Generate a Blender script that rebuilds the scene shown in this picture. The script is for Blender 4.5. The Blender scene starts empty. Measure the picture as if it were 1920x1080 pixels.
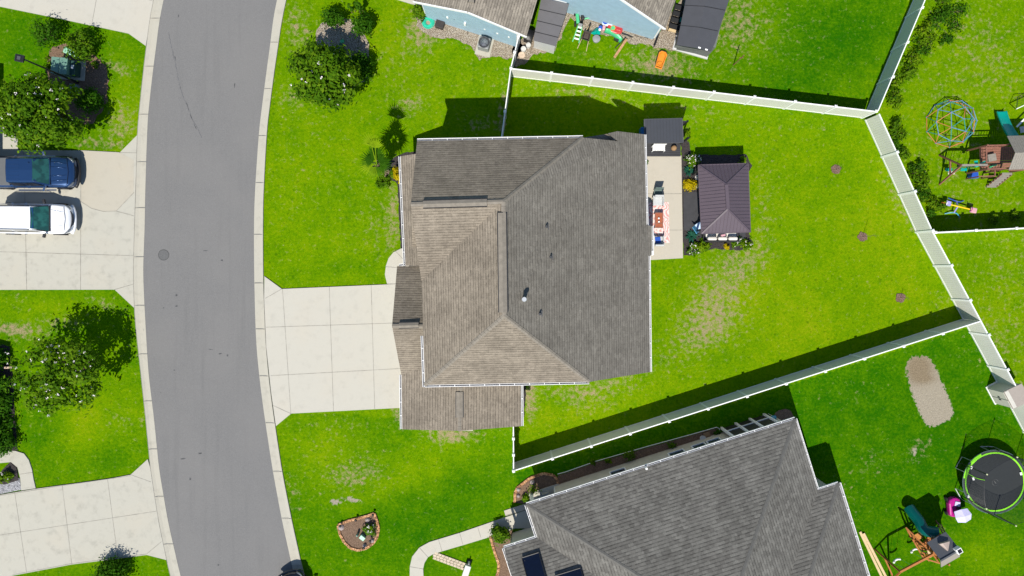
import bpy, math, random
import numpy as np
from mathutils import Vector, Matrix
PI = math.pi
random.seed(7)
SC = bpy.context.scene
COL = SC.collection

# ------------------------------------------------------------------ camera, world, sun, exposure
F_PX, CX, CY, H = 1337.0, 960.0, 540.0, 46.5
TILT = math.radians(-1.5)
cam = bpy.data.cameras.new('camera')
cam.sensor_fit = 'HORIZONTAL'; cam.sensor_width = 36.0
cam.lens = 36.0 * F_PX / 1920.0
cam.clip_start = 0.5; cam.clip_end = 1500
camo = bpy.data.objects.new('camera', cam); COL.objects.link(camo)
camo.location = (0, 0, H); camo.rotation_euler = (TILT, 0, 0)
SC.camera = camo
CAMR = Matrix.Rotation(TILT, 3, 'X')

SUN_AZ = (-0.276, -0.961)           # horizontal direction towards the sun
SUN_EL = math.radians(57)
w = bpy.data.worlds.new('World'); SC.world = w; w.use_nodes = True
nt = w.node_tree
sky = nt.nodes.new('ShaderNodeTexSky'); sky.sky_type = 'NISHITA'; sky.sun_disc = False
sky.sun_elevation = SUN_EL; sky.sun_rotation = math.atan2(SUN_AZ[0], SUN_AZ[1]) % (2 * PI)
sky.air_density = 1.0; sky.dust_density = 0.1; sky.ozone_density = 3.0
bg = nt.nodes['Background']; bg.inputs[1].default_value = 0.10
nt.links.new(sky.outputs[0], bg.inputs[0])
sl = bpy.data.lights.new('sun', 'SUN'); sl.energy = 4.6; sl.angle = math.radians(0.5); sl.color = (1.0, 0.95, 0.85)
so = bpy.data.objects.new('sun', sl); COL.objects.link(so)
sd = Vector((SUN_AZ[0] * math.cos(SUN_EL), SUN_AZ[1] * math.cos(SUN_EL), math.sin(SUN_EL)))
so.rotation_euler = sd.to_track_quat('Z', 'Y').to_euler(); so.location = (0, 0, 60)
SC.view_settings.view_transform = 'Standard'; SC.view_settings.look = 'None'
SC.view_settings.exposure = 0.42; SC.view_settings.gamma = 1.0
SC.render.resolution_x = 1024; SC.render.resolution_y = 576

def P(px, py, z=0.0):
    """world point at height z seen at photo pixel px,py"""
    d = CAMR @ Vector((px - CX, -(py - CY), -F_PX))
    t = (z - H) / d.z
    return Vector((d.x * t, d.y * t, z))
def G(px, py, z=0.0):
    """point whose ground foot is at photo pixel px,py, raised to z"""
    p = P(px, py, 0); p.z = z
    return p
M_PX = 1.0 / 28.75

# ------------------------------------------------------------------ materials
def lin(c):
    return tuple(((v / 255.0) / 12.92 if v / 255.0 <= 0.04045 else ((v / 255.0 + 0.055) / 1.055) ** 2.4) for v in c)
class NM:
    def __init__(s, name):
        s.m = bpy.data.materials.new(name); s.m.use_nodes = True
        s.t = s.m.node_tree; s.b = s.t.nodes['Principled BSDF']
    def n(s, kind, **kw):
        o = s.t.nodes.new(kind)
        for k, v in kw.items(): setattr(o, k, v)
        return o
    def l(s, a, b): s.t.links.new(a, b)
    def coord(s, which='Object'):
        return s.n('ShaderNodeTexCoord').outputs[which]
    def noise(s, vec, scale, detail=3, rough=.55):
        o = s.n('ShaderNodeTexNoise'); o.inputs['Scale'].default_value = scale
        o.inputs['Detail'].default_value = detail; o.inputs['Roughness'].default_value = rough
        if vec is not None: s.l(vec, o.inputs['Vector'])
        return o.outputs['Fac']
    def ramp(s, fac, stops):
        o = s.n('ShaderNodeValToRGB'); e = o.color_ramp.elements
        while len(e) < len(stops): e.new(.5)
        for i, (p, c) in enumerate(stops):
            e[i].position = p; e[i].color = (c if len(c) == 4 else tuple(c) + (1,))
        s.l(fac, o.inputs[0]); return o.outputs[0]
    def mix(s, fac, a, b, mode='MIX'):
        o = s.n('ShaderNodeMix'); o.data_type = 'RGBA'; o.blend_type = mode
        for i, v in ((0, fac), (6, a), (7, b)):
            if isinstance(v, (int, float)): o.inputs[i].default_value = v
            elif isinstance(v, tuple): o.inputs[i].default_value = v if len(v) == 4 else v + (1,)
            else: s.l(v, o.inputs[i])
        return o.outputs[2]
    def math(s, op, a, b=0.0, clamp=False):
        o = s.n('ShaderNodeMath'); o.operation = op; o.use_clamp = clamp
        for i, v in ((0, a), (1, b)):
            if isinstance(v, (int, float)): o.inputs[i].default_value = v
            else: s.l(v, o.inputs[i])
        return o.outputs[0]
    def mapr(s, v, a, b, c=0.0, d=1.0, smooth=True):
        o = s.n('ShaderNodeMapRange'); o.interpolation_type = 'SMOOTHSTEP' if smooth else 'LINEAR'
        s.l(v, o.inputs[0])
        for i, x in ((1, a), (2, b), (3, c), (4, d)): o.inputs[i].default_value = x
        return o.outputs[0]
    def bump(s, h, dist, strength=1.0):
        o = s.n('ShaderNodeBump'); o.inputs['Distance'].default_value = dist; o.inputs['Strength'].default_value = strength
        s.l(h, o.inputs['Height']); s.l(o.outputs[0], s.b.inputs['Normal'])
    def base(s, c):
        if isinstance(c, tuple): s.b.inputs['Base Color'].default_value = c if len(c) == 4 else c + (1,)
        else: s.l(c, s.b.inputs['Base Color'])
    def set(s, **kw):
        for k, v in kw.items(): s.b.inputs[k.replace('_', ' ')].default_value = v

def simple(name, col, rough=.6, metal=0.0, var=.12, scale=6.0, bump=0.0, bscale=40, coat=0.0, spec=.4):
    k = NM(name); v = k.coord()
    a = k.noise(v, scale, 4)
    b = k.noise(v, scale * 9, 2)
    f = k.math('ADD', k.math('MULTIPLY', a, .65), k.math('MULTIPLY', b, .35))
    lo = tuple(c * (1 - var * 1.6) for c in col); hi = tuple(min(1, c * (1 + var * 1.6)) for c in col)
    k.base(k.ramp(f, [(.3, lo), (.7, hi)]))
    k.set(Roughness=rough, Metallic=metal); k.b.inputs['Specular IOR Level'].default_value = spec
    if coat: k.b.inputs['Coat Weight'].default_value = coat; k.b.inputs['Coat Roughness'].default_value = .06
    if bump: k.bump(k.noise(v, bscale, 3), bump)
    return k.m
MT = {}
def mat(name, *a, **kw):
    if name not in MT: MT[name] = simple(name, *a, **kw)
    return MT[name]

WHITE = mat('white_vinyl', (.78, .78, .76), .45, var=.03)
GUTW = mat('white_aluminium', (.80, .80, .80), .35, var=.03)
FENCE = mat('cream_vinyl', (.60, .595, .54), .5, var=.04, scale=1.2)
BLACK = mat('black_metal', (.012, .012, .014), .4, var=.1)
BLACKP = mat('black_plastic', (.02, .02, .022), .5, var=.1)
DGREY = mat('dark_grey_metal', (.06, .062, .068), .45, var=.1)
GREY = mat('grey_plastic', (.22, .225, .23), .5, var=.08)
TEAL = mat('teal_plastic', (.0, .30, .24), .3, var=.05)
TEALD = mat('dark_green_plastic', (.0, .085, .075), .18, var=.08)
GREENP = mat('green_plastic', (.06, .42, .18), .35, var=.05)
LIME = mat('lime_vinyl', (.24, .70, .02), .45, var=.05)
RED = mat('red_plastic', (.42, .03, .03), .35, var=.06)
MAG = mat('magenta_plastic', (.38, .01, .20), .25, var=.05)
LILAC = mat('lilac_plastic', (.52, .50, .72), .4, var=.04)
BLUE = mat('blue_plastic', (.02, .08, .40), .35, var=.05)
SKYB = mat('pale_blue_plastic', (.50, .62, .80), .4, var=.05)
ORANGE = mat('orange_plastic', (.62, .22, .02), .45, var=.1, scale=9)
YELL = mat('yellow_plastic', (.75, .48, .01), .4, var=.05)
PINK = mat('pink_plastic', (.55, .30, .34), .45, var=.05)
WOOD = mat('orange_stained_wood', (.36, .13, .03), .65, var=.2, scale=12)
WOODP = mat('pale_timber', (.55, .42, .24), .7, var=.12, scale=10)
WOODR = mat('red_brown_wood', (.22, .095, .065), .65, var=.2, scale=12)
BARK = mat('bark', (.16, .11, .075), .9, var=.3, scale=20, bump=.01)
UTIL = mat('green_utility_steel', (.11, .22, .17), .45, var=.05)
UTILD = mat('dark_green_steel', (.02, .06, .05), .5, var=.08)
RUBBER = mat('tyre_rubber', (.015, .015, .015), .85)
CHROME = mat('chrome_trim', (.6, .6, .6), .15, metal=1.0, var=.02)
SILVER = mat('silver_rim', (.35, .35, .36), .3, metal=.9, var=.03)
STONEW = mat('pale_stone', (.55, .55, .53), .7, var=.06)
GALV = mat('galvanised_steel', (.42, .44, .46), .4, metal=.5, var=.08)

def concrete(name, col, stain=.5, warm=(.50, .40, .28)):
    k = NM(name); v = k.coord()
    big = k.noise(v, .35, 5, .6); med = k.noise(v, 1.7, 5, .65); fine = k.noise(v, 30, 3)
    c = k.mix(k.mapr(big, .45, .75), col, tuple(a * .87 + b * .13 for a, b in zip(col, warm)))
    c = k.mix(k.math('MULTIPLY', k.mapr(med, .48, .8), stain), c, tuple(x * .68 for x in col))
    c = k.mix(k.math('MULTIPLY', k.mapr(fine, .3, .7), .25), c, tuple(x * .84 for x in col))
    k.base(c); k.set(Roughness=.85); k.b.inputs['Specular IOR Level'].default_value = .25
    k.bump(fine, .004, .6); return k.m
CONC = concrete('driveway_concrete', (.435, .415, .36), .35)
CONCD = concrete('worn_concrete', (.40, .385, .33), .75)
CURB = concrete('kerb_concrete', (.40, .38, .32), .6)
PATIO = concrete('patio_concrete', (.43, .395, .33), .3)
SLABTAN = concrete('tan_slab_concrete', (.40, .37, .305), .35)
JOINT = mat('joint_filler', (.245, .23, .20), .9, var=.3, scale=3)

def asphalt():
    k = NM('asphalt'); v = k.coord()
    big = k.noise(v, .25, 4); fine = k.noise(v, 22, 4, .7); vf = k.noise(v, 90, 2)
    n = k.n('ShaderNodeMapping'); n.inputs['Scale'].default_value = (2.2, .12, 1); k.l(v, n.inputs[0])
    lane = k.noise(n.outputs[0], 1.0, 3)
    c = k.ramp(fine, [(.3, (.128, .126, .125)), (.7, (.186, .183, .180))])
    c = k.mix(k.math('MULTIPLY', k.mapr(big, .35, .7), .35), c, (.188, .182, .175))
    c = k.mix(k.math('MULTIPLY', k.mapr(lane, .5, .8), .30), c, (.112, .111, .110))
    vo = k.n('ShaderNodeTexVoronoi'); vo.inputs['Scale'].default_value = 9; k.l(v, vo.inputs['Vector'])
    c = k.mix(k.mapr(vo.outputs['Distance'], .05, .09, .5, 0.0), c, (.42, .41, .40))
    k.base(c); k.set(Roughness=.95); k.b.inputs['Specular IOR Level'].default_value = .2
    k.bump(vf, .004, .7); return k.m
ASPH = asphalt()

def grass():
    k = NM('lawn_grass'); v = k.coord()
    at = k.n('ShaderNodeAttribute', attribute_name='lawn'); sp = k.n('ShaderNodeSeparateColor'); k.l(at.outputs['Color'], sp.inputs[0])
    dry, yel, bare = sp.outputs
    n1 = k.noise(v, .22, 4, .6); n2 = k.noise(v, 1.1, 5, .62); n3 = k.noise(v, 5.5, 4, .65); n4 = k.noise(v, 24, 3, .6); n5 = k.noise(v, 2.9, 3, .5)
    mixf = k.math('ADD', k.math('ADD', yel, k.math('MULTIPLY', k.math('SUBTRACT', n2, .5), .65)), k.math('MULTIPLY', k.math('SUBTRACT', n1, .5), .5))
    mixf = k.math('ADD', mixf, k.math('MULTIPLY', k.math('SUBTRACT', n3, .5), 1.0))
    c = k.ramp(mixf, [(.0, (.020, .112, .001)), (.30, (.062, .172, .001)), (.6, (.122, .236, .001)), (.85, (.182, .272, .002)), (1.0, (.22, .26, .01))])
    dk = k.noise(v, 3.4, 2, .5); c = k.mix(k.mapr(dk, .60, .72, 0, .45), c, (.030, .095, .002))
    # dry straw
    df = k.math('ADD', dry, k.math('MULTIPLY', k.math('SUBTRACT', n3, .5), 1.3))
    df = k.math('ADD', df, k.math('MULTIPLY', k.math('SUBTRACT', n4, .5), .7))
    df = k.math('ADD', df, k.math('MULTIPLY', k.math('SUBTRACT', n5, .5), 1.7))
    straw = k.ramp(n4, [(.3, (.23, .17, .09)), (.7, (.38, .31, .19))])
    c = k.mix(k.mapr(df, .40, 1.05, 0, .92), c, straw)
    bf = k.math('ADD', k.math('ADD', bare, k.math('MULTIPLY', k.math('SUBTRACT', n3, .5), .9)), k.math('MULTIPLY', k.math('SUBTRACT', n5, .5), .5))
    soil = k.ramp(n4, [(.3, (.25, .215, .16)), (.7, (.37, .33, .26))]); soil = k.mix(k.math('SUBTRACT', 1.0, at.outputs['Alpha']), soil, k.ramp(n4, [(.3, (.13, .10, .065)), (.7, (.30, .24, .16))]))
    c = k.mix(k.mapr(bf, .45, .6), c, soil)
    vv = k.math('MULTIPLY', k.mapr(n4, .25, .75, .62, 1.28, False), k.mapr(k.noise(v, 9, 4, .7), .3, .7, .92, 1.12, False))
    o = k.n('ShaderNodeVectorMath', operation='SCALE'); k.l(c, o.inputs[0]); k.l(vv, o.inputs['Scale'])
    k.base(o.outputs[0]); k.set(Roughness=1.0); k.b.inputs['Specular IOR Level'].default_value = 0.0
    hsum = k.math('ADD', k.noise(v, 38, 3, .7), k.math('MULTIPLY', n3, .8))
    k.bump(hsum, .05, .8); return k.m
GRASS = grass()

def shingles(name, light, dark, course=.17, stain=0.0):
    k = NM(name); uv = k.coord('UV'); ob = k.coord()
    def brick(wd, off, c1, c2, row=course):
        br = k.n('ShaderNodeTexBrick'); k.l(uv, br.inputs['Vector'])
        br.inputs['Scale'].default_value = 1; br.inputs['Brick Width'].default_value = wd; br.inputs['Row Height'].default_value = row
        br.inputs['Mortar Size'].default_value = 0.0; br.inputs['Bias'].default_value = 0; br.offset = off; br.offset_frequency = 2
        br.inputs['Color1'].default_value = c1; br.inputs['Color2'].default_value = c2; br.inputs['Mortar'].default_value = c1
        return br
    b1 = brick(.31, .37, light + (1,), dark + (1,)); b2 = brick(.17, .61, (0, 0, 0, 1), (1, 1, 1, 1))
    n = k.noise(ob, 5, 4, .7); f = k.noise(ob, 60, 2); big = k.noise(ob, .5, 4)
    su = k.n('ShaderNodeSeparateXYZ'); k.l(uv, su.inputs[0])
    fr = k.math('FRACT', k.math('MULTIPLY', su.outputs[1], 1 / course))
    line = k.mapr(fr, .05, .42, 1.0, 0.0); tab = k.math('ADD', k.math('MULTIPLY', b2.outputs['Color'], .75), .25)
    shade = k.math('SUBTRACT', 1.12, k.math('MULTIPLY', k.math('MULTIPLY', line, tab), .66))  # shadow line under each course, darkened into the shingle colour
    mp = k.n('ShaderNodeMapping'); mp.inputs['Scale'].default_value = (.9, .12, 1); k.l(uv, mp.inputs[0])
    streak = k.noise(mp.outputs[0], 2.5, 4, .7)
    c = b1.outputs['Color']
    def sc(c, v):
        o = k.n('ShaderNodeVectorMath', operation='SCALE'); k.l(c, o.inputs[0]); k.l(v, o.inputs['Scale']); return o.outputs[0]
    c = sc(c, shade); c = sc(c, k.mapr(n, .25, .75, .90, 1.11, False)); c = sc(c, k.mapr(f, .2, .8, .82, 1.18, False))
    c = sc(c, k.mapr(big, .3, .7, .90, 1.12)); c = sc(c, k.mapr(streak, .3, .75, 1.05, .92)); m2 = k.noise(ob, 14, 3, .6); c = sc(c, k.mapr(m2, .3, .7, .88, 1.13))
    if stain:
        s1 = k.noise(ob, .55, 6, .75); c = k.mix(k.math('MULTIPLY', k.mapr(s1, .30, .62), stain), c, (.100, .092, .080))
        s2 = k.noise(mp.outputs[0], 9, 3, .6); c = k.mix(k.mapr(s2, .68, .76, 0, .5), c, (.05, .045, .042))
    k.base(c); k.set(Roughness=.95); k.b.inputs['Specular IOR Level'].default_value = .1
    h = k.math('ADD', k.math('MULTIPLY', fr, -1.0), k.math('MULTIPLY', f, .3))
    k.bump(h, .02, .7); return k.m
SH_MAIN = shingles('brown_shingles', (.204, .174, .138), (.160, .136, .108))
SH_SHADE_STAIN = shingles('shaded_stained_brown_shingles', (.172, .158, .136), (.132, .120, .103), stain=.28)  # east slope: shade put into a darker, greyer base, plus real streak stains
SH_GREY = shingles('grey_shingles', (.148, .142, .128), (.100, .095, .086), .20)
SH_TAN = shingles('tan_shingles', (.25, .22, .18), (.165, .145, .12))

CAP_MAIN = mat('brown_cap_shingles', (.195, .172, .142), .95, var=.14, scale=4)
CAP_GREY = mat('grey_cap_shingles', (.125, .12, .11), .95, var=.14, scale=4)
CAP_TAN = mat('tan_cap_shingles', (.225, .20, .165), .95, var=.14, scale=4)
def siding(name, col):
    k = NM(name); g = k.n('ShaderNodeNewGeometry'); sx = k.n('ShaderNodeSeparateXYZ'); k.l(g.outputs['Position'], sx.inputs[0])
    fr = k.math('FRACT', k.math('MULTIPLY', sx.outputs[2], 1 / .18))
    n = k.noise(k.coord(), 3, 4)
    k.base(k.mix(k.mapr(n, .3, .7), tuple(c * .93 for c in col), tuple(min(1, c * 1.05) for c in col)))
    k.set(Roughness=.6); k.bump(fr, .012, .6); return k.m
SIDE_W = siding('white_siding', (.62, .61, .57))
SIDE_B = siding('blue_siding', (.30, .44, .54))
SIDE_T = siding('beige_siding', (.50, .47, .40))

def mulchm(name, a, b, sc=26):
    k = NM(name); v = k.coord()
    vo = k.n('ShaderNodeTexVoronoi'); vo.inputs['Scale'].default_value = sc; k.l(v, vo.inputs['Vector'])
    n = k.noise(v, 9, 5, .7)
    f = k.math('ADD', k.math('MULTIPLY', vo.outputs['Distance'], .8), k.math('MULTIPLY', n, .6))
    k.base(k.ramp(f, [(.35, a), (.85, b)])); k.set(Roughness=.95)
    k.b.inputs['Specular IOR Level'].default_value = .15
    k.bump(f, .04, .9); return k.m
MULCH = mulchm('black_mulch', (.016, .013, .013), (.060, .052, .052))
MULCHB = mulchm('brown_mulch', (.06, .038, .024), (.22, .145, .10))
def gravelm(name, cols, sc=19):
    k = NM(name); v = k.coord()
    vo = k.n('ShaderNodeTexVoronoi'); vo.inputs['Scale'].default_value = sc; k.l(v, vo.inputs['Vector'])
    w_ = k.n('ShaderNodeSeparateColor'); k.l(vo.outputs['Color'], w_.inputs[0])
    c = k.ramp(w_.outputs[0], [(0, cols[0]), (.4, cols[1]), (.7, cols[2]), (1, cols[3])])
    c = k.mix(k.mapr(vo.outputs['Distance'], .38, .8), c, tuple(x * .55 for x in cols[0]))
    k.base(c); k.set(Roughness=.85); k.bump(k.math('SUBTRACT', 1.0, vo.outputs['Distance']), .05, .9); return k.m
GRAVEL = gravelm('river_gravel', [(.24, .19, .14), (.33, .27, .20), (.40, .34, .26), (.50, .45, .38)])
GRAVG = gravelm('grey_gravel', [(.25, .25, .27), (.35, .35, .37), (.42, .42, .44), (.5, .5, .52)], 20)
DIRT = mulchm('sandy_dirt', (.27, .245, .20), (.40, .37, .31), 34)
BRICK = gravelm('terracotta_edging', [(.34, .16, .07), (.44, .22, .10), (.5, .27, .13), (.55, .32, .17)], 7)
ROOFMET = mat('brown_metal_roofing', (.082, .062, .078), .55, metal=0, var=.05, scale=2)
ROOFDK = mat('charcoal_metal_roofing', (.036, .040, .050), .45, metal=.2, var=.05, scale=2)
DECK = mat('charcoal_deck_boards', (.035, .035, .04), .6, var=.15, scale=4)
FELT = mat('charcoal_roof_felt', (.055, .057, .066), .8, var=.06, scale=2, bump=.004)
SHEDG = mat('grey_roof_panel', (.115, .11, .115), .6, var=.05, scale=2)
TAUPE = mat('taupe_resin', (.27, .235, .205), .6, var=.05)
RESIN = mat('cream_resin', (.50, .48, .42), .5, var=.04)
PLANKG = mat('weathered_planks', (.22, .20, .17), .75, var=.12, scale=10)
BRICKP = mat('tan_pavers', (.48, .40, .30), .85, var=.15, scale=5)

def rugm():
    k = NM('red_white_rug'); v = k.coord()
    wv = k.n('ShaderNodeTexWave'); wv.inputs['Scale'].default_value = 1.3; wv.inputs['Distortion'].default_value = 22; wv.inputs['Detail'].default_value = 3
    k.l(v, wv.inputs['Vector'])
    c = k.ramp(wv.outputs['Fac'], [(.1, (.56, .27, .25)), (.5, (.62, .42, .39)), (.9, (.66, .58, .55))])
    k.base(c); k.set(Roughness=.9); return k.m
RUG = rugm()

def paint(name, col, metal=.5, rough=.25):
    k = NM(name); k.base(col); k.set(Roughness=rough, Metallic=metal)
    k.b.inputs['Coat Weight'].default_value = .8; k.b.inputs['Coat Roughness'].default_value = .05
    n = k.noise(k.coord(), 400, 1); k.base(k.mix(k.math('MULTIPLY', n, .25), col, tuple(min(1, c * 1.3 + .01) for c in col))); return k.m
P_BLUE = paint('blue_metallic_paint', (.014, .048, .135))
P_WHITE = paint('white_paint', (.74, .75, .78), 0, .3)
P_DARK = paint('dark_navy_paint', (.012, .016, .024))
def glassm(name, col):
    k = NM(name); k.base(col); k.set(Roughness=.06); k.b.inputs['Specular IOR Level'].default_value = .7
    k.b.inputs['Coat Weight'].default_value = .6
    n = k.noise(k.coord(), 2.2, 2); k.base(k.mix(k.mapr(n, .42, .62), col, tuple(c * 1.9 for c in col))); return k.m
GLASS = glassm('tinted_windscreen', (.010, .055, .045))
GLASSD = glassm('dark_glass', (.012, .013, .018))
WINGL = glassm('window_glass', (.02, .03, .045))
SOLAR = simple('solar_cells', (.002, .006, .020), .45, spec=.15)

def leafm(name, a, b, c3, trans=.0):
    k = NM(name); at = k.n('ShaderNodeAttribute', attribute_name='tint')
    n = k.noise(k.coord(), 2.2, 3)
    f = k.math('ADD', k.math('MULTIPLY', at.outputs['Fac'], .7), k.math('MULTIPLY', n, .35))
    k.base(k.ramp(f, [(.1, a), (.5, b), (.95, c3)])); k.set(Roughness=.6)
    k.b.inputs['Specular IOR Level'].default_value = .05
    tr = k.n('ShaderNodeBsdfTranslucent'); k.l(k.b.inputs['Base Color'].links[0].from_socket, tr.inputs[0])
    mx = k.n('ShaderNodeMixShader'); mx.inputs[0].default_value = .38
    out = k.t.nodes['Material Output']; k.l(k.b.outputs[0], mx.inputs[1]); k.l(tr.outputs[0], mx.inputs[2]); k.l(mx.outputs[0], out.inputs[0])
    return k.m
LEAF = leafm('myrtle_leaves', (.016, .060, .002), (.075, .175, .004), (.19, .30, .010))
LEAFD = leafm('dark_leaves', (.012, .055, .002), (.036, .120, .004), (.090, .21, .008))
LEAFY = leafm('yellow_green_leaves', (.04, .11, .002), (.11, .22, .004), (.22, .31, .008))
LEAFGOLD = leafm('golden_leaves', (.22, .18, .004), (.48, .38, .004), (.66, .52, .01))
LEAFT = leafm('blue_green_agave', (.02, .10, .065), (.05, .22, .13), (.12, .34, .21))
LEAFP = leafm('palm_fronds', (.015, .060, .003), (.06, .17, .005), (.28, .40, .008))
BLOOM = mat('white_blossom', (.72, .66, .66), .6, var=.06)

# ------------------------------------------------------------------ mesh building
def thing(name, label, cat, loc=(0, 0, 0), group=None):
    o = bpy.data.objects.new(name, None); COL.objects.link(o)
    o.empty_display_size = .2; o.location = loc
    o['label'] = label; o['category'] = cat
    if group: o['group'] = group
    return o
def tag(o, label=None, cat=None, group=None, kind=None):
    if label: o['label'] = label
    if cat: o['category'] = cat
    if group: o['group'] = group
    if kind: o['kind'] = kind
    return o
def wloc(o):
    v = Vector(o.location); p = o.parent
    while p: v += Vector(p.location); p = p.parent
    return v
class MB:
    def __init__(s): s.v = []; s.f = []; s.uv = None
    def add(s, vs, fs):
        n = len(s.v); s.v += [tuple(v) for v in vs]; s.f += [tuple(i + n for i in f) for f in fs]; return s
    def box(s, c, size, rz=0, mat=None):
        hx, hy, hz = [d / 2 for d in size]; M = mat or Matrix.Rotation(rz, 3, 'Z'); c = Vector(c)
        vs = [c + M @ Vector((x, y, z)) for z in (-hz, hz) for y in (-hy, hy) for x in (-hx, hx)]
        return s.add(vs, [(0, 2, 3, 1), (4, 5, 7, 6), (0, 1, 5, 4), (2, 6, 7, 3), (0, 4, 6, 2), (1, 3, 7, 5)])
    def bar(s, a, b, w, h=None, up=(0, 0, 1)):
        a = Vector(a); b = Vector(b); h = h or w; d = b - a; L = d.length
        if L < 1e-6: return s
        x = d / L; u = Vector(up)
        if abs(x.dot(u)) > .98: u = Vector((1, 0, 0))
        y = u.cross(x).normalized(); z = x.cross(y)
        M = Matrix((x, y, z)).transposed()
        return s.box((a + b) / 2, (L, w, h), mat=M)
    def tube(s, pts, r, n=8, cap=True):
        pts = [Vector(p) for p in pts]; rs = r if isinstance(r, (list, tuple)) else [r] * len(pts)
        rings = []; ref = Vector((0, 0, 1))
        for i, p in enumerate(pts):
            d = (pts[min(i + 1, len(pts) - 1)] - pts[max(i - 1, 0)])
            if d.length < 1e-7: d = Vector((0, 0, 1))
            d.normalize(); u = ref if abs(d.dot(ref)) < .95 else Vector((1, 0, 0))
            x = d.cross(u).normalized(); y = d.cross(x)
            rings.append([p + (x * math.cos(2 * PI * k / n) + y * math.sin(2 * PI * k / n)) * rs[i] for k in range(n)])
        vs = [v for r_ in rings for v in r_]; fs = []
        for i in range(len(rings) - 1):
            for k in range(n):
                a = i * n + k; b = i * n + (k + 1) % n; fs.append((a, b, b + n, a + n))
        if cap: fs.append(tuple(range(n))[::-1]); fs.append(tuple(range((len(rings) - 1) * n, len(rings) * n)))
        return s.add(vs, fs)
    def prism(s, pts, z0, z1):
        n = len(pts); vs = [(p[0], p[1], z0) for p in pts] + [(p[0], p[1], z1) for p in pts]
        fs = [tuple(range(n))[::-1], tuple(range(n, 2 * n))] + [(i, (i + 1) % n, (i + 1) % n + n, i + n) for i in range(n)]
        return s.add(vs, fs)
    def lathe(s, prof, c=(0, 0, 0), n=20):
        c = Vector(c); vs = []; fs = []
        for (r, z) in prof:
            for k in range(n): vs.append(c + Vector((r * math.cos(2 * PI * k / n), r * math.sin(2 * PI * k / n), z)))
        for i in range(len(prof) - 1):
            for k in range(n):
                a = i * n + k; b = i * n + (k + 1) % n; fs.append((a, b, b + n, a + n))
        fs.append(tuple(range(n))[::-1]); fs.append(tuple(range((len(prof) - 1) * n, len(prof) * n)))
        return s.add(vs, fs)
    def quad(s, *p): return s.add(p, [tuple(range(len(p)))])
    def plate(s, pts, t):
        """polygon in space with thickness t along its normal"""
        p = [Vector(q) for q in pts]; nrm = (p[1] - p[0]).cross(p[2] - p[0]).normalized()
        if nrm.z < 0: p = p[::-1]; nrm = -nrm
        n = len(p); vs = [q - nrm * t for q in p] + p
        return s.add(vs, [tuple(range(n))[::-1], tuple(range(n, 2 * n))] + [(i, (i + 1) % n, (i + 1) % n + n, i + n) for i in range(n)])
    def build(s, name, m, parent=None, bevel=0, smooth=False, sub=0):
        off = wloc(parent) if parent else Vector((0, 0, 0))
        me = bpy.data.meshes.new(name); me.from_pydata([(v[0] - off.x, v[1] - off.y, v[2] - off.z) for v in s.v], [], s.f)
        me.update()
        import bmesh
        b = bmesh.new(); b.from_mesh(me); bmesh.ops.recalc_face_normals(b, faces=b.faces); b.to_mesh(me); b.free()
        if m: me.materials.append(m)
        o = bpy.data.objects.new(name, me); COL.objects.link(o)
        if parent: o.parent = parent
        if smooth:
            for p in me.polygons: p.use_smooth = True
        if bevel:
            md = o.modifiers.new('bevel', 'BEVEL'); md.width = bevel; md.segments = 2; md.limit_method = 'ANGLE'
        if sub:
            md = o.modifiers.new('sub', 'SUBSURF'); md.levels = sub; md.render_levels = sub
        return o
def link_mesh(name, me, parent, loc=(0, 0, 0), rz=0):
    o = bpy.data.objects.new(name, me); COL.objects.link(o); o.parent = parent; o.location = loc; o.rotation_euler.z = rz; return o
def copy_tree(o, parent=None):
    c = o.copy(); COL.objects.link(c); c.parent = parent
    for ch in list(o.children): copy_tree(ch, c)
    return c

def poly(name, pix, z, m, z0=-.15, wob=0, kind='structure'):
    pts = [P(x, y) for x, y in pix]
    if wob:
        q = []
        for i, a in enumerate(pts):
            b = pts[(i + 1) % len(pts)]; L = (b - a).length; n = max(1, int(L / .18))
            for k in range(n):
                p = a.lerp(b, k / n); q.append(p + Vector((random.uniform(-wob, wob), random.uniform(-wob, wob), 0)))
        pts = q
    mb = MB().prism(pts, z0, z); o = mb.build(name, m)
    if kind: o['kind'] = kind
    return o
def joints(name, segs, z, wd=.03):
    mb = MB()
    for (a, b) in segs:
        A = P(*a); B = P(*b); d = (B - A).normalized(); n = Vector((-d.y, d.x, 0)) * wd / 2
        mb.add([(p.x, p.y, z) for p in (A - n, A + n, B + n, B - n)], [(0, 1, 2, 3)])
    o = mb.build(name, JOINT); o['kind'] = 'structure'; return o

# ------------------------------------------------------------------ GROUND
def axis(lo, hi, step, far):
    core = np.arange(lo, hi + step / 2, step)
    out = []; d = step; x = lo
    while x > -far: d *= 1.6; x -= d; out.append(x)
    left = np.array(out[::-1]); out = []; d = step; x = core[-1]
    while x < far: d *= 1.6; x += d; out.append(x)
    return np.concatenate([left, core, np.array(out)])
xs = axis(-34.5, 34.5, .14, 700); ys = axis(-21, 19, .14, 700)
X, Y = np.meshgrid(xs, ys)
PXg = 957 + X * 28.75; PYg = 505 - Y * 28.75
rng = np.random.default_rng(5)
def blob(cx, cy, rx, ry, ang=0, p=1.0):
    a = math.radians(ang); dx = PXg - cx; dy = PYg - cy
    u = (dx * math.cos(a) + dy * math.sin(a)) / rx; v = (-dx * math.sin(a) + dy * math.cos(a)) / ry
    return np.exp(-((u * u + v * v) ** p))
dry = np.full_like(X, .15); yel = np.full_like(X, .56); bare = np.zeros_like(X)
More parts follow.
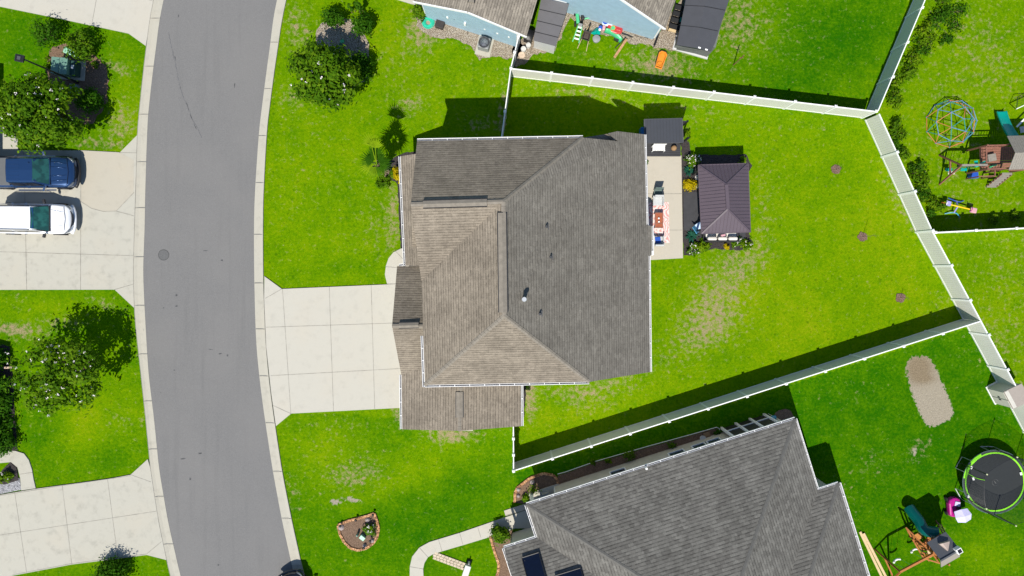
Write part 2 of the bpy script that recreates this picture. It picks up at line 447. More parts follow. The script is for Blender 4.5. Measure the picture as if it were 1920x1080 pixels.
def inside(poly_):
    res = np.zeros(X.shape, bool); n = len(poly_); j = n - 1
    for i in range(n):
        xi, yi = poly_[i]; xj, yj = poly_[j]
        c = ((yi > PYg) != (yj > PYg)) & (PXg < (xj - xi) * (PYg - yi) / (yj - yi + 1e-9) + xi); res ^= c; j = i
    return res
back_se = [(960, 890), (1840, 605), (2100, 1100), (2100, 1400), (960, 1400)]
yel[inside(back_se)] = .12
yel[inside([(1650, 210), (1745, -200), (2300, -200), (2300, 430), (1752, 432)])] = .55
yel[inside([(1754, 434), (2300, 420), (2300, 1000), (1925, 760), (1842, 600)])] = .55
yel[inside([(-400, -200), (300, -200), (300, 280), (-400, 280)])] = .36
yel[inside([(-400, 540), (300, 540), (330, 1100), (-400, 1300)])] = .40
yel[inside([(500, 770), (962, 800), (962, 890), (1200, 1400), (500, 1400)])] = .38
yel[inside([(490, 0), (960, 0), (960, 540), (490, 540)])] = .54
yel[inside([(960, -200), (1740, -200), (1640, 210), (958, 130)])] = .40
for a in [(1530, 100, 90, 90, 0, -.28), (1600, 40, 60, 90, 0, -.2), (1450, 160, 60, 40, 0, -.1), (640, 1010, 200, 90, 0, -.1), (820, 960, 150, 70, -25, -.22), (760, 900, 110, 40, -25, .28),
          (600, 850, 80, 60, 0, .22), (850, 830, 90, 40, 0, .12), (1380, 560, 120, 70, 0, .15), (1640, 420, 90, 130, 20, .12), (1500, 620, 100, 60, -20, .14), (1700, 540, 60, 60, 0, .1), (1450, 380, 60, 140, 0, .05),
          (240, 220, 40, 60, 0, .38), (240, 120, 30, 60, 0, .1), (60, 90, 70, 60, 0, -.18), (150, 780, 40, 80, 10, .34), (230, 770, 45, 60, 0, .22), (70, 800, 40, 60, 0, -.12), (100, 580, 90, 30, 0, .2), (190, 860, 50, 30, 0, -.18),
          (1880, 900, 60, 60, 0, .1), (1860, 1050, 90, 60, 0, .38), (1560, 920, 40, 60, 0, .18), (1880, 580, 40, 60, 0, .1), (1800, 100, 110, 90, 0, .02), (1730, 640, 80, 50, 0, .05),
          (560, 400, 50, 120, 0, .06), (700, 90, 60, 60, 0, .10), (640, 500, 60, 20, 0, -.16), (620, 440, 90, 30, 0, .04), (1100, 770, 130, 40, -15, .14)]:
    yel += a[5] * blob(*a[:5])
for a in [(1350, 540, 55, 75, 35, .42), (1330, 610, 60, 45, 0, .36), (1400, 480, 45, 40, 0, .26), (1430, 380, 22, 90, 0, .24), (1280, 650, 60, 40, 0, .2), (1300, 230, 90, 30, 0, .12),
          (1370, 70, 45, 70, 20, .22), (1240, 110, 60, 40, 15, .42), (1190, 130, 110, 22, 10, .28), (1430, 60, 90, 60, 0, .16), (1360, 20, 50, 50, 0, .2),
          (790, 60, 34, 40, 0, .55), (560, 60, 30, 60, -10, .38), (545, 185, 30, 20, 0, .34), (770, 200, 34, 22, 0, .36), (740, 130, 60, 60, 0, .16), (630, 330, 60, 60, 0, .08), (705, 430, 45, 70, 0, .20), (735, 400, 14, 70, 0, .40),
          (540, 320, 40, 160, 0, .08), (600, 230, 60, 40, 0, .08),
          (230, 235, 30, 50, 20, .42), (225, 130, 30, 14, 20, .42), (170, 270, 40, 14, 0, .34), (25, 620, 60, 14, 8, .62), (115, 605, 60, 12, 0, .36), (190, 570, 40, 14, 20, .3), (215, 790, 30, 25, 0, .2), (30, 560, 20, 20, 0, .2),
          (256, 640, 4, 40, 5, .5), (272, 740, 5, 60, 10, .4),
          (690, 880, 40, 35, 30, .24), (645, 900, 40, 24, 0, .34), (610, 860, 60, 60, 0, .12), (740, 775, 10, 24, 0, .5), (840, 825, 45, 12, 0, .5), (850, 812, 60, 8, 0, .5), (640, 800, 90, 12, 0, .14), (540, 930, 20, 40, 0, .25),
          (1100, 755, 60, 25, 0, .30), (1060, 735, 60, 14, 0, .3), (1150, 720, 50, 20, 0, .3), (990, 750, 14, 50, 0, .6), (1120, 850, 60, 16, -16, .1), (1210, 690, 60, 20, -10, .2),
          (1680, 380, 14, 60, -28, .34), (1760, 560, 20, 20, 0, .2), (1740, 590, 30, 12, 0, .15), (1800, 360, 80, 60, 0, .10), (1850, 120, 60, 70, 0, .17), (1760, 180, 40, 40, 0, .1), (1790, 60, 60, 60, 0, .1), (1780, 270, 60, 20, 0, .15),
          (1640, 870, 40, 40, 20, .22), (1580, 960, 30, 60, 0, .24), (1590, 740, 60, 30, 0, .1), (1720, 850, 20, 20, 0, .4), (1860, 640, 60, 60, 0, .22), (1890, 500, 60, 60, 0, .14), (1740, 830, 20, 10, 0, .3), (1880, 780, 14, 20, 0, .22),
          (900, 150, 60, 60, 0, .05), (1180, 190, 160, 12, 8, .2), (1500, 235, 60, 10, 8, .14), (900, 235, 50, 20, 0, .34), (1060, 175, 80, 20, 0, .18), (940, 200, 8, 60, 4, .4), (1540, 800, 12, 10, 0, .2)]:
    dry += 1.15 * a[5] * blob(*a[:5])
ne_ = inside([(1650, 210), (1745, -200), (2300, -200), (2300, 430), (1752, 432)]); dry[ne_] += .10; dry[inside(back_se)] -= .05; dry[inside([(1754, 434), (2300, 420), (2300, 1000), (1925, 760), (1842, 600)])] += .08
for a in [(622, 945, 16, 10, 10, .60), (655, 940, 24, 9, 10, .62), (1716, 850, 8, 16, 15, .62), (40, 612, 36, 4, 10, .40), (1235, 160, 30, 5, 10, .3), (845, 818, 28, 5, 0, .34)]:
    bare += a[5] * blob(*a[:5], 1.3)
ny, nx = X.shape
me = bpy.data.meshes.new('lawn')
verts = np.stack([X.ravel(), Y.ravel(), np.zeros(X.size)], 1)
idx = np.arange(nx * ny).reshape(ny, nx)
faces = np.stack([idx[:-1, :-1], idx[:-1, 1:], idx[1:, 1:], idx[1:, :-1]], -1).reshape(-1, 4)
def mesh_np(me, verts, faces):
    me.from_pydata(verts.astype(np.float32), [], faces.astype(np.int32)); me.update()
mesh_np(me, verts, faces)
ca = me.attributes.new('lawn', 'FLOAT_COLOR', 'POINT')
pit = inside([(1703, 672), (1715, 666), (1731, 667), (1746, 674), (1755, 690), (1765, 715), (1780, 745), (1790, 776), (1789, 786), (1765, 797), (1743, 805), (1728, 783), (1714, 750), (1703, 717), (1699, 700), (1694, 690)]).astype(float)
for _ in range(10): pit[1:-1, 1:-1] = (pit[1:-1, 1:-1] * 2 + pit[:-2, 1:-1] + pit[2:, 1:-1] + pit[1:-1, :-2] + pit[1:-1, 2:]) / 6
bare += 1.0 * pit; brown = np.clip(blob(1722, 690, 30, 30, 0, 1.5) * 1.1 + blob(1735, 712, 22, 8, 0) * .6, 0, 1)
cd = np.stack([dry.ravel(), yel.ravel(), bare.ravel(), 1 - brown.ravel()], 1).astype(np.float32); ca.data.foreach_set('color', cd.ravel())
me.materials.append(GRASS)
lawn = bpy.data.objects.new('ground', me); COL.objects.link(lawn); lawn['kind'] = 'structure'

# ---- road and kerbs
RL = [(420, -420), (350, -160), (307, 0), (292, 95), (280, 195), (276.5, 245), (272.7, 360), (270, 480), (269, 500), (272.7, 600), (279, 700), (289, 785), (299, 880), (316, 980), (339, 1080), (380, 1240), (450, 1500)]
OL = [(398, -420), (330, -160), (288.5, 0), (274, 95), (262.5, 200), (258, 255), (255, 360), (251, 480), (250.5, 510), (253, 590), (264.5, 700), (273.6, 785), (283, 880), (298.6, 980), (320, 1080), (361, 1240), (431, 1500)]
RR = [(640, -420), (560, -160), (519.5, 0), (501.8, 120), (486.7, 240), (479.5, 330), (476.5, 430), (477, 520), (480.5, 640), (488, 720), (499, 800), (513, 890), (531, 985), (550, 1070), (593, 1240), (665, 1500)]
OR = [(660, -420), (579, -160), (537.5, 0), (517, 120), (502, 240), (496, 330), (494, 430), (494.5, 520), (499, 640), (506, 720), (517, 800), (531, 890), (550, 985), (569, 1070), (612, 1240), (684, 1500)]
_ys = [-420, -160, 0, 95, 200, 255, 360, 430, 500, 545, 600, 650, 700, 745, 785, 835, 880, 930, 980, 1030, 1080, 1240, 1500]
def _resamp(L):
    out = []
    for y in _ys:
        for i in range(len(L) - 1):
            if L[i][1] <= y <= L[i + 1][1]:
                # quadratic-smooth interpolation through neighbouring points
                j = min(max(i, 1), len(L) - 3)
                pts = L[j - 1:j + 3]; x = 0
                for a in range(4):
                    w_ = 1
                    for b in range(4):
                        if a != b: w_ *= (y - pts[b][1]) / (pts[a][1] - pts[b][1])
                    x += w_ * pts[a][0]
                t = (y - L[i][1]) / (L[i + 1][1] - L[i][1]); xl = L[i][0] * (1 - t) + L[i + 1][0] * t
                out.append((.5 * x + .5 * xl if 0 <= y <= 1080 else xl, y)); break
    return out
RL, OL, RR, OR = map(_resamp, (RL, OL, RR, OR))
def smooth_line(pl, n=6):
    out = []; p = [Vector((a[0], a[1])) for a in pl]
    for i in range(len(p) - 1):
        p0 = p[max(i - 1, 0)]; p1 = p[i]; p2 = p[i + 1]; p3 = p[min(i + 2, len(p) - 1)]
        for k in range(n):
            t = k / n
            out.append(.5 * ((2 * p1) + (p2 - p0) * t + (2 * p0 - 5 * p1 + 4 * p2 - p3) * t * t + (3 * p1 - p0 - 3 * p2 + p3) * t ** 3))
    out.append(p[-1]); return out
def ribbon(name, A, B, m, z, z0=-.1, kind='structure', zA=None, zB=None):
    a = [P(q.x, q.y) for q in smooth_line(A)]; b = [P(q.x, q.y) for q in smooth_line(B)]
    mb = MB(); n = len(a); zA = z if zA is None else zA; zB = z if zB is None else zB
    vs = [(p.x, p.y, zA) for p in a] + [(p.x, p.y, zB) for p in b] + [(p.x, p.y, z0) for p in a] + [(p.x, p.y, z0) for p in b]
    fs = [(i, i + 1, n + i + 1, n + i) for i in range(n - 1)] + [(i, 2 * n + i, 2 * n + i + 1, i + 1) for i in range(n - 1)] + [(n + i, n + i + 1, 3 * n + i + 1, 3 * n + i) for i in range(n - 1)]
    mb.add(vs, fs); o = mb.build(name, m); o['kind'] = kind; return o
ribbon('road', RL, RR, ASPH, .012)
def between(A, B, t): return [(a[0] * (1 - t) + b[0] * t, a[1] * (1 - t) + b[1] * t) for a, b in zip(A, B)]
for nm, I, O in (('kerb', RL, OL), ('kerb', RR, OR)):
    mid = between(I, O, .62)
    ribbon(nm, I, mid, CURB, .02, zA=.022, zB=.016)
    ribbon(nm, mid, O, CURB, .05, zA=.0165, zB=.07)
def along(A, B, ylist):
    s = []
    for y in ylist:
        def at(L):
            for i in range(len(L) - 1):
                if L[i][1] <= y <= L[i + 1][1]:
                    t = (y - L[i][1]) / (L[i + 1][1] - L[i][1]); return (L[i][0] + (L[i + 1][0] - L[i][0]) * t, y)
        s.append((at(A), at(B)))
    return s
kj = joints('kerb_joints', along(RL, OL, [35, 125, 215, 304, 390, 482, 573, 664, 752, 842, 931, 1020]) + along(RR, OR, [80, 167, 255, 343, 440, 531, 617, 705, 793, 884, 972, 1060]), .074, .03)
JL = MB()
def linejoint(A, B, t, z, wd):
    L = smooth_line(between(A, B, t), 4)
    for i in range(len(L) - 1):
        a = P(L[i].x, L[i].y); b = P(L[i + 1].x, L[i + 1].y); d = (b - a).normalized(); n = Vector((-d.y, d.x, 0)) * wd / 2
        JL.add([(p.x, p.y, z) for p in (a - n, a + n, b + n, b - n)], [(0, 1, 2, 3)])
linejoint(RL, OL, .98, .078, .02); linejoint(RR, OR, .98, .078, .02)
JL.build('kerb_line', JOINT)['kind'] = 'structure'
# manhole, road stains
mh = thing('manhole_cover', 'round grey iron manhole cover set in the road', 'manhole cover', P(307, 478))
c = P(307, 478)
MB().lathe([(.32, .0), (.32, .018), (.0, .018)], c, 28).build('cover', mat('iron_grey', (.10, .10, .10), .7, var=.25, scale=30), mh)
mbm = MB()
for i in range(28):
    a = 2 * PI * i / 28; b = 2 * PI * (i + 1) / 28
    mbm.add([(c.x + r * math.cos(t), c.y + r * math.sin(t), .020) for r, t in ((.32, a), (.36, a), (.36, b), (.32, b))], [(0, 1, 2, 3)])
mbm.build('rim', mat('iron_dark', (.06, .06, .06), .7), mh)
STAIN = mat('oil_stain', (.075, .075, .078), .9, var=.35, scale=9)
st = MB()
def splat(cx, cy, rx, ry, ang=0, n=16, z=.0165):
    c = P(cx, cy); a0 = math.radians(-ang); pts = []
    for i in range(n):
        t = 2 * PI * i / n; r = random.uniform(.55, 1.15)
        x = rx * M_PX * r * math.cos(t); y = ry * M_PX * r * math.sin(t)
        pts.append((c.x + x * math.cos(a0) - y * math.sin(a0), c.y + x * math.sin(a0) + y * math.cos(a0), z))
    st.add(pts, [tuple(range(n))])
for s_ in [(359, 220, 1.4, 9, -22), (352, 200, .8, 10, -15), (366, 237, .8, 8, -25), (331, 553, 2.2, 2.6), (331, 574, 2.6, 2), (307, 577, 1.4, 1.2), (416, 488, 2.6, 2), (327, 694, 1.5, 1.2), (905 / 3.0, 736, 1, 1), (395, 655, 5, .9, 5), (413, 663, 3.5, 1.2, -10), (427, 666, 2, 2.4),
           (820 / 3.6 + 116, 860, 6, 1.2, -5), (375, 850, 4, 1.6, -8), (357, 898, 2, 3), (410, 1059, 2, 2), (335, 30, 1, 3), (440, 160, 1, 5, 5), (385, 470, 5, 1), (329, 110, .8, 6, -12)]:
    splat(*s_)
st.build('road_stains', STAIN)['kind'] = 'structure'
CR = mat('tar_crack', (.11, .11, .115), .9, var=.3, scale=10)
cr = MB(); pts = [(316, 60), (322, 90), (330, 125), (336, 155), (342, 178), (352, 200), (360, 222), (370, 240), (378, 258)]
for i in range(len(pts) - 1):
    for k in range(6):
        t = k / 6; t2 = (k + 1) / 6
        a = P(pts[i][0] * (1 - t) + pts[i + 1][0] * t + random.uniform(-.7, .7), pts[i][1] * (1 - t) + pts[i + 1][1] * t, .016)
        b = P(pts[i][0] * (1 - t2) + pts[i + 1][0] * t2 + random.uniform(-.7, .7), pts[i][1] * (1 - t2) + pts[i + 1][1] * t2, .016)
        wd = random.uniform(.01, .028); d = (b - a).normalized(); n = Vector((-d.y, d.x, 0)) * wd
        cr.add([a - n, a + n, b + n, b - n], [(0, 1, 2, 3)])
cr.build('road_crack', CR)['kind'] = 'structure'

# ---- driveways, walks
poly('driveway', [(496.5, 518), (529, 541.7), (742, 532.5), (840, 530), (840, 762), (748, 764.5), (546.5, 775), (518, 798.5), (509, 735), (500, 650), (496, 560)], .075, CONC)
joints('driveway_joints', [((530.4, 541.7), (546, 775)), ((617.9, 537.8), (625.9, 771)), ((696.4, 534.8), (703, 766)), ((500, 613.4), (800, 603.5)), ((508, 704), (800, 688)), ((498, 559.5), (529, 541.7)), ((513, 760), (545.8, 775)), ((727, 533), (745, 532))], .080)
poly('path', [(726, 532), (722, 515), (724, 498), (729, 484), (738, 473), (752, 466), (790, 462), (790, 531)], .071, CONC)
joints('path_joints', [((742, 471), (758, 488)), ((723.5, 500), (760, 503))], .076)
poly('driveway', [(-80, 281.5), (160, 282.5), (226, 286), (258, 254), (255.8, 330), (252.5, 430), (250.8, 500), (251.5, 545), (252.5, 577), (216, 543), (-80, 543.5)], .075, CONCD)
poly('driveway_panel', [(153.5, 284), (226, 287), (252, 300), (251.3, 361), (219, 395.4), (195, 396), (173, 390), (153.5, 377)], .079, SLABTAN)
joints('driveway_joints', [((153, 283), (152.3, 543)), ((48.5, 380), (51.5, 543)), ((0, 472), (250, 479.5)), ((153, 378), (173, 391)), ((173, 391), (195, 396.7)), ((195, 396.7), (219, 396)), ((219, 396), (252.5, 361)), ((219, 396), (252, 405)), ((216, 543), (250.5, 533)), ((225, 286.5), (257, 287)), ((46, 283), (48.5, 380))], .084)
poly('path', [(-40, 225), (33, 240), (35, 282), (-40, 282)], .07, CONCD)
poly('driveway', [(-80, -8), (0, 12.7), (110, 35), (175, 49), (241.7, 63.3), (274.3, 86.7), (288.3, 0), (310, -80), (100, -160)], .075, CONC)
joints('driveway_joints', [((182.7, -4), (173, 49)), ((268, -4), (288, 3))], .080)
poly('driveway', [(-80, 944), (0, 927.5), (68, 916), (202.8, 897.5), (245.8, 889.7), (277.8, 860.6), (283, 878), (298, 977), (313.9, 1049.4), (275.8, 1039.7), (134.7, 1057.8), (25, 1078.6), (-80, 1098)], .075, CONCD)
joints('driveway_joints', [((29, 922.5), (51.4, 1073)), ((118, 909), (136, 1057.8)), ((202.8, 897.5), (222, 1044)), ((0, 1002.8), (294, 957.8)), ((247, 889.7), (284, 903)), ((275.8, 1038), (304, 1014.7))], .080)
joints('driveway_joints', [((0, 929), (118, 910)), ((118, 910), (246, 891.5)), ((25, 1077), (135, 1056)), ((135, 1056), (275, 1038))], .081, .03)
poly('path', [(-50, 843), (30, 845), (46, 850), (55, 862), (61, 880), (64, 898), (68, 915), (41, 919), (39, 895), (34, 876), (22, 866), (-50, 872)], .07, CONCD)
joints('path_joints', [((37, 889), (62, 885))], .075)
poly('gravel_bed', [(-40, 912), (0, 905), (37, 896), (41, 918), (0, 926), (-40, 934)], .05, GRAVG)
poly('driveway', [(700, -60), (742, -1), (770, 7.5), (800, 14), (830, -60)], .07, CONC)
# south east walk
W_OUT = [(768, 1110), (768.6, 1062), (773, 1043), (786.5, 1026), (805, 1015.8), (862, 998.5), (928, 976), (963.7, 964), (990, 955), (1050, 935), (1060, 985), (1004, 990), (965.7, 990), (937, 1000.6), (870, 1021), (829, 1033), (811, 1039), (802.8, 1044), (796, 1055), (793.6, 1066), (796, 1110)]
poly('path', W_OUT, .07, CONC)
poly('path', [(945, 957), (968, 949.6), (1000, 940), (1002, 951), (948, 967)], .066, PATIO)
joints('path_joints', [((822, 1010), (829, 1033)), ((862, 998.5), (868, 1020)), ((895.5, 986.5), (902, 1008)), ((928, 976), (934, 998)), ((961.6, 964), (966, 982)), ((786.5, 1026), (802.8, 1044)), ((768.6, 1061.7), (793.6, 1066)), ((948, 966), (990, 954))], .075)
# patio
poly('patio', [(1195, 293), (1277, 292), (1280, 484), (1195, 489)], .09, PATIO)
joints('patio_joints', [((1212, 363.5), (1279, 363.5)), ((1212, 431.5), (1280, 431.5))], .095, .03)
# mulch beds and gravel
poly('mulch_bed', [(1277, 262), (1291, 262), (1297, 300), (1310, 290), (1400, 290), (1409, 310), (1400, 330), (1310, 330), (1312, 440), (1345, 452), (1402, 436), (1411, 456), (1398, 470), (1370, 468), (1340, 466), (1320, 470), (1300, 478), (1281, 478), (1278, 380)], .03, MULCH, wob=.05)
poly('deck_strip', [(1281, 360), (1311, 360), (1312, 445), (1282, 430)], .06, DECK)
poly('mulch_bed', [(740, 296), (752, 288), (785, 283), (790, 300), (775, 465), (752, 464), (748, 400), (746, 345), (722, 330), (716, 312), (728, 303)], .03, MULCH, wob=.05)
poly('mulch_bed', [(978, 722), (985, 722), (986, 745), (981, 790), (974, 790), (974, 722)], .03, MULCH, wob=.05)
poly('mulch_bed', [(152, 96), (170, 100), (196, 120), (205, 150), (200, 195), (170, 235), (130, 220), (100, 180), (88, 130), (96, 92), (120, 80)], .03, MULCHB, wob=.09)
poly('gravel_bed', [(634, 26), (656, 38), (680, 62), (694, 84), (693, 110), (690, 150), (655, 168), (625, 150), (600, 115), (592, 70), (600, 45)], .03, GRAVEL, wob=.08)
poly('gravel_bed', [(782, 28), (800, 26), (980, 84), (977, 105), (950, 112), (935, 106), (900, 112), (885, 88), (855, 74), (815, 70), (795, 60), (780, 48)], .03, GRAVEL, wob=.08)
poly('gravel_bed', [(960, 84), (1062, 18), (1232, 66), (1300, -40), (1320, -40), (1262, 88), (1270, 95), (1240, 92), (1226, 90), (1210, 82), (1185, 84), (1165, 70), (1100, 62), (1078, 40), (1068, 34), (1040, 95), (1000, 102), (988, 118), (966, 126)], .03, GRAVEL, wob=.08)
poly('mulch_bed', [(1046, 892), (1120, 866), (1214, 839), (1300, 815.5), (1346, 801.5), (1352, 816), (1300, 845), (1047, 920)], .03, MULCHB, wob=.02)
poly('mulch_bed', [(1455, 775), (1464, 768), (1478, 768), (1490, 785), (1470, 800), (1445, 790)], .03, MULCHB, wob=.12)
poly('mulch_bed', [(-40, 638), (18, 650), (22, 690), (27, 760), (33, 845), (-40, 845)], .03, MULCH, wob=.05)
poly('mulch_bed', [(6, 880), (20, 866), (32, 876), (36, 900), (10, 908), (-10, 905)], .075, MULCH, z0=0)

# brick edged beds
def brick_edge(name, label, pix, closed=False, parent=None, r=.09):
    ln = [P(x, y) for x, y in pix]
    if closed: ln.append(ln[0])
    mb = MB()
    for i in range(len(ln) - 1):
        a, b = ln[i], ln[i + 1]; L = (b - a).length; n = max(1, int(L / .22)); d = (b - a) / n; rz = math.atan2(d.y, d.x)
        for k in range(n):
            c = a + d * (k + .5); mb.box((c.x, c.y, .06 + random.uniform(-.008, .008)), (d.length * .94, .17, .12), rz + random.uniform(-.05, .05))
    o = mb.build(name, BRICK, parent, bevel=.015)
    if label: tag(o, label, 'bed edging')
    return o
bed = thing('garden_bed', 'D shaped brown mulch bed with terracotta brick edging in the front lawn', 'garden bed', P(672, 998))
dpix = [(634, 984), (650, 977), (668, 972), (688, 967), (702, 962), (707, 975), (710.5, 990), (708, 1006), (700, 1018), (688, 1027), (672, 1031), (658, 1027), (646, 1016), (638, 1001)]
MB().prism([P(x, y) for x, y in dpix], -.05, .05).build('mulch', MULCHB, bed)
brick_edge('brick_edging', None, dpix, True, bed)
bed2 = thing('garden_bed', 'rounded brown mulch bed with terracotta brick edging by the grey house porch', 'garden bed', P(1005, 920))
b2 = [(964.7, 941.5), (965.5, 923), (970, 914), (976, 909), (994, 895.6), (1018.7, 887.5), (1037, 890.6), (1045, 899), (1047, 911)]
MB().prism([P(x, y) for x, y in b2 + [(1050, 925), (985, 945)]], -.05, .05).build('mulch', MULCHB, bed2)
brick_edge('brick_edging', None, b2, False, bed2)
bed3 = thing('garden_bed', 'narrow brown mulch bed with terracotta brick edging along the grey house wall', 'garden bed', P(940, 1040))
b3 = [(919, 1004.6), (922, 1016), (929, 1039), (935, 1056), (934, 1072), (928, 1088), (926, 1110)]
MB().prism([P(x, y) for x, y in b3 + [(1000, 1110), (968, 1035), (960, 990), (935, 1000)]], -.05, .05).build('mulch', MULCHB, bed3)
brick_edge('brick_edging', None, b3, False, bed3)
# paver path to the bench
pv = MB(); A = P(812, 1040); B = P(871, 1062); d = (B - A).normalized(); n = Vector((-d.y, d.x, 0)); L = (B - A).length
for i in range(int(L / .24)):
    for j in (-1, 0, 1):
        c = A + d * (.12 + i * .24 + (.06 if j else 0)) + n * j * .17; pv.box((c.x, c.y, .045), (.22, .155, .06), math.atan2(d.y, d.x))
pv.build('paver_path', BRICKP, bevel=.01)['kind'] = 'structure'

# ------------------------------------------------------------------ FENCES
PH = 1.83
def fence(name, label, a, b, npan, skip_first=False, skip_last=False, hgt=PH, ztop=None):
    A = P(a[0], a[1], hgt); B = P(b[0], b[1], hgt); A.z = B.z = 0
    d = B - A; L = d.length / npan; rz = math.atan2(d.y, d.x)
    root = thing(name, label, 'fence', A, 'white vinyl fences between the yards'); root.rotation_euler.z = rz
    nb = max(1, int(L / .155)); bw = (L - .12) / nb; mb = MB()
    for i in range(nb): mb.box((.06 + bw * (i + .5), 0, hgt / 2), (bw - .006, .035, hgt - .2))
    mb.box((L / 2, 0, hgt / 2), (L - .12, .02, hgt - .22))
    pm = mb.build('tmp', FENCE).data; r = MB()
    r.box((L / 2, 0, hgt - .05), (L - .1, .06, .11)); rt = r.build('tmp', WHITE, bevel=.008).data
    r = MB(); r.box((L / 2, 0, .1), (L - .1, .06, .14)); rb = r.build('tmp', WHITE).data
    po = MB(); po.box((0, 0, hgt / 2 + .03), (.125, .125, hgt + .1)); pom = po.build('tmp', WHITE).data
    cp = MB(); cp.box((0, 0, hgt + .10), (.16, .16, .035)); cp.add([(-.07, -.07, hgt + .117), (.07, -.07, hgt + .117), (.07, .07, hgt + .117), (-.07, .07, hgt + .117), (0, 0, hgt + .17)], [(0, 1, 4), (1, 2, 4), (2, 3, 4), (3, 0, 4)])
    cpm = cp.build('tmp', WHITE).data
    for o in [o for o in bpy.data.objects if o.name.startswith('tmp')]: bpy.data.objects.remove(o)
    for m_, nme in ((pm, 'panel'), (rt, 'top_rail'), (rb, 'bottom_rail'), (pom, 'post'), (cpm, 'post_cap')): m_.name = nme
    for i in range(npan):
        link_mesh('panel', pm, root, (i * L, 0, 0)); link_mesh('top_rail', rt, root, (i * L, 0, 0)); link_mesh('bottom_rail', rb, root, (i * L, 0, 0))
    for i in range(npan + 1):
        if (i == 0 and skip_first) or (i == npan and skip_last): continue
        p = link_mesh('post', pom, root, (i * L, 0, 0)); link_mesh('post_cap', cpm, p, (0, 0, 0))
    return root
fence('vinyl_fence', 'long cream vinyl fence with sunlit boards behind the blue house sheds', (958, 128.5), (1642, 209), 9)
fence('vinyl_fence', 'white vinyl fence rising to the top of the photo with shaded boards', (1646, 209), (1783.6, -116), 5, skip_first=True)
fence('vinyl_fence', 'long cream vinyl fence descending along the right with sunlit boards', (1648, 212), (1748, 432.5), 3, skip_first=True)
fence('vinyl_fence', 'cream vinyl fence behind the small resin shed at the right edge', (1748, 432.5), (1958, 822), 6, skip_first=True)
fence('vinyl_fence', 'long white vinyl fence with shaded boards running past the bare dirt patch', (963, 883), (1840, 602), 12, skip_last=True)
fence('vinyl_fence', 'short white vinyl fence between garage corner and lower fence corner', (962.5, 792), (963, 883), 1 + 2, skip_last=True)
fence('vinyl_fence', 'white vinyl fence seen edge on beside the upper wall of the brown roofed house', (957.5, 129), (936, 290), 2, skip_first=True)
fence('vinyl_fence', 'short white vinyl fence from the blue house corner to the long upper fence', (972.5, 68), (957.5, 129), 2, skip_last=True)
fence('vinyl_fence', 'white vinyl fence running right below the wooden swing set yard', (1753, 436), (1980, 424.5), 3)

# ------------------------------------------------------------------ HOUSES
def roof_mesh(name, facets, m, parent, th=.14):
    off = wloc(parent); verts = []; fcs = []; uvs = []; ec = {}
    key = lambda v: (round(v[0], 3), round(v[1], 3), round(v[2], 3))
    for f in facets:
        f = [Vector(p) for p in f]
        nrm = Vector((0, 0, 0))
        for i in range(len(f)):
            a, b = f[i], f[(i + 1) % len(f)]; nrm += Vector(((a.y - b.y) * (a.z + b.z), (a.z - b.z) * (a.x + b.x), (a.x - b.x) * (a.y + b.y)))
        if nrm.z < 0: f = f[::-1]; nrm = -nrm
        nrm.normalize(); u = Vector((0, 0, 1)).cross(nrm)
        if u.length < .02: u = Vector((1, 0, 0))
        u.normalize(); v = nrm.cross(u)
        n0 = len(verts); verts += f; fcs.append(list(range(n0, n0 + len(f)))); uvs.append([(p.dot(u), p.dot(v)) for p in f])
        for i in range(len(f)):
            a, b = key(f[i]), key(f[(i + 1) % len(f)]); ec.setdefault(frozenset((a, b)), []).append((f[i], f[(i + 1) % len(f)]))
    for k_, es in ec.items():
        if len(es) == 1:
            a, b = es[0]; n0 = len(verts); dn = Vector((0, 0, th)); verts += [a, a - dn, b - dn, b]
            fcs.append([n0, n0 + 1, n0 + 2, n0 + 3]); uvs.append([(0, 0), (0, .1), (1, .1), (1, 0)])
    me = bpy.data.meshes.new(name); me.from_pydata([tuple(v - off) for v in verts], [], fcs); me.update()
    ul = me.uv_layers.new(name='UVMap'); i = 0
    for u_ in uvs:
        for q in u_: ul.data[i].uv = q; i += 1
    me.materials.append(m)
    o = bpy.data.objects.new(name, me); COL.objects.link(o); o.parent = parent
    return o
def roof(name, facets, m, parent):
    o = roof_mesh(name, facets, m, parent)
    return o
def ridge_caps(parent, lines, m):
    """overlapping cap shingles laid over hips and ridges"""
    for a, b in lines:
        mb = MB()
        a = Vector(a); b = Vector(b); L = (b - a).length; n = max(1, int(L / .26)); d = (b - a) / n; x = d.normalized()
        s = Vector((-x.y, x.x, 0)).normalized(); up = x.cross(s); up = up if up.z > 0 else -up
        for i in range(n):
            p = a + d * i + up * (.028); q = a + d * (i + 1.08) + up * (.012)
            dz = Vector((0, 0, -.05)); w_ = s * .115
            mb.add([p + dz - w_, p, p + dz + w_, q + dz - w_, q, q + dz + w_], [(0, 1, 4, 3), (1, 2, 5, 4), (0, 3, 5, 2)])
        mb.build('ridge_cap', m, parent)
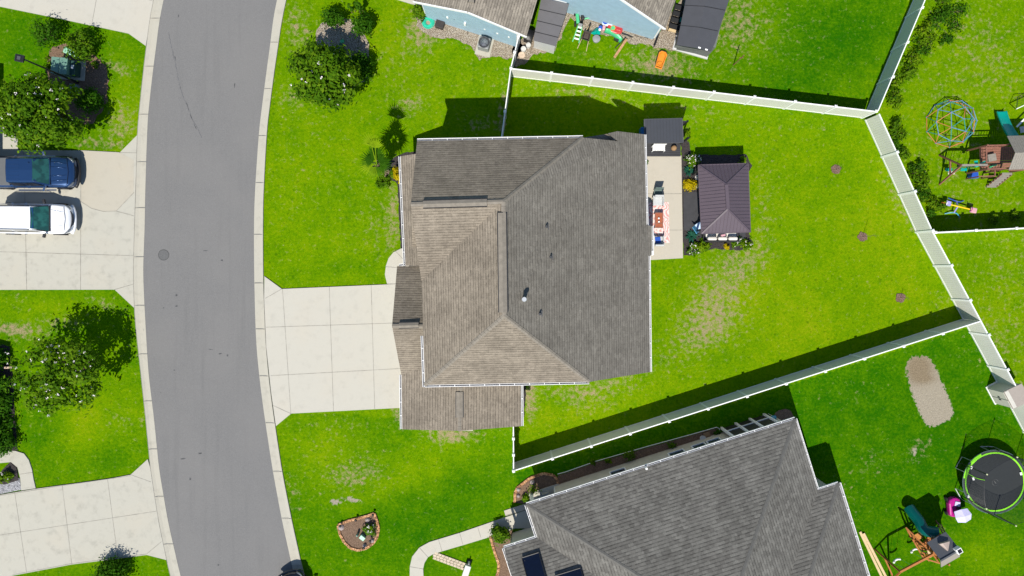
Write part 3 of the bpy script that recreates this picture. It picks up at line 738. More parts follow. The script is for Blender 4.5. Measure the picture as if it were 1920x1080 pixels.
def gutter(parent, pts, side, w_=.12, h=.12):
    """open trough hung outside the eave line; side=+1 left of travel"""
    mb = MB(); ins = MB()
    for i in range(len(pts) - 1):
        a, b = Vector(pts[i]), Vector(pts[i + 1]); d = (b - a).normalized(); n = Vector((-d.y, d.x, 0)) * side
        a2 = a - d * .0; b2 = b + d * (w_ if i < len(pts) - 2 else 0)
        zf = Vector((0, 0, -.03))
        mb.bar(a2 + n * w_ + zf - Vector((0, 0, h / 2)), b2 + n * w_ + zf - Vector((0, 0, h / 2)), .024, h)
        mb.bar(a2 + n * .012 + zf - Vector((0, 0, h / 2)), b2 + n * .012 + zf - Vector((0, 0, h / 2)), .022, h)
        ins.bar(a2 + n * (w_ / 2) + zf - Vector((0, 0, h)), b2 + n * (w_ / 2) + zf - Vector((0, 0, h)), w_, .012)
        L = (b - a).length; k = int(L / .9)
        for j in range(1, k + 1):
            p = a + d * (j * L / (k + 1)) + zf + Vector((0, 0, .005)); mb.bar(p - n * .02, p + n * (w_ + .01), .03, .012)
    g = mb.build('gutter', GUTW, parent); ins.build('gutter_floor', mat('gutter_floor_grey', (.20, .20, .21), .6), g); return g
def ridge_vent(parent, a, b, m, wd=.30):
    a = Vector(a); b = Vector(b); d = (b - a).normalized(); s = Vector((-d.y, d.x, 0))
    mb = MB(); z = Vector((0, 0, .075))
    mb.add([a + s * wd + Vector((0, 0, -.02)), a + z, a - s * wd + Vector((0, 0, -.02)), b + s * wd + Vector((0, 0, -.02)), b + z, b - s * wd + Vector((0, 0, -.02)), a + s * wd + Vector((0, 0, -.16)), a - s * wd + Vector((0, 0, -.16)), b + s * wd + Vector((0, 0, -.16)), b - s * wd + Vector((0, 0, -.16))],
           [(0, 1, 4, 3), (1, 2, 5, 4), (0, 6, 8, 3), (2, 7, 9, 5), (0, 1, 2, 7, 6), (3, 4, 5, 9, 8)])
    o = mb.build('ridge_vent', m, parent)
    e = MB()
    for k in (1, -1): e.bar(a + s * wd * k + Vector((0, 0, -.06)), b + s * wd * k + Vector((0, 0, -.06)), .05, .10)
    e.build('vent_slot', BLACK, o); return o
def walls(parent, segs, m, thick=.15, name='wall'):
    """segs: list of polylines of (point, ztop) following the outside of the house"""
    mb = MB()
    for pl in segs:
        for i in range(len(pl) - 1):
            (a, za), (b, zb) = pl[i], pl[i + 1]; d = (b - a); d.z = 0; L = d.length
            if L < .01: continue
            n = Vector((d.y, -d.x, 0)).normalized() * thick
            A = Vector((a.x, a.y, 0)); B = Vector((b.x, b.y, 0)); ua = Vector((0, 0, za)); ub = Vector((0, 0, zb))
            mb.add([A, B, B + n, A + n, A + ua, B + ub, B + n + ub, A + n + ua], [(0, 1, 2, 3), (4, 7, 6, 5), (0, 4, 5, 1), (1, 5, 6, 2), (2, 6, 7, 3), (3, 7, 4, 0)])
    return mb.build(name, m, parent)
def pipe_vent(parent, px, py, z, tall=.38, metal=False):
    c = P(px, py, z)
    o = MB().lathe([((.11 if metal else .05), -.1), ((.11 if metal else .05), tall), ((.14 if metal else .035), tall), ((.12 if metal else .035), tall + (.08 if metal else -.02))], c, 14).build('vent_pipe', DGREY if not metal else GALV, parent)
    f = MB(); f.box(c + Vector((0, 0, .03)), (.30, .34, .02)); f.lathe([(.12, .0), (.07, .16), (.055, .17)], c, 12); f.build('flashing', DGREY if not metal else GALV, o)
    return o
def window(parent, c, n, w_, h, name='window'):
    """framed window on a wall facing n"""
    n = Vector(n).normalized(); s = Vector((-n.y, n.x, 0)); c = Vector(c); fr = MB(); t = .07
    for k in (1, -1):
        fr.bar(c + s * k * (w_ / 2) - Vector((0, 0, h / 2 + t / 2)) + n * .03, c + s * k * (w_ / 2) + Vector((0, 0, h / 2 + t / 2)) + n * .03, t, t + .0)
        fr.bar(c - s * (w_ / 2 - t / 2) + Vector((0, 0, k * h / 2)) + n * .03, c + s * (w_ / 2 - t / 2) + Vector((0, 0, k * h / 2)) + n * .03, t, t)
    f = MB(); f.bar(c - s * (w_ / 2) + n * .008, c + s * (w_ / 2) + n * .008, .015, h)
    o = fr.build(name, WHITE, parent)
    # pane stands upright behind the frame
    pn = MB(); a = c - s * (w_ / 2 - .03) + n * .02; b = c + s * (w_ / 2 - .03) + n * .02; zz = Vector((0, 0, h / 2))
    pn.add([a - zz, b - zz, b + zz, a + zz, a - zz - n * .01, b - zz - n * .01, b + zz - n * .01, a + zz - n * .01], [(0, 1, 2, 3), (7, 6, 5, 4), (0, 4, 5, 1), (2, 6, 7, 3), (0, 3, 7, 4), (1, 5, 6, 2)])
    pn.build('pane', WINGL, o); return o

# ---- main house
mhouse = thing('house', 'large brown shingled house filling the middle of the photo with pale concrete drive', 'house', P(957, 505))
ZE, ZR = 5.9, 8.9
nA = P(782, 264, ZE); nB = P(1093, 258, ZE); rW = P(770, 383, ZR); rM = P(944, 378, ZR); rS = P(945.5, 592, ZR)
vB = P(790, 527, ZE); SW = P(796.5, 722, ZE); SE = P(1105, 716, ZE)
e1 = P(1219, 697.5, 3.43); e2 = P(1216.5, 480, 3.43); e3 = P(1222.5, 478, 3.3); e4 = P(1222.5, 424, 3.3); e5 = P(1212.5, 422, 3.47); e6 = P(1208.5, 252, 3.5)
x1 = P(1158, 246, 4.75); x0 = P(1140, 250, 5.15); x2 = P(1159, 264.5, 4.75)
roof('roof', [[nA, nB, rM, rW], [rW, rM, vB], [rM, vB, SW, rS], [SW, SE, rS],
     ], SH_MAIN, mhouse)
roof('roof', [[nB, x2, rM], [rM, x2, rS], [rS, x2, x0, x1, e6, e5, e4, e3, e2, e1, SE]], SH_SHADE_STAIN, mhouse)
roof('roof', [[P(1094, 258, 5.0), P(1138, 251, 4.5), P(1162, 264, 4.35), P(1162, 275, 4.5), P(1098, 268, 5.2)]], SH_MAIN, mhouse)
# porch, garage gable and garage
p1 = P(751, 293, 2.9); p2 = P(760, 498, 2.9); p3 = G(822, 500, 3.9); p4 = G(818, 303, 3.9)
ga = P(744.5, 499, 2.9); gb = P(735, 611, 5.4); gcN = G(860, 500, 2.9); gcR = G(860, 600.5, 5.4)
w0 = P(752.5, 703, 2.9); w1 = P(754, 805, 2.9); gr = P(861.5, 808, 3.85); gv = G(873, 655, 3.85); e_1 = P(977.5, 799, 2.9); e_0 = G(975, 660, 2.9)
roof('roof', [[p1, p2, p3, p4]], SH_MAIN, mhouse)
roof('roof', [[ga, gb, gcR, gcN], [gb, w0, gv, G(905, 655, 3.85), G(905, 600.5, 5.4), gcR], [w0, w1, gr, gv], [gv, gr, e_1, e_0]], SH_MAIN, mhouse)
roof('roof', [[P(772.5, 428, 4.15), P(772, 461.5, 3.4), P(781, 461.5, 3.4), P(781, 428, 4.15)]], SH_MAIN, mhouse)
ridge_caps(mhouse, [(rM, nB), (rS, SW), (rS, SE), (rW, rM), (rM, rS), (gb, gcR), (gv, gr)], CAP_MAIN)
up = Vector((0, 0, .0))
ridge_vent(mhouse, P(941, 399, ZR), P(943.5, 586, ZR), CAP_MAIN, .24)
ridge_vent(mhouse, P(793, 383, ZR), P(913, 379.5, ZR), CAP_MAIN, .20)
ridge_vent(mhouse, P(748, 610.5, 5.4), P(785, 609.5, 5.4), CAP_MAIN, .16)
ridge_vent(mhouse, P(861.5, 735, 3.87), P(861.5, 783, 3.87), CAP_MAIN, .22)
gutter(mhouse, [nA, nB], 1); gutter(mhouse, [P(793, 630, ZE), SW, SE], -1)
gutter(mhouse, [e1, e2], -1, .10); gutter(mhouse, [e4, e3], 1, .10)
gutter(mhouse, [e5, e6], -1, .10)
gutter(mhouse, [p1, p2, P(748, 499, 2.9)], -1); gutter(mhouse, [w0, w1], -1); gutter(mhouse, [e_1, P(977, 722, 2.9)], -1)
def inset(p, dx, dy): return Vector((p.x + dx, p.y + dy, 0))
i_ = .35
def drop(z): return z - .16
wl = []
A1 = inset(nA, i_, -i_); B1 = inset(nB, -.0, -i_); RW = inset(rW, .35, 0); VB = inset(vB, .6, 0); SW1 = inset(SW, i_, i_); SE1 = inset(SE, 0, i_)
E1 = inset(e1, -i_, i_); E6 = inset(e6, -i_, -i_)
RW.x = A1.x + .02; VB.x = A1.x + .06
slope_y = (ZR - ZE) / abs(rW.y - nA.y)
walls(mhouse, [[(B1, drop(ZE)), (A1, drop(ZE) + .2), (RW, drop(ZR)), (VB, drop(ZE) + .1), (inset(SW, i_, 2), drop(ZE)), (SW1, drop(ZE)), (SE1, drop(ZE)), (E1, drop(3.5)), (inset(e2, -i_, 0), drop(3.5)), (inset(e3, -i_, 0), drop(3.3)), (inset(e4, -i_, 0), drop(3.3)), (inset(e5, -i_, 0), drop(3.5)), (E6, drop(3.5)), (inset(x1, 0, -i_), drop(4.6)), (inset(x2, -.5, -.3), drop(4.7)), (B1, drop(ZE))]], SIDE_W)
W1 = inset(w1, i_, i_); W0 = inset(ga, i_, -i_); GB = inset(gb, .5, 0); GB.x = W0.x + .02
walls(mhouse, [[(inset(gcN, -.5, -i_), drop(2.9)), (W0, drop(2.9)), (GB, drop(5.3)), (Vector((W0.x + .02, w0.y + .15, 0)), drop(2.85)), (Vector((W1.x, w0.y + .1, 0)), drop(2.85)), (W1, drop(2.9)), (Vector((gr.x, W1.y, 0)), drop(3.85)), (Vector((e_1.x - i_, W1.y, 0)), drop(2.9)), (Vector((e_1.x - i_, e_0.y, 0)), drop(2.9))]], SIDE_W)
# garage door, porch posts, windows
gd = MB(); 
for k in range(4): gd.box((W0.x - .02, (GB.y - .1), .35 + k * .56), (.05, 4.9, .53))
gd.build('garage_door', WHITE, mhouse)
for t in (.08, .5, .92):
    q = p1.lerp(p2, t); MB().box((q.x + .22, q.y, 1.4), (.14, .14, 2.8)).build('porch_post', WHITE, mhouse)
MB().prism([inset(p1, .1, -.1), inset(p2, .1, .1), inset(p3, 0, .1), inset(p4, 0, -.1)], 0, .12).build('porch_slab', PATIO, mhouse)
window(mhouse, (A1.x - .0, A1.y - 2.2, 4.9), (-1, 0, 0), 1.4, 1.3); window(mhouse, (A1.x, A1.y - 4.4, 4.9), (-1, 0, 0), 1.4, 1.3)
for t in (.2, .5, .8):
    q = A1.lerp(B1, t); window(mhouse, (q.x, q.y, 4.5), (0, 1, 0), 1.0, 1.3)
pipe_vent(mhouse, 1024, 425, 7.35); pipe_vent(mhouse, 1032, 482, 7.2); pipe_vent(mhouse, 1012, 588, 7.6); pipe_vent(mhouse, 982.5, 560, 8.1, .75, True)
# wall light box on the east eave
MB().box(P(1221, 474.5, 3.25), (.22, .28, .12)).build('downspout_box', WHITE, mhouse)

# ---- south east grey house
h2 = thing('house', 'grey shingled house at the lower right with navy solar panels on its roof', 'house', P(1260, 1000))
zE = 2.9
A = P(987.5, 947, zE); B = P(1491.5, 786, zE); C = P(1536, 918.5, zE); D = P(1573, 908.5, zE); Fv = P(1009.5, 1007.5, zE); Gw = P(945.5, 1029, zE)
dx = (B - A); dx.z = 0; Ld = dx.length; dx.normalize(); dn = Vector((dx.y, -dx.x, 0))      # dn points south (inward from N eave)
s2 = .50
def hp(c_, a, b, d): return c_ + a * d + b * d + Vector((0, 0, s2 * d))
Hh = Ld / 2
apex = A + dx * Hh + dn * Hh + Vector((0, 0, s2 * Hh))
C.z = zE
SEm = A + dx * Ld + dn * Ld; SWm = A + dn * Ld
# snap C and F onto the main eaves
C = B + dn * (C - B).dot(dn); Fv = A + dn * (Fv - A).dot(dn); D = C + dx * (D - C).dot(dx); Gw = Fv - dx * (Fv - Gw).dot(dx)
dV = 5.2
V1 = hp(C, -dx, dn, dV); H2 = hp(D, -dx, dn, dV); E3 = D + dn * 13; E3u = H2 + dn * (13 - 2 * dV); V1b = V1 + dn * (13 - 2 * dV)
V2 = hp(Fv, dx, dn, dV); G2 = Gw + dn * dV + Vector((0, 0, s2 * dV)); G3 = Gw + dn * dV * 2; V3 = Fv + dn * dV * 2
sB = B + dn * Ld; 
roof('roof', [[A, B, apex], [B, C, V1, apex], [apex, V1, V1b, sB], [A, Fv, V2, apex], [apex, V2, SWm], [V2, V3, SWm], [SWm, sB, apex]], SH_GREY, h2)
roof('roof', [[C, D, H2, V1], [D, E3, E3u, H2], [V1, H2, E3u, V1b], [E3, E3u, V1b]], SH_GREY, h2)
roof('roof', [[Fv, Gw, G2, V2], [G2, G3, V3, V2]], SH_GREY, h2)
ridge_caps(h2, [(apex, A), (apex, B), (H2, D)], CAP_GREY)
gutter(h2, [A, B], 1, .12); gutter(h2, [B, C, D], 1, .10); gutter(h2, [D, E3], 1, .16)
gutter(h2, [A, Fv, Gw], -1, .12); gutter(h2, [Gw, G3 - dn * 6], -1, .12)
o_ = .42
def wp(a, u, v): return a + dx * u + dn * v
pA = wp(A, 1.9, o_); pB = wp(B, -o_, o_)
zt = zE - .08
walls(h2, [[(wp(C, -o_, o_), zt), (pB, zt), (pA, zt), (wp(A, 1.9, 2.6), zt), (wp(Fv, o_, .4), zt), (wp(Gw, o_, o_), zt), (wp(G2, o_, 0), 5.2), (wp(G3, o_, -o_), zt)], [(wp(E3, -o_, 0), zt), (wp(D, -o_, o_), zt), (wp(C, -o_, o_), zt)]], SIDE_T)
MB().bar(pA + Vector((0, 0, -2.9)) , pA + Vector((0, 0, -.1)), .2).build('corner_board', WHITE, h2)
MB().bar(wp(A, .3, .3) + Vector((0, 0, -2.9)), wp(A, .3, .3) + Vector((0, 0, -.1)), .2).build('porch_post', WHITE, h2)
MB().prism([wp(A, -.0, .2), wp(A, 2.2, .2), wp(A, 2.2, 2.7), wp(Fv, 0, .4)], 0, .14).build('porch_slab', CONC, h2)
for px_, py_ in ((1160, 886), (1272, 851), (1317, 837.6), (1341, 829.6)):
    q = P(px_, py_, 2.0); t = (q - A).dot(dx); window(h2, A + dx * t + dn * (o_ - .155) + Vector((0, 0, -1.15)), -dn, 1.0, 1.5)
# screened porch on the north east corner
sp = MB(); spg = MB()
t0 = (P(1370, 815, 2) - A).dot(dx); t1 = (P(1452, 785, 2) - A).dot(dx)
for k in range(4):
    q = A + dx * (t0 + (t1 - t0) * k / 3) + dn * .0; q.z = 0
    sp.bar(q, q + Vector((0, 0, 2.75)), .14)
    if k < 3:
        q2 = A + dx * (t0 + (t1 - t0) * (k + 1) / 3); q2.z = 0
        sp.bar(q + Vector((0, 0, 1.0)), q2 + Vector((0, 0, 1.0)), .06, .08); spg.bar(q + Vector((0, 0, .5)) + dn * .03, q2 + Vector((0, 0, .5)) + dn * .03, .02, .9)
        spg.bar(q + Vector((0, 0, 1.9)) + dn * .03, q2 + Vector((0, 0, 1.9)) + dn * .03, .02, 1.7)
sf = sp.build('porch_frame', WHITE, h2); spg.build('screen', BLACKP, sf)
# solar panels on the low roof
def on_roof(px_, py_, off):
    """point of the N3 slope under the pixel, lifted by off"""
    o = Vector((0, 0, H)); d = (CAMR @ Vector((px_ - CX, -(py_ - CY), -F_PX))); nn = (Vector((0, 0, 1)) - dn * s2).normalized()
    t = (Gw - o).dot(nn) / d.dot(nn); return o + d * t + nn * off
for quad_ in ([(979, 1046), (1010.5, 1036), (1026, 1092), (994, 1104)], [(1040, 1080), (1088.5, 1065), (1101, 1112), (1053, 1126)]):
    q = [on_roof(x, y, .14) for x, y in quad_]; ob = MB().plate(q, .05).build('solar_panel', SOLAR, h2)
    fr = MB()
    for i in range(4): fr.bar(q[i], q[(i + 1) % 4], .04, .06)
    fr.build('frame', BLACK, ob)
    q2 = [on_roof(x, y, .012) for x, y in quad_]; lg = MB()
    for i in range(4): lg.bar(q2[i].lerp(q2[(i + 2) % 4], .12), q[i].lerp(q[(i + 2) % 4], .12), .05)
    lg.build('mount', DGREY, ob)
q = P(1211, 877, 3.05); MB().lathe([(.07, -.1), (.07, .25), (.05, .25)], q, 12).build('vent_pipe', WHITE, h2)

# ---- blue house
h3 = thing('house', 'pale blue sided house with tan shingles at the top of the photo', 'house', P(1000, -40))
L0 = P(775, 3, 2.9); K0 = P(877, 23, 4.45); R0 = P(987, 69, 2.9)
un = (P(1007, 0, 2.9) - R0); un.z = 0; un.normalize()
def ext(p, d): return p + un * d
h3R = G(1227, 81, 2.9)
fd = (G(1065, 20) - G(1225, 70)); fd.z = 0; fd.normalize()
R1 = P(1247, 54, 2.9); pk = R1 + fd * 4.5 + Vector((0, 0, 3.25)); Lk = R1 + fd * 7.2 + Vector((0, 0, 3.25 - 1.95))
roof('roof', [[L0, K0, ext(K0, 9), ext(L0, 9)], [K0, R0, ext(R0, 9), ext(K0, 9)]], SH_TAN, h3)
u2 = (P(1267, 0, 2.9) - R1); u2.z = 0; u2.normalize()
roof('roof', [[R1, pk, pk + u2 * 9, R1 + u2 * 9], [pk, Lk, Lk + u2 * 9, pk + u2 * 9]], SH_TAN, h3)
ridge_vent(h3, P(883.5, 4, 4.5), P(886, -20, 4.5), CAP_TAN, .18)
WL = P(802, 30); WR = P(969, 84); dW = (WR - WL).normalized()
tK = (Vector((K0.x, K0.y, 0)) - WL).dot(dW); WK = WL + dW * tK
walls(h3, [[(WL + un * 9, 2.75), (WL, 2.75), (WK, 4.28), (WR, 2.80), (WR + un * 9, 2.80)]][::1], SIDE_B)
V_R = P(1225, 70); V_L = P(1055, 17); dV_ = (V_L - V_R).normalized()
pkt = 4.2
walls(h3, [[(V_L + dV_ * .6 + u2 * 3, 4.6), (V_L + dV_ * .6, 4.6), (V_R + dV_ * pkt, 5.85), (V_R, 2.85), (V_R + u2 * 9, 2.85)]], SIDE_B)
MB().bar(WL + Vector((-.02, 0, 0)), WL + Vector((-.02, 0, 2.7)), .17).build('corner_board', WHITE, h3)
MB().bar(WR, WR + Vector((0, 0, 2.7)), .17).build('corner_board', WHITE, h3)
MB().bar(V_R, V_R + Vector((0, 0, 2.8)), .17).build('corner_board', WHITE, h3)
for a_, b_ in ((L0, K0), (K0, R0), (R1, pk)): MB().bar(a_ - Vector((0, 0, .08)), b_ - Vector((0, 0, .08)), .06, .17).build('fascia', WHITE, h3)
bt = MB(); bt.bar(WL + Vector((0, -.03, .05)), WR + Vector((0, -.03, .05)), .05, .1); bt.bar(V_R + Vector((0, -.03, .05)), V_L + Vector((0, -.03, .05)), .05, .1); bt.build('base_trim', WHITE, h3)
sN = Vector((dW.y, -dW.x, 0))
for (x, y, sz) in ((839, 33, .26), (852, 36, .16), (873, 42, .42), (909, 54, .18), (919.5, 58, .14), (933, 61, .2), (957, 60, .2)):
    z = 1.5; q = P(x, y, z); t = (q - WL).dot(dW); c = WL + dW * t + sN * .07 + Vector((0, 0, z))
    MB().bar(c - Vector((0, 0, sz / 2)), c + Vector((0, 0, sz / 2)), sz, .12, up=(dW.x, dW.y, 0)).build('meter_box' if sz > .2 else 'wall_fitting', WHITE, h3, bevel=.02)
window(h3, V_R + dV_ * 4.55 + Vector((0, 0, 3.0)) + Vector((0, -.03, 0)), (-dV_.y * -1, dV_.x * -1, 0) if False else (dW.y, -dW.x, 0), .9, 1.3)
sN2 = Vector((dV_.y, -dV_.x, 0)); sN2 = sN2 if sN2.y < 0 else -sN2
for x, y in ((1221, 59.5),):
    q = P(x, y, 1.0); t = (q - V_R).dot(dV_); c = V_R + dV_ * t + sN2 * .05 + Vector((0, 0, 1)); MB().bar(c, c + Vector((0, 0, .2)), .12, .1).build('wall_fitting', GALV, h3)

# ------------------------------------------------------------------ FOLIAGE
def leaf_mesh(name, centers, normals, size, m, parent, rs, tint=None, aspect=1.9):
    """many small pointed leaves; centers/normals Nx3 world"""
    n = len(centers); nrm = normals / (np.linalg.norm(normals, axis=1, keepdims=True) + 1e-9)
    r = rs.normal(size=(n, 3)); u = r - (r * nrm).sum(1, keepdims=True) * nrm; u /= (np.linalg.norm(u, axis=1, keepdims=True) + 1e-9)
    v = np.cross(nrm, u); sz = (size * rs.uniform(.65, 1.35, size=(n, 1)))
    off = np.array(wloc(parent)) if parent else np.zeros(3); c = centers - off
    q = np.stack([c - u * sz * aspect / 2, c + v * sz * .5 - nrm * sz * .12, c + u * sz * aspect / 2 - nrm * sz * .15, c - v * sz * .5 - nrm * sz * .12], 1)
    me = bpy.data.meshes.new(name); me.from_pydata(q.reshape(-1, 3).astype(np.float32), [], np.arange(n * 4, dtype=np.int32).reshape(n, 4)); me.update()
    t = rs.uniform(0, 1, n) if tint is None else np.clip(tint, 0, 1)
    a = me.attributes.new('tint', 'FLOAT', 'POINT'); a.data.foreach_set('value', np.repeat(t, 4).astype(np.float32))
    me.materials.append(m); o = bpy.data.objects.new(name, me); COL.objects.link(o)
    if parent: o.parent = parent
    return o
def clump_points(rs, c, rad, nclump, per, clr, flat=.8, shell=.55):
    """leaf positions gathered in clumps spread through an ellipsoid"""
    cc = []
    while len(cc) < nclump:
        p = rs.uniform(-1, 1, 3); l = np.linalg.norm(p)
        if l > 1 or l < shell * rs.uniform(0, 1): continue
        cc.append(p)
    cc = np.array(cc) * np.array(rad) + np.array(c)
    idx = rs.integers(0, nclump, nclump * per); off = rs.normal(size=(nclump * per, 3)) * clr * np.array([1, 1, flat])
    pts = cc[idx] + off; nr = off / clr * .5 + (pts - np.array(c)) / np.array(rad) * .5 + rs.normal(size=pts.shape) * .55 + np.array([0, 0, .9])
    hue = rs.uniform(0, 1, nclump)[idx] * .5 + rs.uniform(0, 1, len(pts)) * .5
    keep = pts[:, 2] > .05
    return pts[keep], nr[keep], hue[keep], cc
def tree(name, label, cat, ground, height, rad, nclump, per, m, seed, leaf=.11, clr=.22, trunks=4, blooms=0, group=None, crown_z=None, shell=.55, trunk_r=.06, bsize=.08):
    rs = np.random.default_rng(seed); g = P(*ground)
    root = thing(name, label, cat, g, group)
    cz = crown_z if crown_z else height - rad[2]; c = (g.x, g.y, cz)
    pts, nr, hue, cc = clump_points(rs, c, rad, nclump, per, clr, shell=shell)
    mb = MB()
    for k in range(trunks):
        a = 2 * PI * k / trunks + rs.uniform(-.3, .3); r0 = .10 if trunks > 1 else 0
        fork = Vector((g.x + math.cos(a) * rad[0] * .3 * (trunks > 1), g.y + math.sin(a) * rad[1] * .3 * (trunks > 1), cz * .62))
        mb.tube([(g.x + r0 * math.cos(a), g.y + r0 * math.sin(a), 0), (g.x + r0 * 1.6 * math.cos(a), g.y + r0 * 1.6 * math.sin(a), cz * .3), fork], [trunk_r, trunk_r * .85, trunk_r * .65], 7)
        near = [q for q in cc if abs((math.atan2(q[1] - g.y, q[0] - g.x) - a + PI) % (2 * PI) - PI) < PI / trunks]
        for q in near[:9]:
            mid = fork.lerp(Vector(q), .5) + Vector((0, 0, .12)); mb.tube([fork, mid, Vector(q)], [trunk_r * .5, trunk_r * .32, trunk_r * .12], 5)
    mb.build('trunk', BARK, root)
    leaf_mesh('crown', pts, nr, leaf, m, root, rs, hue)
    if blooms:
        idx = rs.integers(0, len(cc), blooms); bc = cc[idx] + rs.normal(size=(blooms, 3)) * clr * .9; bc[:, 2] = np.maximum(bc[:, 2], cz - rad[2] * .2) + clr * .8
        bp = np.repeat(bc, 7, 0) + rs.normal(size=(blooms * 7, 3)) * bsize * .55
        leaf_mesh('blossom', bp, rs.normal(size=bp.shape) + np.array([0, 0, 1.2]), bsize, BLOOM, root, rs, aspect=1.1)
    return root
MY = 'crepe myrtle trees in the front yards'
tree('flowering_tree', 'broad dense tree with pinkish white blossom standing above the blue pickup', 'tree', (130, 228), 4.2, (2.4, 2.3, 1.35), 125, 105, LEAF, 11, leaf=.125, clr=.26, blooms=75, group=MY, bsize=.075)
tree('flowering_tree', 'open crowned tree with scattered white blossom on the lawn below the white car', 'tree', (160, 692), 4.3, (2.75, 2.3, .9), 92, 44, LEAF, 12, leaf=.135, clr=.26, blooms=80, group=MY, shell=.35, bsize=.07, crown_z=3.0)
tree('flowering_tree', 'bushy tree with white blossom overhanging the gravel bed beside the road', 'tree', (630, 160), 3.9, (1.95, 1.9, 1.2), 95, 95, LEAF, 13, leaf=.135, clr=.25, blooms=42, group=MY, bsize=.075)
def shrub(name, label, ground, r, h, m, seed, leaf=.09, blooms=0, group=None, n=26, per=48, ry=None, cat='shrub', trunks=3, bsize=.06, shell=.35):
    return tree(name, label, cat, ground, h, (r * .80, (ry or r) * .80, h * .40), n, per, m, seed, leaf=leaf, clr=r * .22, trunks=trunks, blooms=blooms, group=group, crown_z=h * .55, trunk_r=.025, shell=shell, bsize=bsize)
UB = 'shrubs in the utility bed by the upper drive'
shrub('shrub', 'loose dark shrub left of the rounded shrub by the upper driveway edge', (105, 74), 1.0, 1.7, LEAFD, 21, group=UB, n=30, per=30)
shrub('shrub', 'rounded bright shrub beside the upper driveway edge', (163, 90), 1.0, 1.5, LEAF, 22, group=UB, n=36, per=50)
shrub('shrub', 'dark rounded shrub at the right of the flowering tree above the pickup', (180, 196), .85, 1.4, LEAFD, 23, group=UB, n=34, per=50)
shrub('small_plant', 'tiny green plant on the mulch right of the big green utility cabinet', (180, 122), .25, .35, LEAF, 24, n=8, per=24, leaf=.06, cat='plant')
shrub('small_plant', 'yellow green plant left of the big green utility cabinet', (97, 124), .32, .4, LEAFY, 25, n=8, per=30, leaf=.07, cat='plant')
shrub('small_plant', 'low plant in front of the upper green junction box', (92, 112), .2, .25, LEAFY, 26, n=6, per=20, leaf=.06, cat='plant')
GB_ = 'shrubs round the gravel bed by the road'
shrub('shrub', 'dark shrub at the upper left of the gravel bed', (630, 44), .72, 1.6, LEAFD, 31, group=GB_, n=26, per=42)
shrub('shrub', 'dark shrub at the upper right of the gravel bed', (684, 57), .72, 1.7, LEAFD, 32, group=GB_, n=28, per=44, ry=.85)
shrub('shrub', 'dense very dark shrub at the lower right of the gravel bed', (681, 132), .95, 1.5, LEAFD, 33, group=GB_, n=40, per=55)
shrub('shrub', 'slender dark shrub growing above the gravel bed near the top of the photo', (679, 24), .26, 2.3, LEAFD, 34, group=GB_, n=14, per=22, leaf=.08)
shrub('shrub', 'thin short dark shrub beside the slender one near the top of the photo', (663, 22), .2, 1.4, LEAFD, 35, group=GB_, n=8, per=20, leaf=.07)
shrub('shrub', 'bright leafy shrub at the left corner of the blue house', (788, 27), .5, 1.0, LEAF, 36, n=20, per=36)
shrub('shrub', 'large round dark shrub at the lower edge of the bottom left driveway', (222, 1066), 1.15, 1.5, LEAFD, 37, n=44, per=60)
shrub('shrub', 'bright glossy round shrub between path and grey house porch', (938, 996), .62, 1.05, LEAF, 38, n=26, per=55, leaf=.1)
shrub('shrub', 'small green shrub at the end of the terracotta edged bed by the porch', (985, 932), .32, .5, LEAF, 39, n=10, per=30)
shrub('shrub', 'sparse reddish brown shrub in the terracotta edged bed by the porch', (1003, 915), .55, .7, LEAFY, 40, n=12, per=12, leaf=.07)
shrub('shrub', 'leafy shrub beside the lower left path bend', (18, 893), .40, .7, LEAFY, 41, n=12, per=36, blooms=5)
shrub('shrub', 'white flowering shrub in the D shaped front garden bed', (694, 990), .42, .6, LEAF, 42, n=14, per=34, blooms=22, bsize=.055)
for i, (x, y, r) in enumerate([(12, 755, .55), (10, 795, .62), (16, 828, .65), (4, 716, .5), (2, 668, .55)]):
    shrub('hedge_bush', ['dark hedge bush below the pale gutter end at the left edge', 'middle dark hedge bush at the left edge', 'lowest dark hedge bush by the path at the left edge', 'dark hedge bush above the others at the left edge', 'topmost dark hedge bush at the left edge'][i], (x, y), r + .25, 1.0, LEAFD, 50 + i, n=26, per=60, group='hedge along the left edge', leaf=.1, cat='bush')
# planting along the long bed of the grey house
for i, (x, y) in enumerate([(1112, 865), (1140, 862), (1180, 853), (1258, 833), (1344, 810)]):
    shrub('small_plant', ['tiny plant at the left end of the long mulch bed', 'yellowish small plant in the long mulch bed', 'bushy small plant in the long mulch bed', 'small plant near the middle of the long mulch bed', 'small plant at the right end of the long mulch bed'][i], (x, y), [.2, .22, .45, .3, .25][i], .4, [LEAF, LEAFY, LEAF, LEAF, LEAFD][i], 60 + i, n=9, per=22, leaf=.07, cat='plant', group='plants in the long bed')
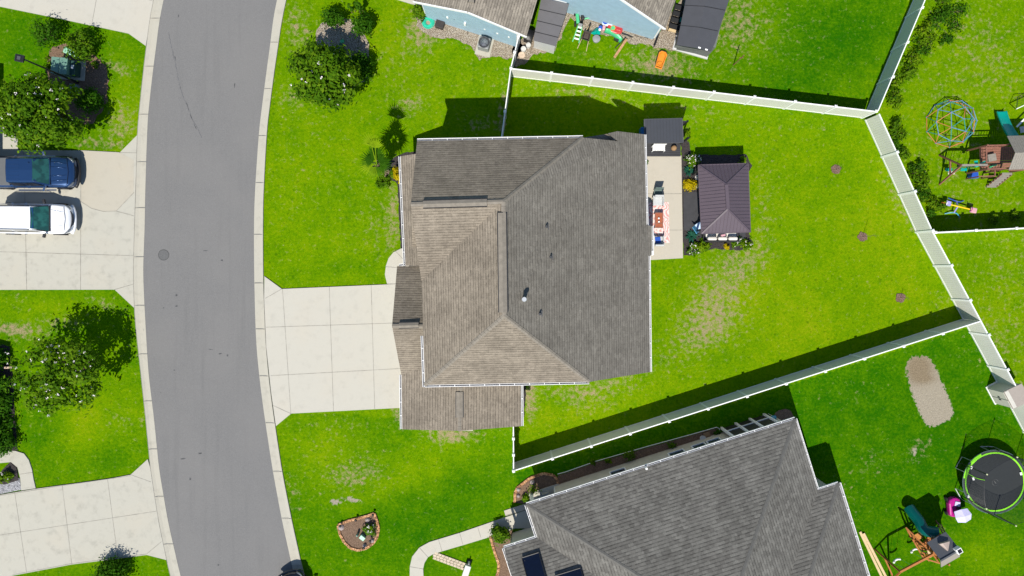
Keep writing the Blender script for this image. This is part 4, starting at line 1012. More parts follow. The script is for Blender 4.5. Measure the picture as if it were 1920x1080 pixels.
# patio planting
PG = 'plants round the patio and gazebo'
shrub('flowering_shrub', 'white flowering shrub between patio and gazebo', (1296, 301), .5, .6, LEAF, 71, n=16, per=34, blooms=34, group=PG, bsize=.065)
shrub('flowering_shrub', 'golden yellow shrub between patio and gazebo', (1292, 348), .42, .55, LEAFGOLD, 72, n=18, per=46, group=PG, leaf=.07)
shrub('flowering_shrub', 'white dotted green shrub at the lower end of the patio bed', (1299, 468), .42, .6, LEAF, 73, n=14, per=34, blooms=22, group=PG, bsize=.05)
shrub('flowering_shrub', 'bright leafy shrub with orange tips below the gazebo corner', (1315, 462), .45, .6, LEAFY, 74, n=15, per=34, group=PG)
shrub('flowering_shrub', 'low white dotted shrub below the white gazebo cushions', (1378, 454), .36, .5, LEAF, 75, n=12, per=26, blooms=12, group=PG, bsize=.05)
shrub('flowering_shrub', 'low shrub at the lower right corner of the gazebo bed', (1397, 460), .42, .5, LEAFY, 76, n=12, per=28, blooms=8, group=PG, bsize=.045)
shrub('flowering_shrub', 'small tan grass clump in the mulch below the gazebo', (1360, 462), .2, .4, LEAFGOLD, 77, n=6, per=14, group=PG)
shrub('flowering_shrub', 'yellow green shrub right of the charcoal shed roof', (1285, 255), .3, .5, LEAFY, 78, n=12, per=22, group=PG)
shrub('flowering_shrub', 'small dark shrub in the shade above the gazebo roof', (1390, 302), .3, .5, LEAFY, 79, n=8, per=14, group=PG)
shrub('flowering_shrub', 'bright yellow shrub beside the white gutter of the brown house porch', (752, 328), .42, .9, LEAFGOLD, 80, n=18, per=50, leaf=.08, ry=.6)
shrub('flowering_shrub', 'green shrub at the foot of the palm', (718, 342), .5, .5, LEAF, 81, n=14, per=30)
shrub('flowering_shrub', 'low green plant between palm and yellow shrub', (738, 326), .32, .5, LEAF, 82, n=10, per=26)
shrub('flowering_shrub', 'tiny plant at the edge of the brown house north east corner patio', (1212, 305), .16, .3, LEAF, 83, n=6, per=16)
def agave(label, g, r, seed, m, name='agave', n=34, group=None):
    rs = random.Random(seed); c = P(*g); root = thing(name, label, 'plant', c, group); mb = MB()
    q = []; 
    for k in range(n):
        a = k * 2.4 + rs.uniform(-.2, .2); ln = r * rs.uniform(.75, 1.05) * (1 - .35 * k / n); el = .25 + .9 * k / n; w_ = r * .13
        d = Vector((math.cos(a), math.sin(a), 0)); s = Vector((-d.y, d.x, 0))
        p0 = c + Vector((0, 0, .08)); p1 = p0 + d * ln * .5 * math.cos(el) + Vector((0, 0, ln * .5 * math.sin(el) + .05)); p2 = p0 + d * ln * math.cos(el * .8) + Vector((0, 0, ln * math.sin(el) * .75))
        mb.add([p0 - s * w_ * .4, p0 + s * w_ * .4, p1 + s * w_ * .7, p1 - s * w_ * .7, p1 - Vector((0, 0, .03)), p2], [(0, 1, 2, 4), (0, 4, 3), (3, 4, 5), (4, 2, 5)])
    o = mb.build('leaves', m, root); return root
agave('upper blue green agave between patio and gazebo', (1290, 321), .55, 1, LEAFT, group=PG)
agave('lower blue green agave beside the blue lounger', (1295, 443), .58, 2, LEAFT, group=PG)
# bushes along the far side of the back fence
WF = 'wild bushes along the back fence'
wr = random.Random(5)
wild = []
for (ax, ay), (bx, by), n_ in (((1763, -10), (1655, 205), 11), ((1658, 232), (1745, 400), 10)):
    for i in range(n_):
        t = (i + .5) / n_; wild.append((ax + (bx - ax) * t + wr.uniform(2, 22) - 4, ay + (by - ay) * t + wr.uniform(-6, 6)))
words = ['tall', 'dark', 'bright', 'ragged', 'dense', 'low', 'leafy', 'pale', 'thick', 'sparse', 'round']
for i, (x, y) in enumerate(wild):
    lo = i >= 11; k = i - 11 if lo else i
    shrub('wild_bush', '%s wild bush number %s from the %s of the row %s the fence corner' % (words[k % 11], ['one', 'two', 'three', 'four', 'five', 'six', 'seven', 'eight', 'nine', 'ten', 'eleven'][k], 'top', 'below' if lo else 'above'),
          (x, y), wr.uniform(.5, .8) * (.8 if lo else 1), wr.uniform(.45, .9), wr.choice([LEAFD, LEAF, LEAF, LEAFY]), 100 + i, n=13, per=24, leaf=.085, group=WF, cat='bush')
for i, (x, y) in enumerate([(1790, 20), (1785, 50), (1770, 75), (1742, 398), (1732, 372), (1860, 412), (1900, 405)]):
    shrub('wild_bush', ['loose wild bush in the grass near the top right corner', 'second loose wild bush in the grass near the top right corner', 'lowest loose wild bush in the grass near the top right corner', 'small weed beside the colourful seesaw', 'pale weed left of the seesaw', 'weed in the fence shadow below the wooden steps', 'weed in the fence shadow near the right edge'][i],
          (x, y), [.8, .7, .5, .35, .4, .35, .4][i], .5, LEAFD if i < 4 else LEAFY, 140 + i, n=14, per=16, leaf=.08, cat='bush', group=WF)
# palm
pg = P(724, 322); palm = thing('palm_tree', 'young palm with yellowing fronds beside the brown house porch', 'palm tree', pg)
MB().tube([pg, pg + Vector((.03, 0, 1.6)), pg + Vector((.0, .0, 3.1))], [.19, .17, .15], 12).build('trunk', BARK, palm)
bt_ = MB(); prs = random.Random(3)
for k in range(46):
    z = .25 + 2.7 * k / 46; a = k * 2.4; d = Vector((math.cos(a), math.sin(a), 0)); p = pg + d * .16 + Vector((0, 0, z)); bt_.bar(p, p + d * .20 + Vector((0, 0, .22)), .07, .03)
bt_.build('boots', mat('palm_boots', (.30, .20, .16), .85, var=.25), palm)
top = pg + Vector((0, 0, 3.3))
def frond(dirv, ln, fan, tint, droop=.35):
    vs = []; fs = []; ti = []
    d = Vector(dirv).normalized(); s = d.cross(Vector((0, 0, 1)));
    if s.length < .2: s = Vector((1, 0, 0))
    s.normalize(); u = s.cross(d).normalized(); hub = top + d * ln * .38; mb = MB(); mb.bar(top, hub, .035, .03)
    for k in range(-6, 7):
        a = k / 6 * 1.1; dd = (d * math.cos(a) + s * math.sin(a)); L = fan * 1.2 * (1 - .35 * abs(k) / 6) * prs.uniform(.85, 1.1); e = hub + dd * L - Vector((0, 0, droop * L * prs.uniform(.6, 1.3))); m_ = hub + dd * L * .45 - Vector((0, 0, droop * .1)); w_ = dd.cross(u).normalized() * .048
        mb.add([hub, m_ + w_, e, m_ - w_, m_ - u * .03], [(0, 1, 4), (1, 2, 4), (2, 3, 4), (3, 0, 4)])
    o = mb.build('frond', LEAFP, palm); a_ = o.data.attributes.new('tint', 'FLOAT', 'POINT'); a_.data.foreach_set('value', np.full(len(o.data.vertices), tint, np.float32))
for (dv, ln, fan, ti, dr) in [((-1, -.25, .0), .8, .85, .95, .6), ((-.75, .5, .2), .6, .85, .15, .4), ((-.1, 1, .3), .6, .9, .25, .4), ((.7, .7, .3), .5, .85, .1, .4), ((1, .0, .2), .5, .75, .35, .5), ((.4, -.9, .1), .5, .7, .5, .6), ((-.45, -.9, .1), .6, .7, .75, .6),
                              ((-.15, 1, .75), 3.3, .8, .95, .05), ((.10, 1, .9), 3.0, .75, .9, .05), ((-.02, .9, .5), 1.5, .8, .2, .3), ((-.95, .2, .1), .75, .8, .6, .5)]:
    frond(dv, ln, fan, ti, dr)
# saplings in mulch rings
for i, (x, y, h_) in enumerate([(1567, 318, .9), (1617, 444, 1.9), (1688, 558, 1.0)]):
    g = P(x, y); t = thing('sapling', ['bare sapling in a mulch ring nearest the gazebo, highest of three', 'thin bare sapling in the middle mulch ring of the back lawn', 'bare sapling in the lowest mulch ring of the back lawn'][i], 'sapling', g, 'saplings on the back lawn')
    mb = MB(); pts = []
    for k in range(20):
        a = 2 * PI * k / 20; r = .32 * random.uniform(.82, 1.12); pts.append((g.x + r * math.cos(a), g.y + r * math.sin(a)))
    MB().prism(pts, -.03, .045).build('mulch_ring', mulchm('ring_mulch_%s' % 'abc'[i], (.05, .03, .025), (.20, .13, .10), 22), t)
    tr = MB(); tr.tube([g, g + Vector((.02, .02, h_))], [.014, .006], 6)
    for k in range(8):
        z = h_ * (.35 + .08 * k); a = k * 2.4; b = g + Vector((0, 0, z)); tr.tube([b, b + Vector((math.cos(a) * .16, math.sin(a) * .16, .14))], [.005, .003], 4)
    tr.build('trunk', BARK, t)

# ------------------------------------------------------------------ VEHICLES
def xf(o, yaw, base):
    c, s = math.cos(yaw), math.sin(yaw)
    return lambda x, y, z: Vector((base.x + x * c - y * s, base.y + x * s + y * c, base.z + z))
def loft(T, secs, smooth=True, caps=True):
    """secs: (x, [(y,z),...]) half profile from bottom centre to top centre, mirrored"""
    mb = MB(); n = len(secs[0][1]); rows = []
    for x, pr in secs:
        full = [(y, z) for y, z in pr] + [(-y, z) for y, z in pr[::-1][1:-1]]
        rows.append([T(x, y, z) for y, z in full])
    m_ = len(rows[0]); vs = [v for r in rows for v in r]; fs = []
    for i in range(len(rows) - 1):
        for k in range(m_): a = i * m_ + k; b = i * m_ + (k + 1) % m_; fs.append((a, b, b + m_, a + m_))
    fs.append(tuple(range(m_))[::-1]); fs.append(tuple(range((len(rows) - 1) * m_, len(rows) * m_)))
    return mb.add(vs, fs)
def vehicle(name, label, cat, front_px, yaw, paintm, kind):
    base = Vector((front_px.x, front_px.y, .075)); root = thing(name, label, cat, base)
    T = xf(None, yaw, base)          # x=0 at the front bumper, negative towards the rear
    if kind == 'truck': L, W, zh, zb, zr, cowl, rf, rr = 5.8, 1.0, 1.18, 1.16, 1.90, -1.47, -2.02, -3.72
    elif kind == 'suv': L, W, zh, zb, zr, cowl, rf, rr = 4.95, .97, 1.10, 1.10, 1.74, -1.28, -1.98, -4.55
    else: L, W, zh, zb, zr, cowl, rf, rr = 4.6, .90, .92, .95, 1.42, -1.25, -2.0, -3.4
    def sec(x, w_, z, lo=.35, ed=.12):
        return (x, [(0, lo), (w_ * .80, lo), (w_ * .97, lo + .12), (w_, (lo + z) / 2), (w_ * .985, z - ed), (w_ * .90, z - ed * .25), (w_ * .5, z), (0, z + .015)])
    secs = [sec(-.02, W * .52, zh * .60, .42, .08), sec(-.06, W * .78, zh * .72, .38, .1), sec(-.22, W * .90, zh * .86), sec(-.45, W * .965, zh * .93), sec(-.9, W, zh * .975), sec(cowl, W, zh + .03), sec(rf, W, zb), sec(rr, W, zb)]
    if kind == 'truck': secs += [sec(-4.2, W, zb), sec(-5.7, W, zb), sec(-5.8, W * .96, zb - .1)]
    else: secs += [sec(-L + .35, W * .96, zb), sec(-L + .08, W * .88, zb - .12), sec(-L, W * .75, zb - .3)]
    body = loft(T, secs).build('body', paintm, root, smooth=True, sub=1)
    tag(body, None)
    # cabin: roof, pillars
    wr_ = W * (.76 if kind != 'truck' else .74); wb_ = W * .90
    re = rr - (.18 if kind == 'truck' else .35)
    cab = loft(T, [(cowl + .03, [(0, zb - .1), (wb_ * .9, zb - .1), (wb_ * .90, zb - .02), (wb_ * .8, zb), (0, zb + .02)]), (rf + .02, [(0, zb - .1), (wb_, zb - .1), (wr_ + .03, zr - .12), (wr_ * .94, zr - .035), (0, zr - .0)]),
                   ((rf + rr) / 2, [(0, zb - .1), (wb_, zb - .1), (wr_ + .04, zr - .10), (wr_ * .94, zr - .01), (0, zr + .035)]), (rr, [(0, zb - .1), (wb_, zb - .1), (wr_ + .02, zr - .12), (wr_ * .92, zr - .035), (0, zr)]), (re, [(0, zb - .1), (wb_ * .92, zb - .1), (wb_ * .88, zb), (wb_ * .8, zb + .02), (0, zb + .03)])])
    cab.build('cabin', paintm, root, smooth=False, bevel=.03)
    # windscreen: curved glass just above the sloping front of the cabin
    def screen(x0, z0, x1, z1, wa, wc, name, bulge=.10, mm=GLASS, fr=True, lift=.02):
        nn = 9; vs = []
        for j in range(4):
            t = j / 3; x = x0 + (x1 - x0) * t; z = z0 + (z1 - z0) * t + lift; w_ = wa + (wc - wa) * t
            for i in range(nn):
                s = -1 + 2 * i / (nn - 1); vs.append(T(x - bulge * s * s * (1 if x1 < x0 else -1) + 0, w_ * s, z - .02 * s * s))
        vs2 = [v - Vector((0, 0, .015)) for v in vs]; fs = []
        for j in range(3):
            for i in range(nn - 1): a = j * nn + i; fs.append((a, a + 1, a + nn + 1, a + nn))
        n0 = len(vs); fs += [tuple(q + n0 for q in f[::-1]) for f in fs]
        o = MB().add(vs + vs2, fs).build(name, mm, root, smooth=True)
        return o
    ws = screen(cowl + .06, zb + .02, rf + .0, zr - .03, wb_ * .90, wr_ * .90, 'windscreen', bulge=.03, lift=.055)
    fr = MB(); fr.tube([T(cowl + .09 - .03 * s * s, wb_ * .92 * s, zb + .06) for s in [-1, -.5, 0, .5, 1]], .035, 6)
    for s in (1, -1): fr.bar(T(cowl - .02, s * wb_ * .93, zb + .03), T(rf - .02, s * wr_ * .96, zr - .06), .07, .04)
    fr.build('windscreen_frame', BLACKP if kind != 'truck' else paintm, ws)
    if kind == 'suv':
        tp = MB(); tp.add([T(rf + .10, -wr_ * .88, zr - .045), T(rf + .10, wr_ * .88, zr - .045), T(rf - .07, wr_ * .9, zr + .012), T(rf - .04, 0, zr + .022), T(rf - .07, -wr_ * .9, zr + .012)], [(0, 1, 2, 3, 4)]); tp.build('windscreen_band', mat('navy_band', (.01, .045, .12), .15), ws)
    # interior hints behind the glass: dash mirror and wipers
    wp_ = MB(); wp_.bar(T(cowl + .03, -.55, zb + .07), T(cowl - .10, .05, zb + .13), .02); wp_.bar(T(cowl + .03, .05, zb + .07), T(cowl - .08, .6, zb + .12), .02); wp_.build('wiper', BLACK, root)
    # rear and side glass
    screen(re - .03, zb + .04, rr - .01, zr - .05, wb_ * .82, wr_ * .86, 'rear_window', .02, GLASSD)
    for s in (1, -1):
        for (xa, xb) in ((rf - .08, (rf + rr) / 2 + .04), ((rf + rr) / 2 - .04, rr + .06)):
            g = MB(); yb, yt = wb_ + .012, wr_ + .045
            q = [T(xa + (.30 if xa == rf - .08 else 0), s * yb, zb), T(xb, s * yb, zb), T(xb, s * yt, zr - .14), T(xa, s * yt, zr - .14)]
            nrm = Vector((0, 0, .012)); g.add(q + [p - nrm for p in q], [(0, 1, 2, 3), (7, 6, 5, 4), (0, 4, 5, 1), (1, 5, 6, 2), (2, 6, 7, 3), (3, 7, 4, 0)]); g.build('side_window', GLASSD, root)
    # hood creases, cut lines
    cr_ = MB()
    for s in (1, -1):
        for (ya, yb) in ((.30, .22), (.62, .50)) if kind == 'truck' else ((.55, .42),):
            cr_.tube([T(cowl + .12, s * ya, zh + .028), T((cowl - .45) / 2, s * (ya + yb) / 2 * 1.02, zh + .012), T(-.42, s * yb, zh * .945)], [.012, .022, .008], 6)
    cr_.build('hood_crease', paintm, root, smooth=True)
    sm = MB()
    sm.tube([T(cowl + .10, s, zh + .035) for s in (-W * .86, 0, W * .86)], .014, 5)
    for s in (1, -1): sm.tube([T(cowl + .05, s * W * .90, zh + .0), T(-.9, s * W * .88, zh * .97), T(-.42, s * W * .82, zh * .915)], .010, 5)
    sm.tube([T(-.40 + .10 * (1 - abs(s)), s * W * .82, zh * .935 - .02 * abs(s)) for s in (-1, -.6, 0, .6, 1)], .012, 5)
    sm.build('hood_seam', BLACK, root)
    # roof ribs
    rb_ = MB(); nr_ = 6 if kind == 'truck' else 7
    for k in range(nr_):
        y = -wr_ * .78 + 2 * wr_ * .78 * k / (nr_ - 1)
        rb_.tube([T(rf - (.35 if kind != 'truck' else .85), y, zr + .012 - .03 * (y / wr_) ** 2), T((rf + rr) / 2, y, zr + .037 - .045 * (y / wr_) ** 2), T(rr + .08, y, zr + .008 - .04 * (y / wr_) ** 2)], .011, 5)
    rb_.build('roof_ribs', paintm, root)
    # grille, bumper, lights
    gr_ = MB()
    for s in range(5): gr_.tube([T(.015 - .10 * q * q, q * W * .56, .62 + .055 * s) for q in (-1, -.5, 0, .5, 1)], .016, 5)
    gr_.build('grille', BLACK if kind != 'suv' else DGREY, root)
    bp_ = MB(); bp_.tube([T(.03 - .22 * abs(q) ** 3, q * W * .93, .50) for q in (-1, -.8, -.5, 0, .5, .8, 1)], .10, 8); bp_.build('bumper', (BLACKP if kind == 'truck' else (paintm if kind == 'suv' else paintm)), root, smooth=True)
    for s in (1, -1):
        hl = MB(); hl.tube([T(-.09, s * W * .62, zh * .74), T(-.20, s * W * .80, zh * .78), T(-.42, s * W * .93, zh * .80)], [.05, .075, .03], 8); hl.build('headlight', glassm('headlight_lens', (.10, .11, .12)) if 'headlight_lens' not in bpy.data.materials else bpy.data.materials['headlight_lens'], root, smooth=True)
        mr = MB(); c = T(cowl - .22, s * (W + .12), zb + .12); mr.tube([T(cowl - .16, s * W * .93, zb + .08), c], .03, 6); mr.box(c, (.14, .24, .15), yaw + s * .25); mr.build('mirror', BLACKP if kind == 'suv' else CHROME, root, bevel=.03)
        dh = MB()
        for x in (-2.75, -3.6): dh.bar(T(x, s * (W + .012), zb - .16), T(x - .16, s * (W + .012), zb - .16), .035, .03)
        dh.build('door_handle', CHROME, root)
        for x in (-.95, -L + .95 if kind != 'truck' else -4.65):
            wc = T(x, s * (W - .10), .36 - .0); wl_ = MB(); ax = T(x, s * (W + .03), .36) - wc
            wl_.tube([wc - ax * .6, wc - ax * .5, wc + ax * .8, wc + ax], [.33, .36, .36, .32], 20); wl_.build('tyre', RUBBER, root, smooth=False)
            rm_ = MB(); rm_.tube([wc + ax * .9, wc + ax * 1.06], [.22, .20], 16); rm_.build('rim', SILVER, root)
            fl = MB(); fl.tube([T(x + .44 * math.cos(t), s * (W + .012), .36 + .44 * math.sin(t)) for t in [PI * q / 8 for q in range(9)]], .03, 6); fl.build('wheel_arch', BLACKP, root)
    if kind == 'suv':
        for s in (1, -1):
            rl = MB(); rl.tube([T(rf - .15, s * (wr_ + .0), zr - .04), T(rf - .30, s * (wr_ + .0), zr + .05), T(rr + .2, s * (wr_ - .02), zr + .05), T(rr + .05, s * (wr_ - .02), zr - .04)], .022, 6); rl.build('roof_rail', BLACK, root)
    if kind == 'truck':
        tc = MB(); tc.box(T(-4.78, 0, zb + .035), (1.72, W * 1.74, .05), yaw); tc.build('bed_cover', mat('bed_cover_vinyl', (.10, .105, .11), .7, var=.04), root, bevel=.02)
        rbd = MB()
        for s in (1, -1): rbd.bar(T(-1.5, s * (W + .08), .42), T(-3.9, s * (W + .08), .42), .10, .05)
        rbd.build('running_board', SILVER, root)
        an = MB(); an.lathe([(.05, 0), (.05, .03), (.02, .07)], T(rf - .25, .45, zr), 10); an.build('antenna', paintm, root)
    return root
vehicle('pickup_truck', 'dark blue pickup truck with grey bed cover parked under the flowering tree', 'pickup truck', P(157.5, 326.6), math.radians(0), P_BLUE, 'truck')
vehicle('parked_car', 'white car with dark roof rails parked below the blue pickup', 'car', P(150.5, 412.8), math.radians(-.6), P_WHITE, 'suv')
fp = P(547, 1066); vehicle('parked_car', 'dark navy car at the bottom edge of the road with only its front showing', 'car', fp, math.radians(107), P_DARK, 'sedan')

# ------------------------------------------------------------------ UTILITY AND STREET THINGS
def boxy(name, label, cat, g, size, m, rz=0, group=None, lid=None, z=0.0, bevel=.02, extra=None):
    g = g.copy(); g.z = z; t = thing(name, label, cat, g, group)
    MB().box(g + Vector((0, 0, size[2] / 2)), size, rz).build('body', m, t, bevel=bevel)
    if lid: MB().box(g + Vector((0, 0, size[2] + .02)), (size[0] + .03, size[1] + .03, .05), rz).build('lid', lid, t, bevel=.015)
    return t
def R(g, rz, x, y, z): return Vector((g.x + x * math.cos(rz) - y * math.sin(rz), g.y + x * math.sin(rz) + y * math.cos(rz), z))
g = P(137, 132); rz = math.radians(-5)
t = thing('utility_cabinet', 'big pale green steel cabinet with dark open front on a concrete pad', 'utility cabinet', g)
MB().box((g.x, g.y, .05), (1.65, 1.25, .1), rz).build('pad', CURB, t, bevel=.01)
MB().box(R(g, rz, -.25, 0, .55), (.98, 1.0, .9), rz).build('body', UTIL, t, bevel=.02)
MB().box(R(g, rz, .35, 0, .42), (.45, .9, .62), rz).build('door', UTILD, t, bevel=.02)
MB().box(R(g, rz, -.25, 0, 1.02), (1.02, 1.04, .04), rz).build('lid', UTIL, t, bevel=.01)
MB().box(R(g, rz, -.25, 0, 1.045), (.02, 1.0, .015), rz).build('seam', UTILD, t)
MB().box(R(g, rz, .40, .05, .745), (.16, .24, .01), rz).build('warning_label', WHITE, t)
g = P(140, 101); t = thing('junction_box', 'rounded mint green junction box half hidden by the rounded shrub', 'junction box', g)
MB().box((g.x, g.y, .28), (.85, .42, .55), math.radians(-22)).build('body', mat('mint_steel', (.26, .50, .36), .4), t, bevel=.08)
boxy('junction_box', 'flat grey green junction box lid in the shade below the street lamp foot', 'junction box', P(142, 170), (.55, .7, .25), mat('grey_green', (.16, .20, .18), .5), math.radians(-10), lid=mat('grey_green', (0, 0, 0)))
g = P(640, 110)
boxy('junction_box', 'grey green junction box in the tree shade on the gravel bed', 'junction box', P(637, 112), (.6, .45, .35), mat('grey_green2', (.14, .19, .18), .5), math.radians(8), lid=UTIL)
boxy('junction_box', 'slim dark green marker post box standing on the gravel bed', 'junction box', P(642, 92), (.24, .42, .6), UTILD, math.radians(-5))
boxy('valve_cover', 'small green round topped valve cover on the gravel bed', 'valve cover', P(642, 78), (.26, .22, .12), GREENP, math.radians(25), bevel=.05)
boxy('junction_box', 'pale mint junction box in the D shaped front garden bed', 'junction box', P(681, 1005.5), (.36, .26, .35), mat('mint_steel', (0, 0, 0)), math.radians(-38))
g = P(672, 999.5); t = thing('marker_post', 'short green marker post beside the junction box in the front garden bed', 'marker post', g)
MB().lathe([(.08, 0), (.08, .45), (.05, .52), (.0, .53)], g, 12).build('post', UTIL, t)
# street lamp
g = P(147, 155); top_ = P(58, 114, 5.0); t = thing('street_lamp', 'black street lamp with square head leaning over the upper left lawn', 'street lamp', g)
MB().tube([g, g + Vector((0, 0, .5)), g + Vector((0, 0, 5.0))], [.09, .06, .045], 12).build('pole', BLACK, t)
hd = g + Vector((0, 0, 5.1)); MB().bar(hd - Vector((0, 0, .12)), hd + Vector((-.25, .06, -.05)), .07).build('arm', BLACK, t)
MB().box(hd + Vector((-.28, .07, 0)), (.52, .42, .12), math.radians(-12)).build('lamp_head', BLACK, t, bevel=.03)
MB().box(hd + Vector((-.28, .07, .07)), (.2, .2, .04), math.radians(-12)).build('photocell_cap', DGREY, t)
# solar path lights in the beds
for i, (x, y) in enumerate([(640, 983), (669, 972), (701, 962), (684, 1024), (696, 1011)]):
    g = P(x, y); t = thing('garden_light', ['garden stake light at the left corner of the front bed', 'garden stake light midway along the top edge of the front bed', 'garden stake light at the top right corner of the front bed', 'garden stake light at the bottom of the front bed', 'garden stake light at the right side of the front bed'][i], 'garden light', g, 'garden lights round the front bed')
    MB().tube([g, g + Vector((0, 0, .32))], .012, 6).build('stake', BLACK, t); MB().lathe([(.05, .3), (.09, .36), (.02, .42)], g, 10).build('lamp_head', BLACK, t)
for i, (x, y, s_) in enumerate([(690, 974, .16), (640, 988, .2), (699, 1013, .14), (684, 1022, .13), (972, 917, .14), (998, 903, .16), (972, 929, .12)]):
    g = P(x, y); o = MB().lathe([(s_, .0), (s_ * 1.05, .1), (s_ * .6, .2), (.02, .22)], g, 9).build('stone', mat('river_stone', (.30, .25, .24), .8, var=.2), bevel=.01); o.location = (0, 0, 0)
    tag(o, ['rounded stone near the top right of the front bed', 'rounded stone at the left corner of the front bed', 'rounded stone at the right of the front bed', 'rounded stone at the foot of the front bed', 'stone at the left of the porch bed', 'stone at the top of the porch bed', 'smaller stone at the lower left of the porch bed'][i], 'stone', 'stones in the brick edged beds')
# bench or letter box at the end of the paver path
g = P(875.5, 1066); rz = math.radians(72); t = thing('stone_bench', 'pale stone bench at the end of the tan paver path', 'bench', g)
MB().box((g.x, g.y, .45), (.78, .40, .10), rz).build('seat', STONEW, t, bevel=.03)
for s_ in (.26, -.26): MB().box(R(g, rz, s_, 0, .2), (.12, .34, .4), rz).build('leg', STONEW, t, bevel=.02)
g = P(880, 1052); t = thing('garden_statue', 'small white figure on a dark foot beside the pale stone bench', 'statue', g)
MB().lathe([(.14, 0), (.14, .08), (.05, .1), (.04, .1)], g, 12).build('base', BLACKP, t); MB().lathe([(.05, .1), (.07, .22), (.04, .34), (.06, .42), (.03, .5), (.01, .52)], g, 10).build('figure', STONEW, t, smooth=True)

# ------------------------------------------------------------------ BLUE HOUSE YARD
g = P(803, 43); t = thing('garden_hose', 'coiled turquoise garden hose on the gravel by the blue wall', 'garden hose', g)
mb = MB(); pts = []
for k in range(150):
    a = k * 2 * PI / 24; r = .14 + .27 * k / 150; pts.append(g + Vector((r * math.cos(a), r * math.sin(a), .06 + .10 * math.sin(k / 150 * PI))))
mb.tube(pts, .022, 6); mb.build('coil', mat('turquoise_rubber', (.03, .50, .33), .4), t)
MB().lathe([(.30, .02), (.30, .04), (.02, .04)], g, 24).build('tray', mat('tan_stone_tray', (.3, .24, .18), .8), t)
t = boxy('storage_box', 'dark brown storage box on the gravel beside the turquoise hose', 'storage box', P(826, 48), (.52, .50, .42), mat('dark_brown_resin', (.035, .028, .026), .5), math.radians(-18), lid=mat('dark_brown_resin', (0, 0, 0)))
def ac_unit(label, g, rz, s=.86):
    t = thing('air_conditioner', label, 'air conditioner', g, 'air conditioners beside the houses')
    MB().box((g.x, g.y, .04), (s + .16, s + .42, .08), rz).build('pad', CURB, t)
    MB().box((g.x, g.y, .45), (s * .86, s * .86, .74), rz).build('cabinet', GREY, t, bevel=.06)
    MB().lathe([(.33, .82), (.36, .85), (.36, .87), (.31, .86)], g, 24).build('fan_ring', DGREY, t)
    mb = MB()
    for r in (.08, .14, .20, .26, .31):
        mb.tube([g + Vector((r * math.cos(2 * PI * q / 20), r * math.sin(2 * PI * q / 20), .875)) for q in range(21)], .006, 4)
    for q in range(8): a = q * PI / 4; mb.tube([g + Vector((0, 0, .885)), g + Vector((.34 * math.cos(a), .34 * math.sin(a), .872))], .006, 4)
    mb.build('grille', BLACK, t); MB().lathe([(.27, .83), (.27, .855), (.12, .88), (.02, .89)], g, 20).build('fan', SILVER, t)
    return t
ac_unit('square grey air conditioner on the gravel beside the blue wall', P(908.5, 87), math.radians(-14), .84)
ac_unit('pale air conditioner half hidden under the brown garage eave', G(873, 790), 0, .8)
for i, (x, y, r, m) in enumerate([(981.5, 94.5, .17, STONEW), (990.5, 87.5, .16, STONEW), (978, 104, .22, mat('tan_stone', (.5, .40, .31), .8))]):
    g = P(x, y); t = thing('bucket' if i < 2 else 'stepping_stone', ['white bucket left of its twin by the grey shed corner', 'white bucket closest to the grey shed corner', 'round tan stepping stone below the white buckets'][i], 'bucket' if i < 2 else 'stone', g)
    h_ = .36 if i < 2 else .07
    MB().lathe([(r * .85, 0), (r, h_), (r * .92, h_), (r * .90, h_ - .03), (.0, h_ - .03)], g, 18).build('shell', m, t)
    if i < 2: MB().tube([g + Vector((r * math.cos(q), r * math.sin(q) * .5, h_ + .02)) for q in [PI * k / 8 for k in range(9)]], .008, 5).build('handle', GALV, t)
g = P(991, 73); t = thing('waste_bin', 'black wheeled bin with round cover between blue house and grey shed', 'bin', g)
MB().box((g.x, g.y, .4), (.55, .6, .8), -.3).build('body', BLACKP, t, bevel=.05); MB().lathe([(.30, .8), (.33, .86), (.15, .93), (.02, .95)], g, 18).build('lid', BLACK, t)
# grey shed
rz = math.radians(-16.5)
def slab_poly(name, pts, t_, m, parent): return MB().plate(pts, t_).build(name, m, parent)
t = thing('garden_shed', 'narrow grey roofed shed against the blue wall with pale end panel', 'shed', P(1020, 60))
zs = 1.75; q = [P(1015, -4, zs + .12), P(1067, 7.5, zs), P(1041.7, 86, zs), P(1000, 75.5, zs + .12)]
rf_ = slab_poly('roof', q, .06, SHEDG, t); sm = MB()
for k in (.27, .54, .8): sm.bar(q[0].lerp(q[3], k) + Vector((0, 0, .008)), q[1].lerp(q[2], k) + Vector((0, 0, .008)), .035, .03)
sm.build('roof_seam', BLACKP, rf_)
b_ = [P(1018, 4), P(1061, 15.5), P(1038, 101), P(1000.5, 90)]
MB().prism(b_, 0, zs - .08).build('wall', mat('pale_grey_panel', (.50, .50, .50), .5, var=.04), t)
# black roofed shed
t = thing('garden_shed', 'large black roofed shed with grey end wall beside the blue house', 'shed', P(1310, 60))
zs = 2.15; ctr = [P(1297, -10, zs), P(1364, 4, zs), P(1333, 95.5, zs), P(1270, 85, zs)]
foot = [P(1290, -20), P(1352, -4), P(1325.5, 112), P(1260, 93)]
MB().prism(foot, 0, .12).build('base_plinth', mat('pale_grey_panel', (0, 0, 0)), t)
r_in = [p.lerp((foot[0] + foot[2]) / 2, .06) for p in foot]
MB().prism(r_in, .12, zs - .05).build('wall', mat('shed_grey_wall', (.13, .14, .13), .6), t)
rm = [P(1296, -30, zs), P(1330, -30, zs + .35), P(1372, -22, zs), P(1340, 83, zs), P(1332, 97, zs), P(1301, 91, zs + .30), P(1268.5, 86, zs), P(1283, 44, zs)]
mb = MB(); rid0 = P(1331, -30, zs + .30); rid1 = P(1303, 89.5, zs + .26)
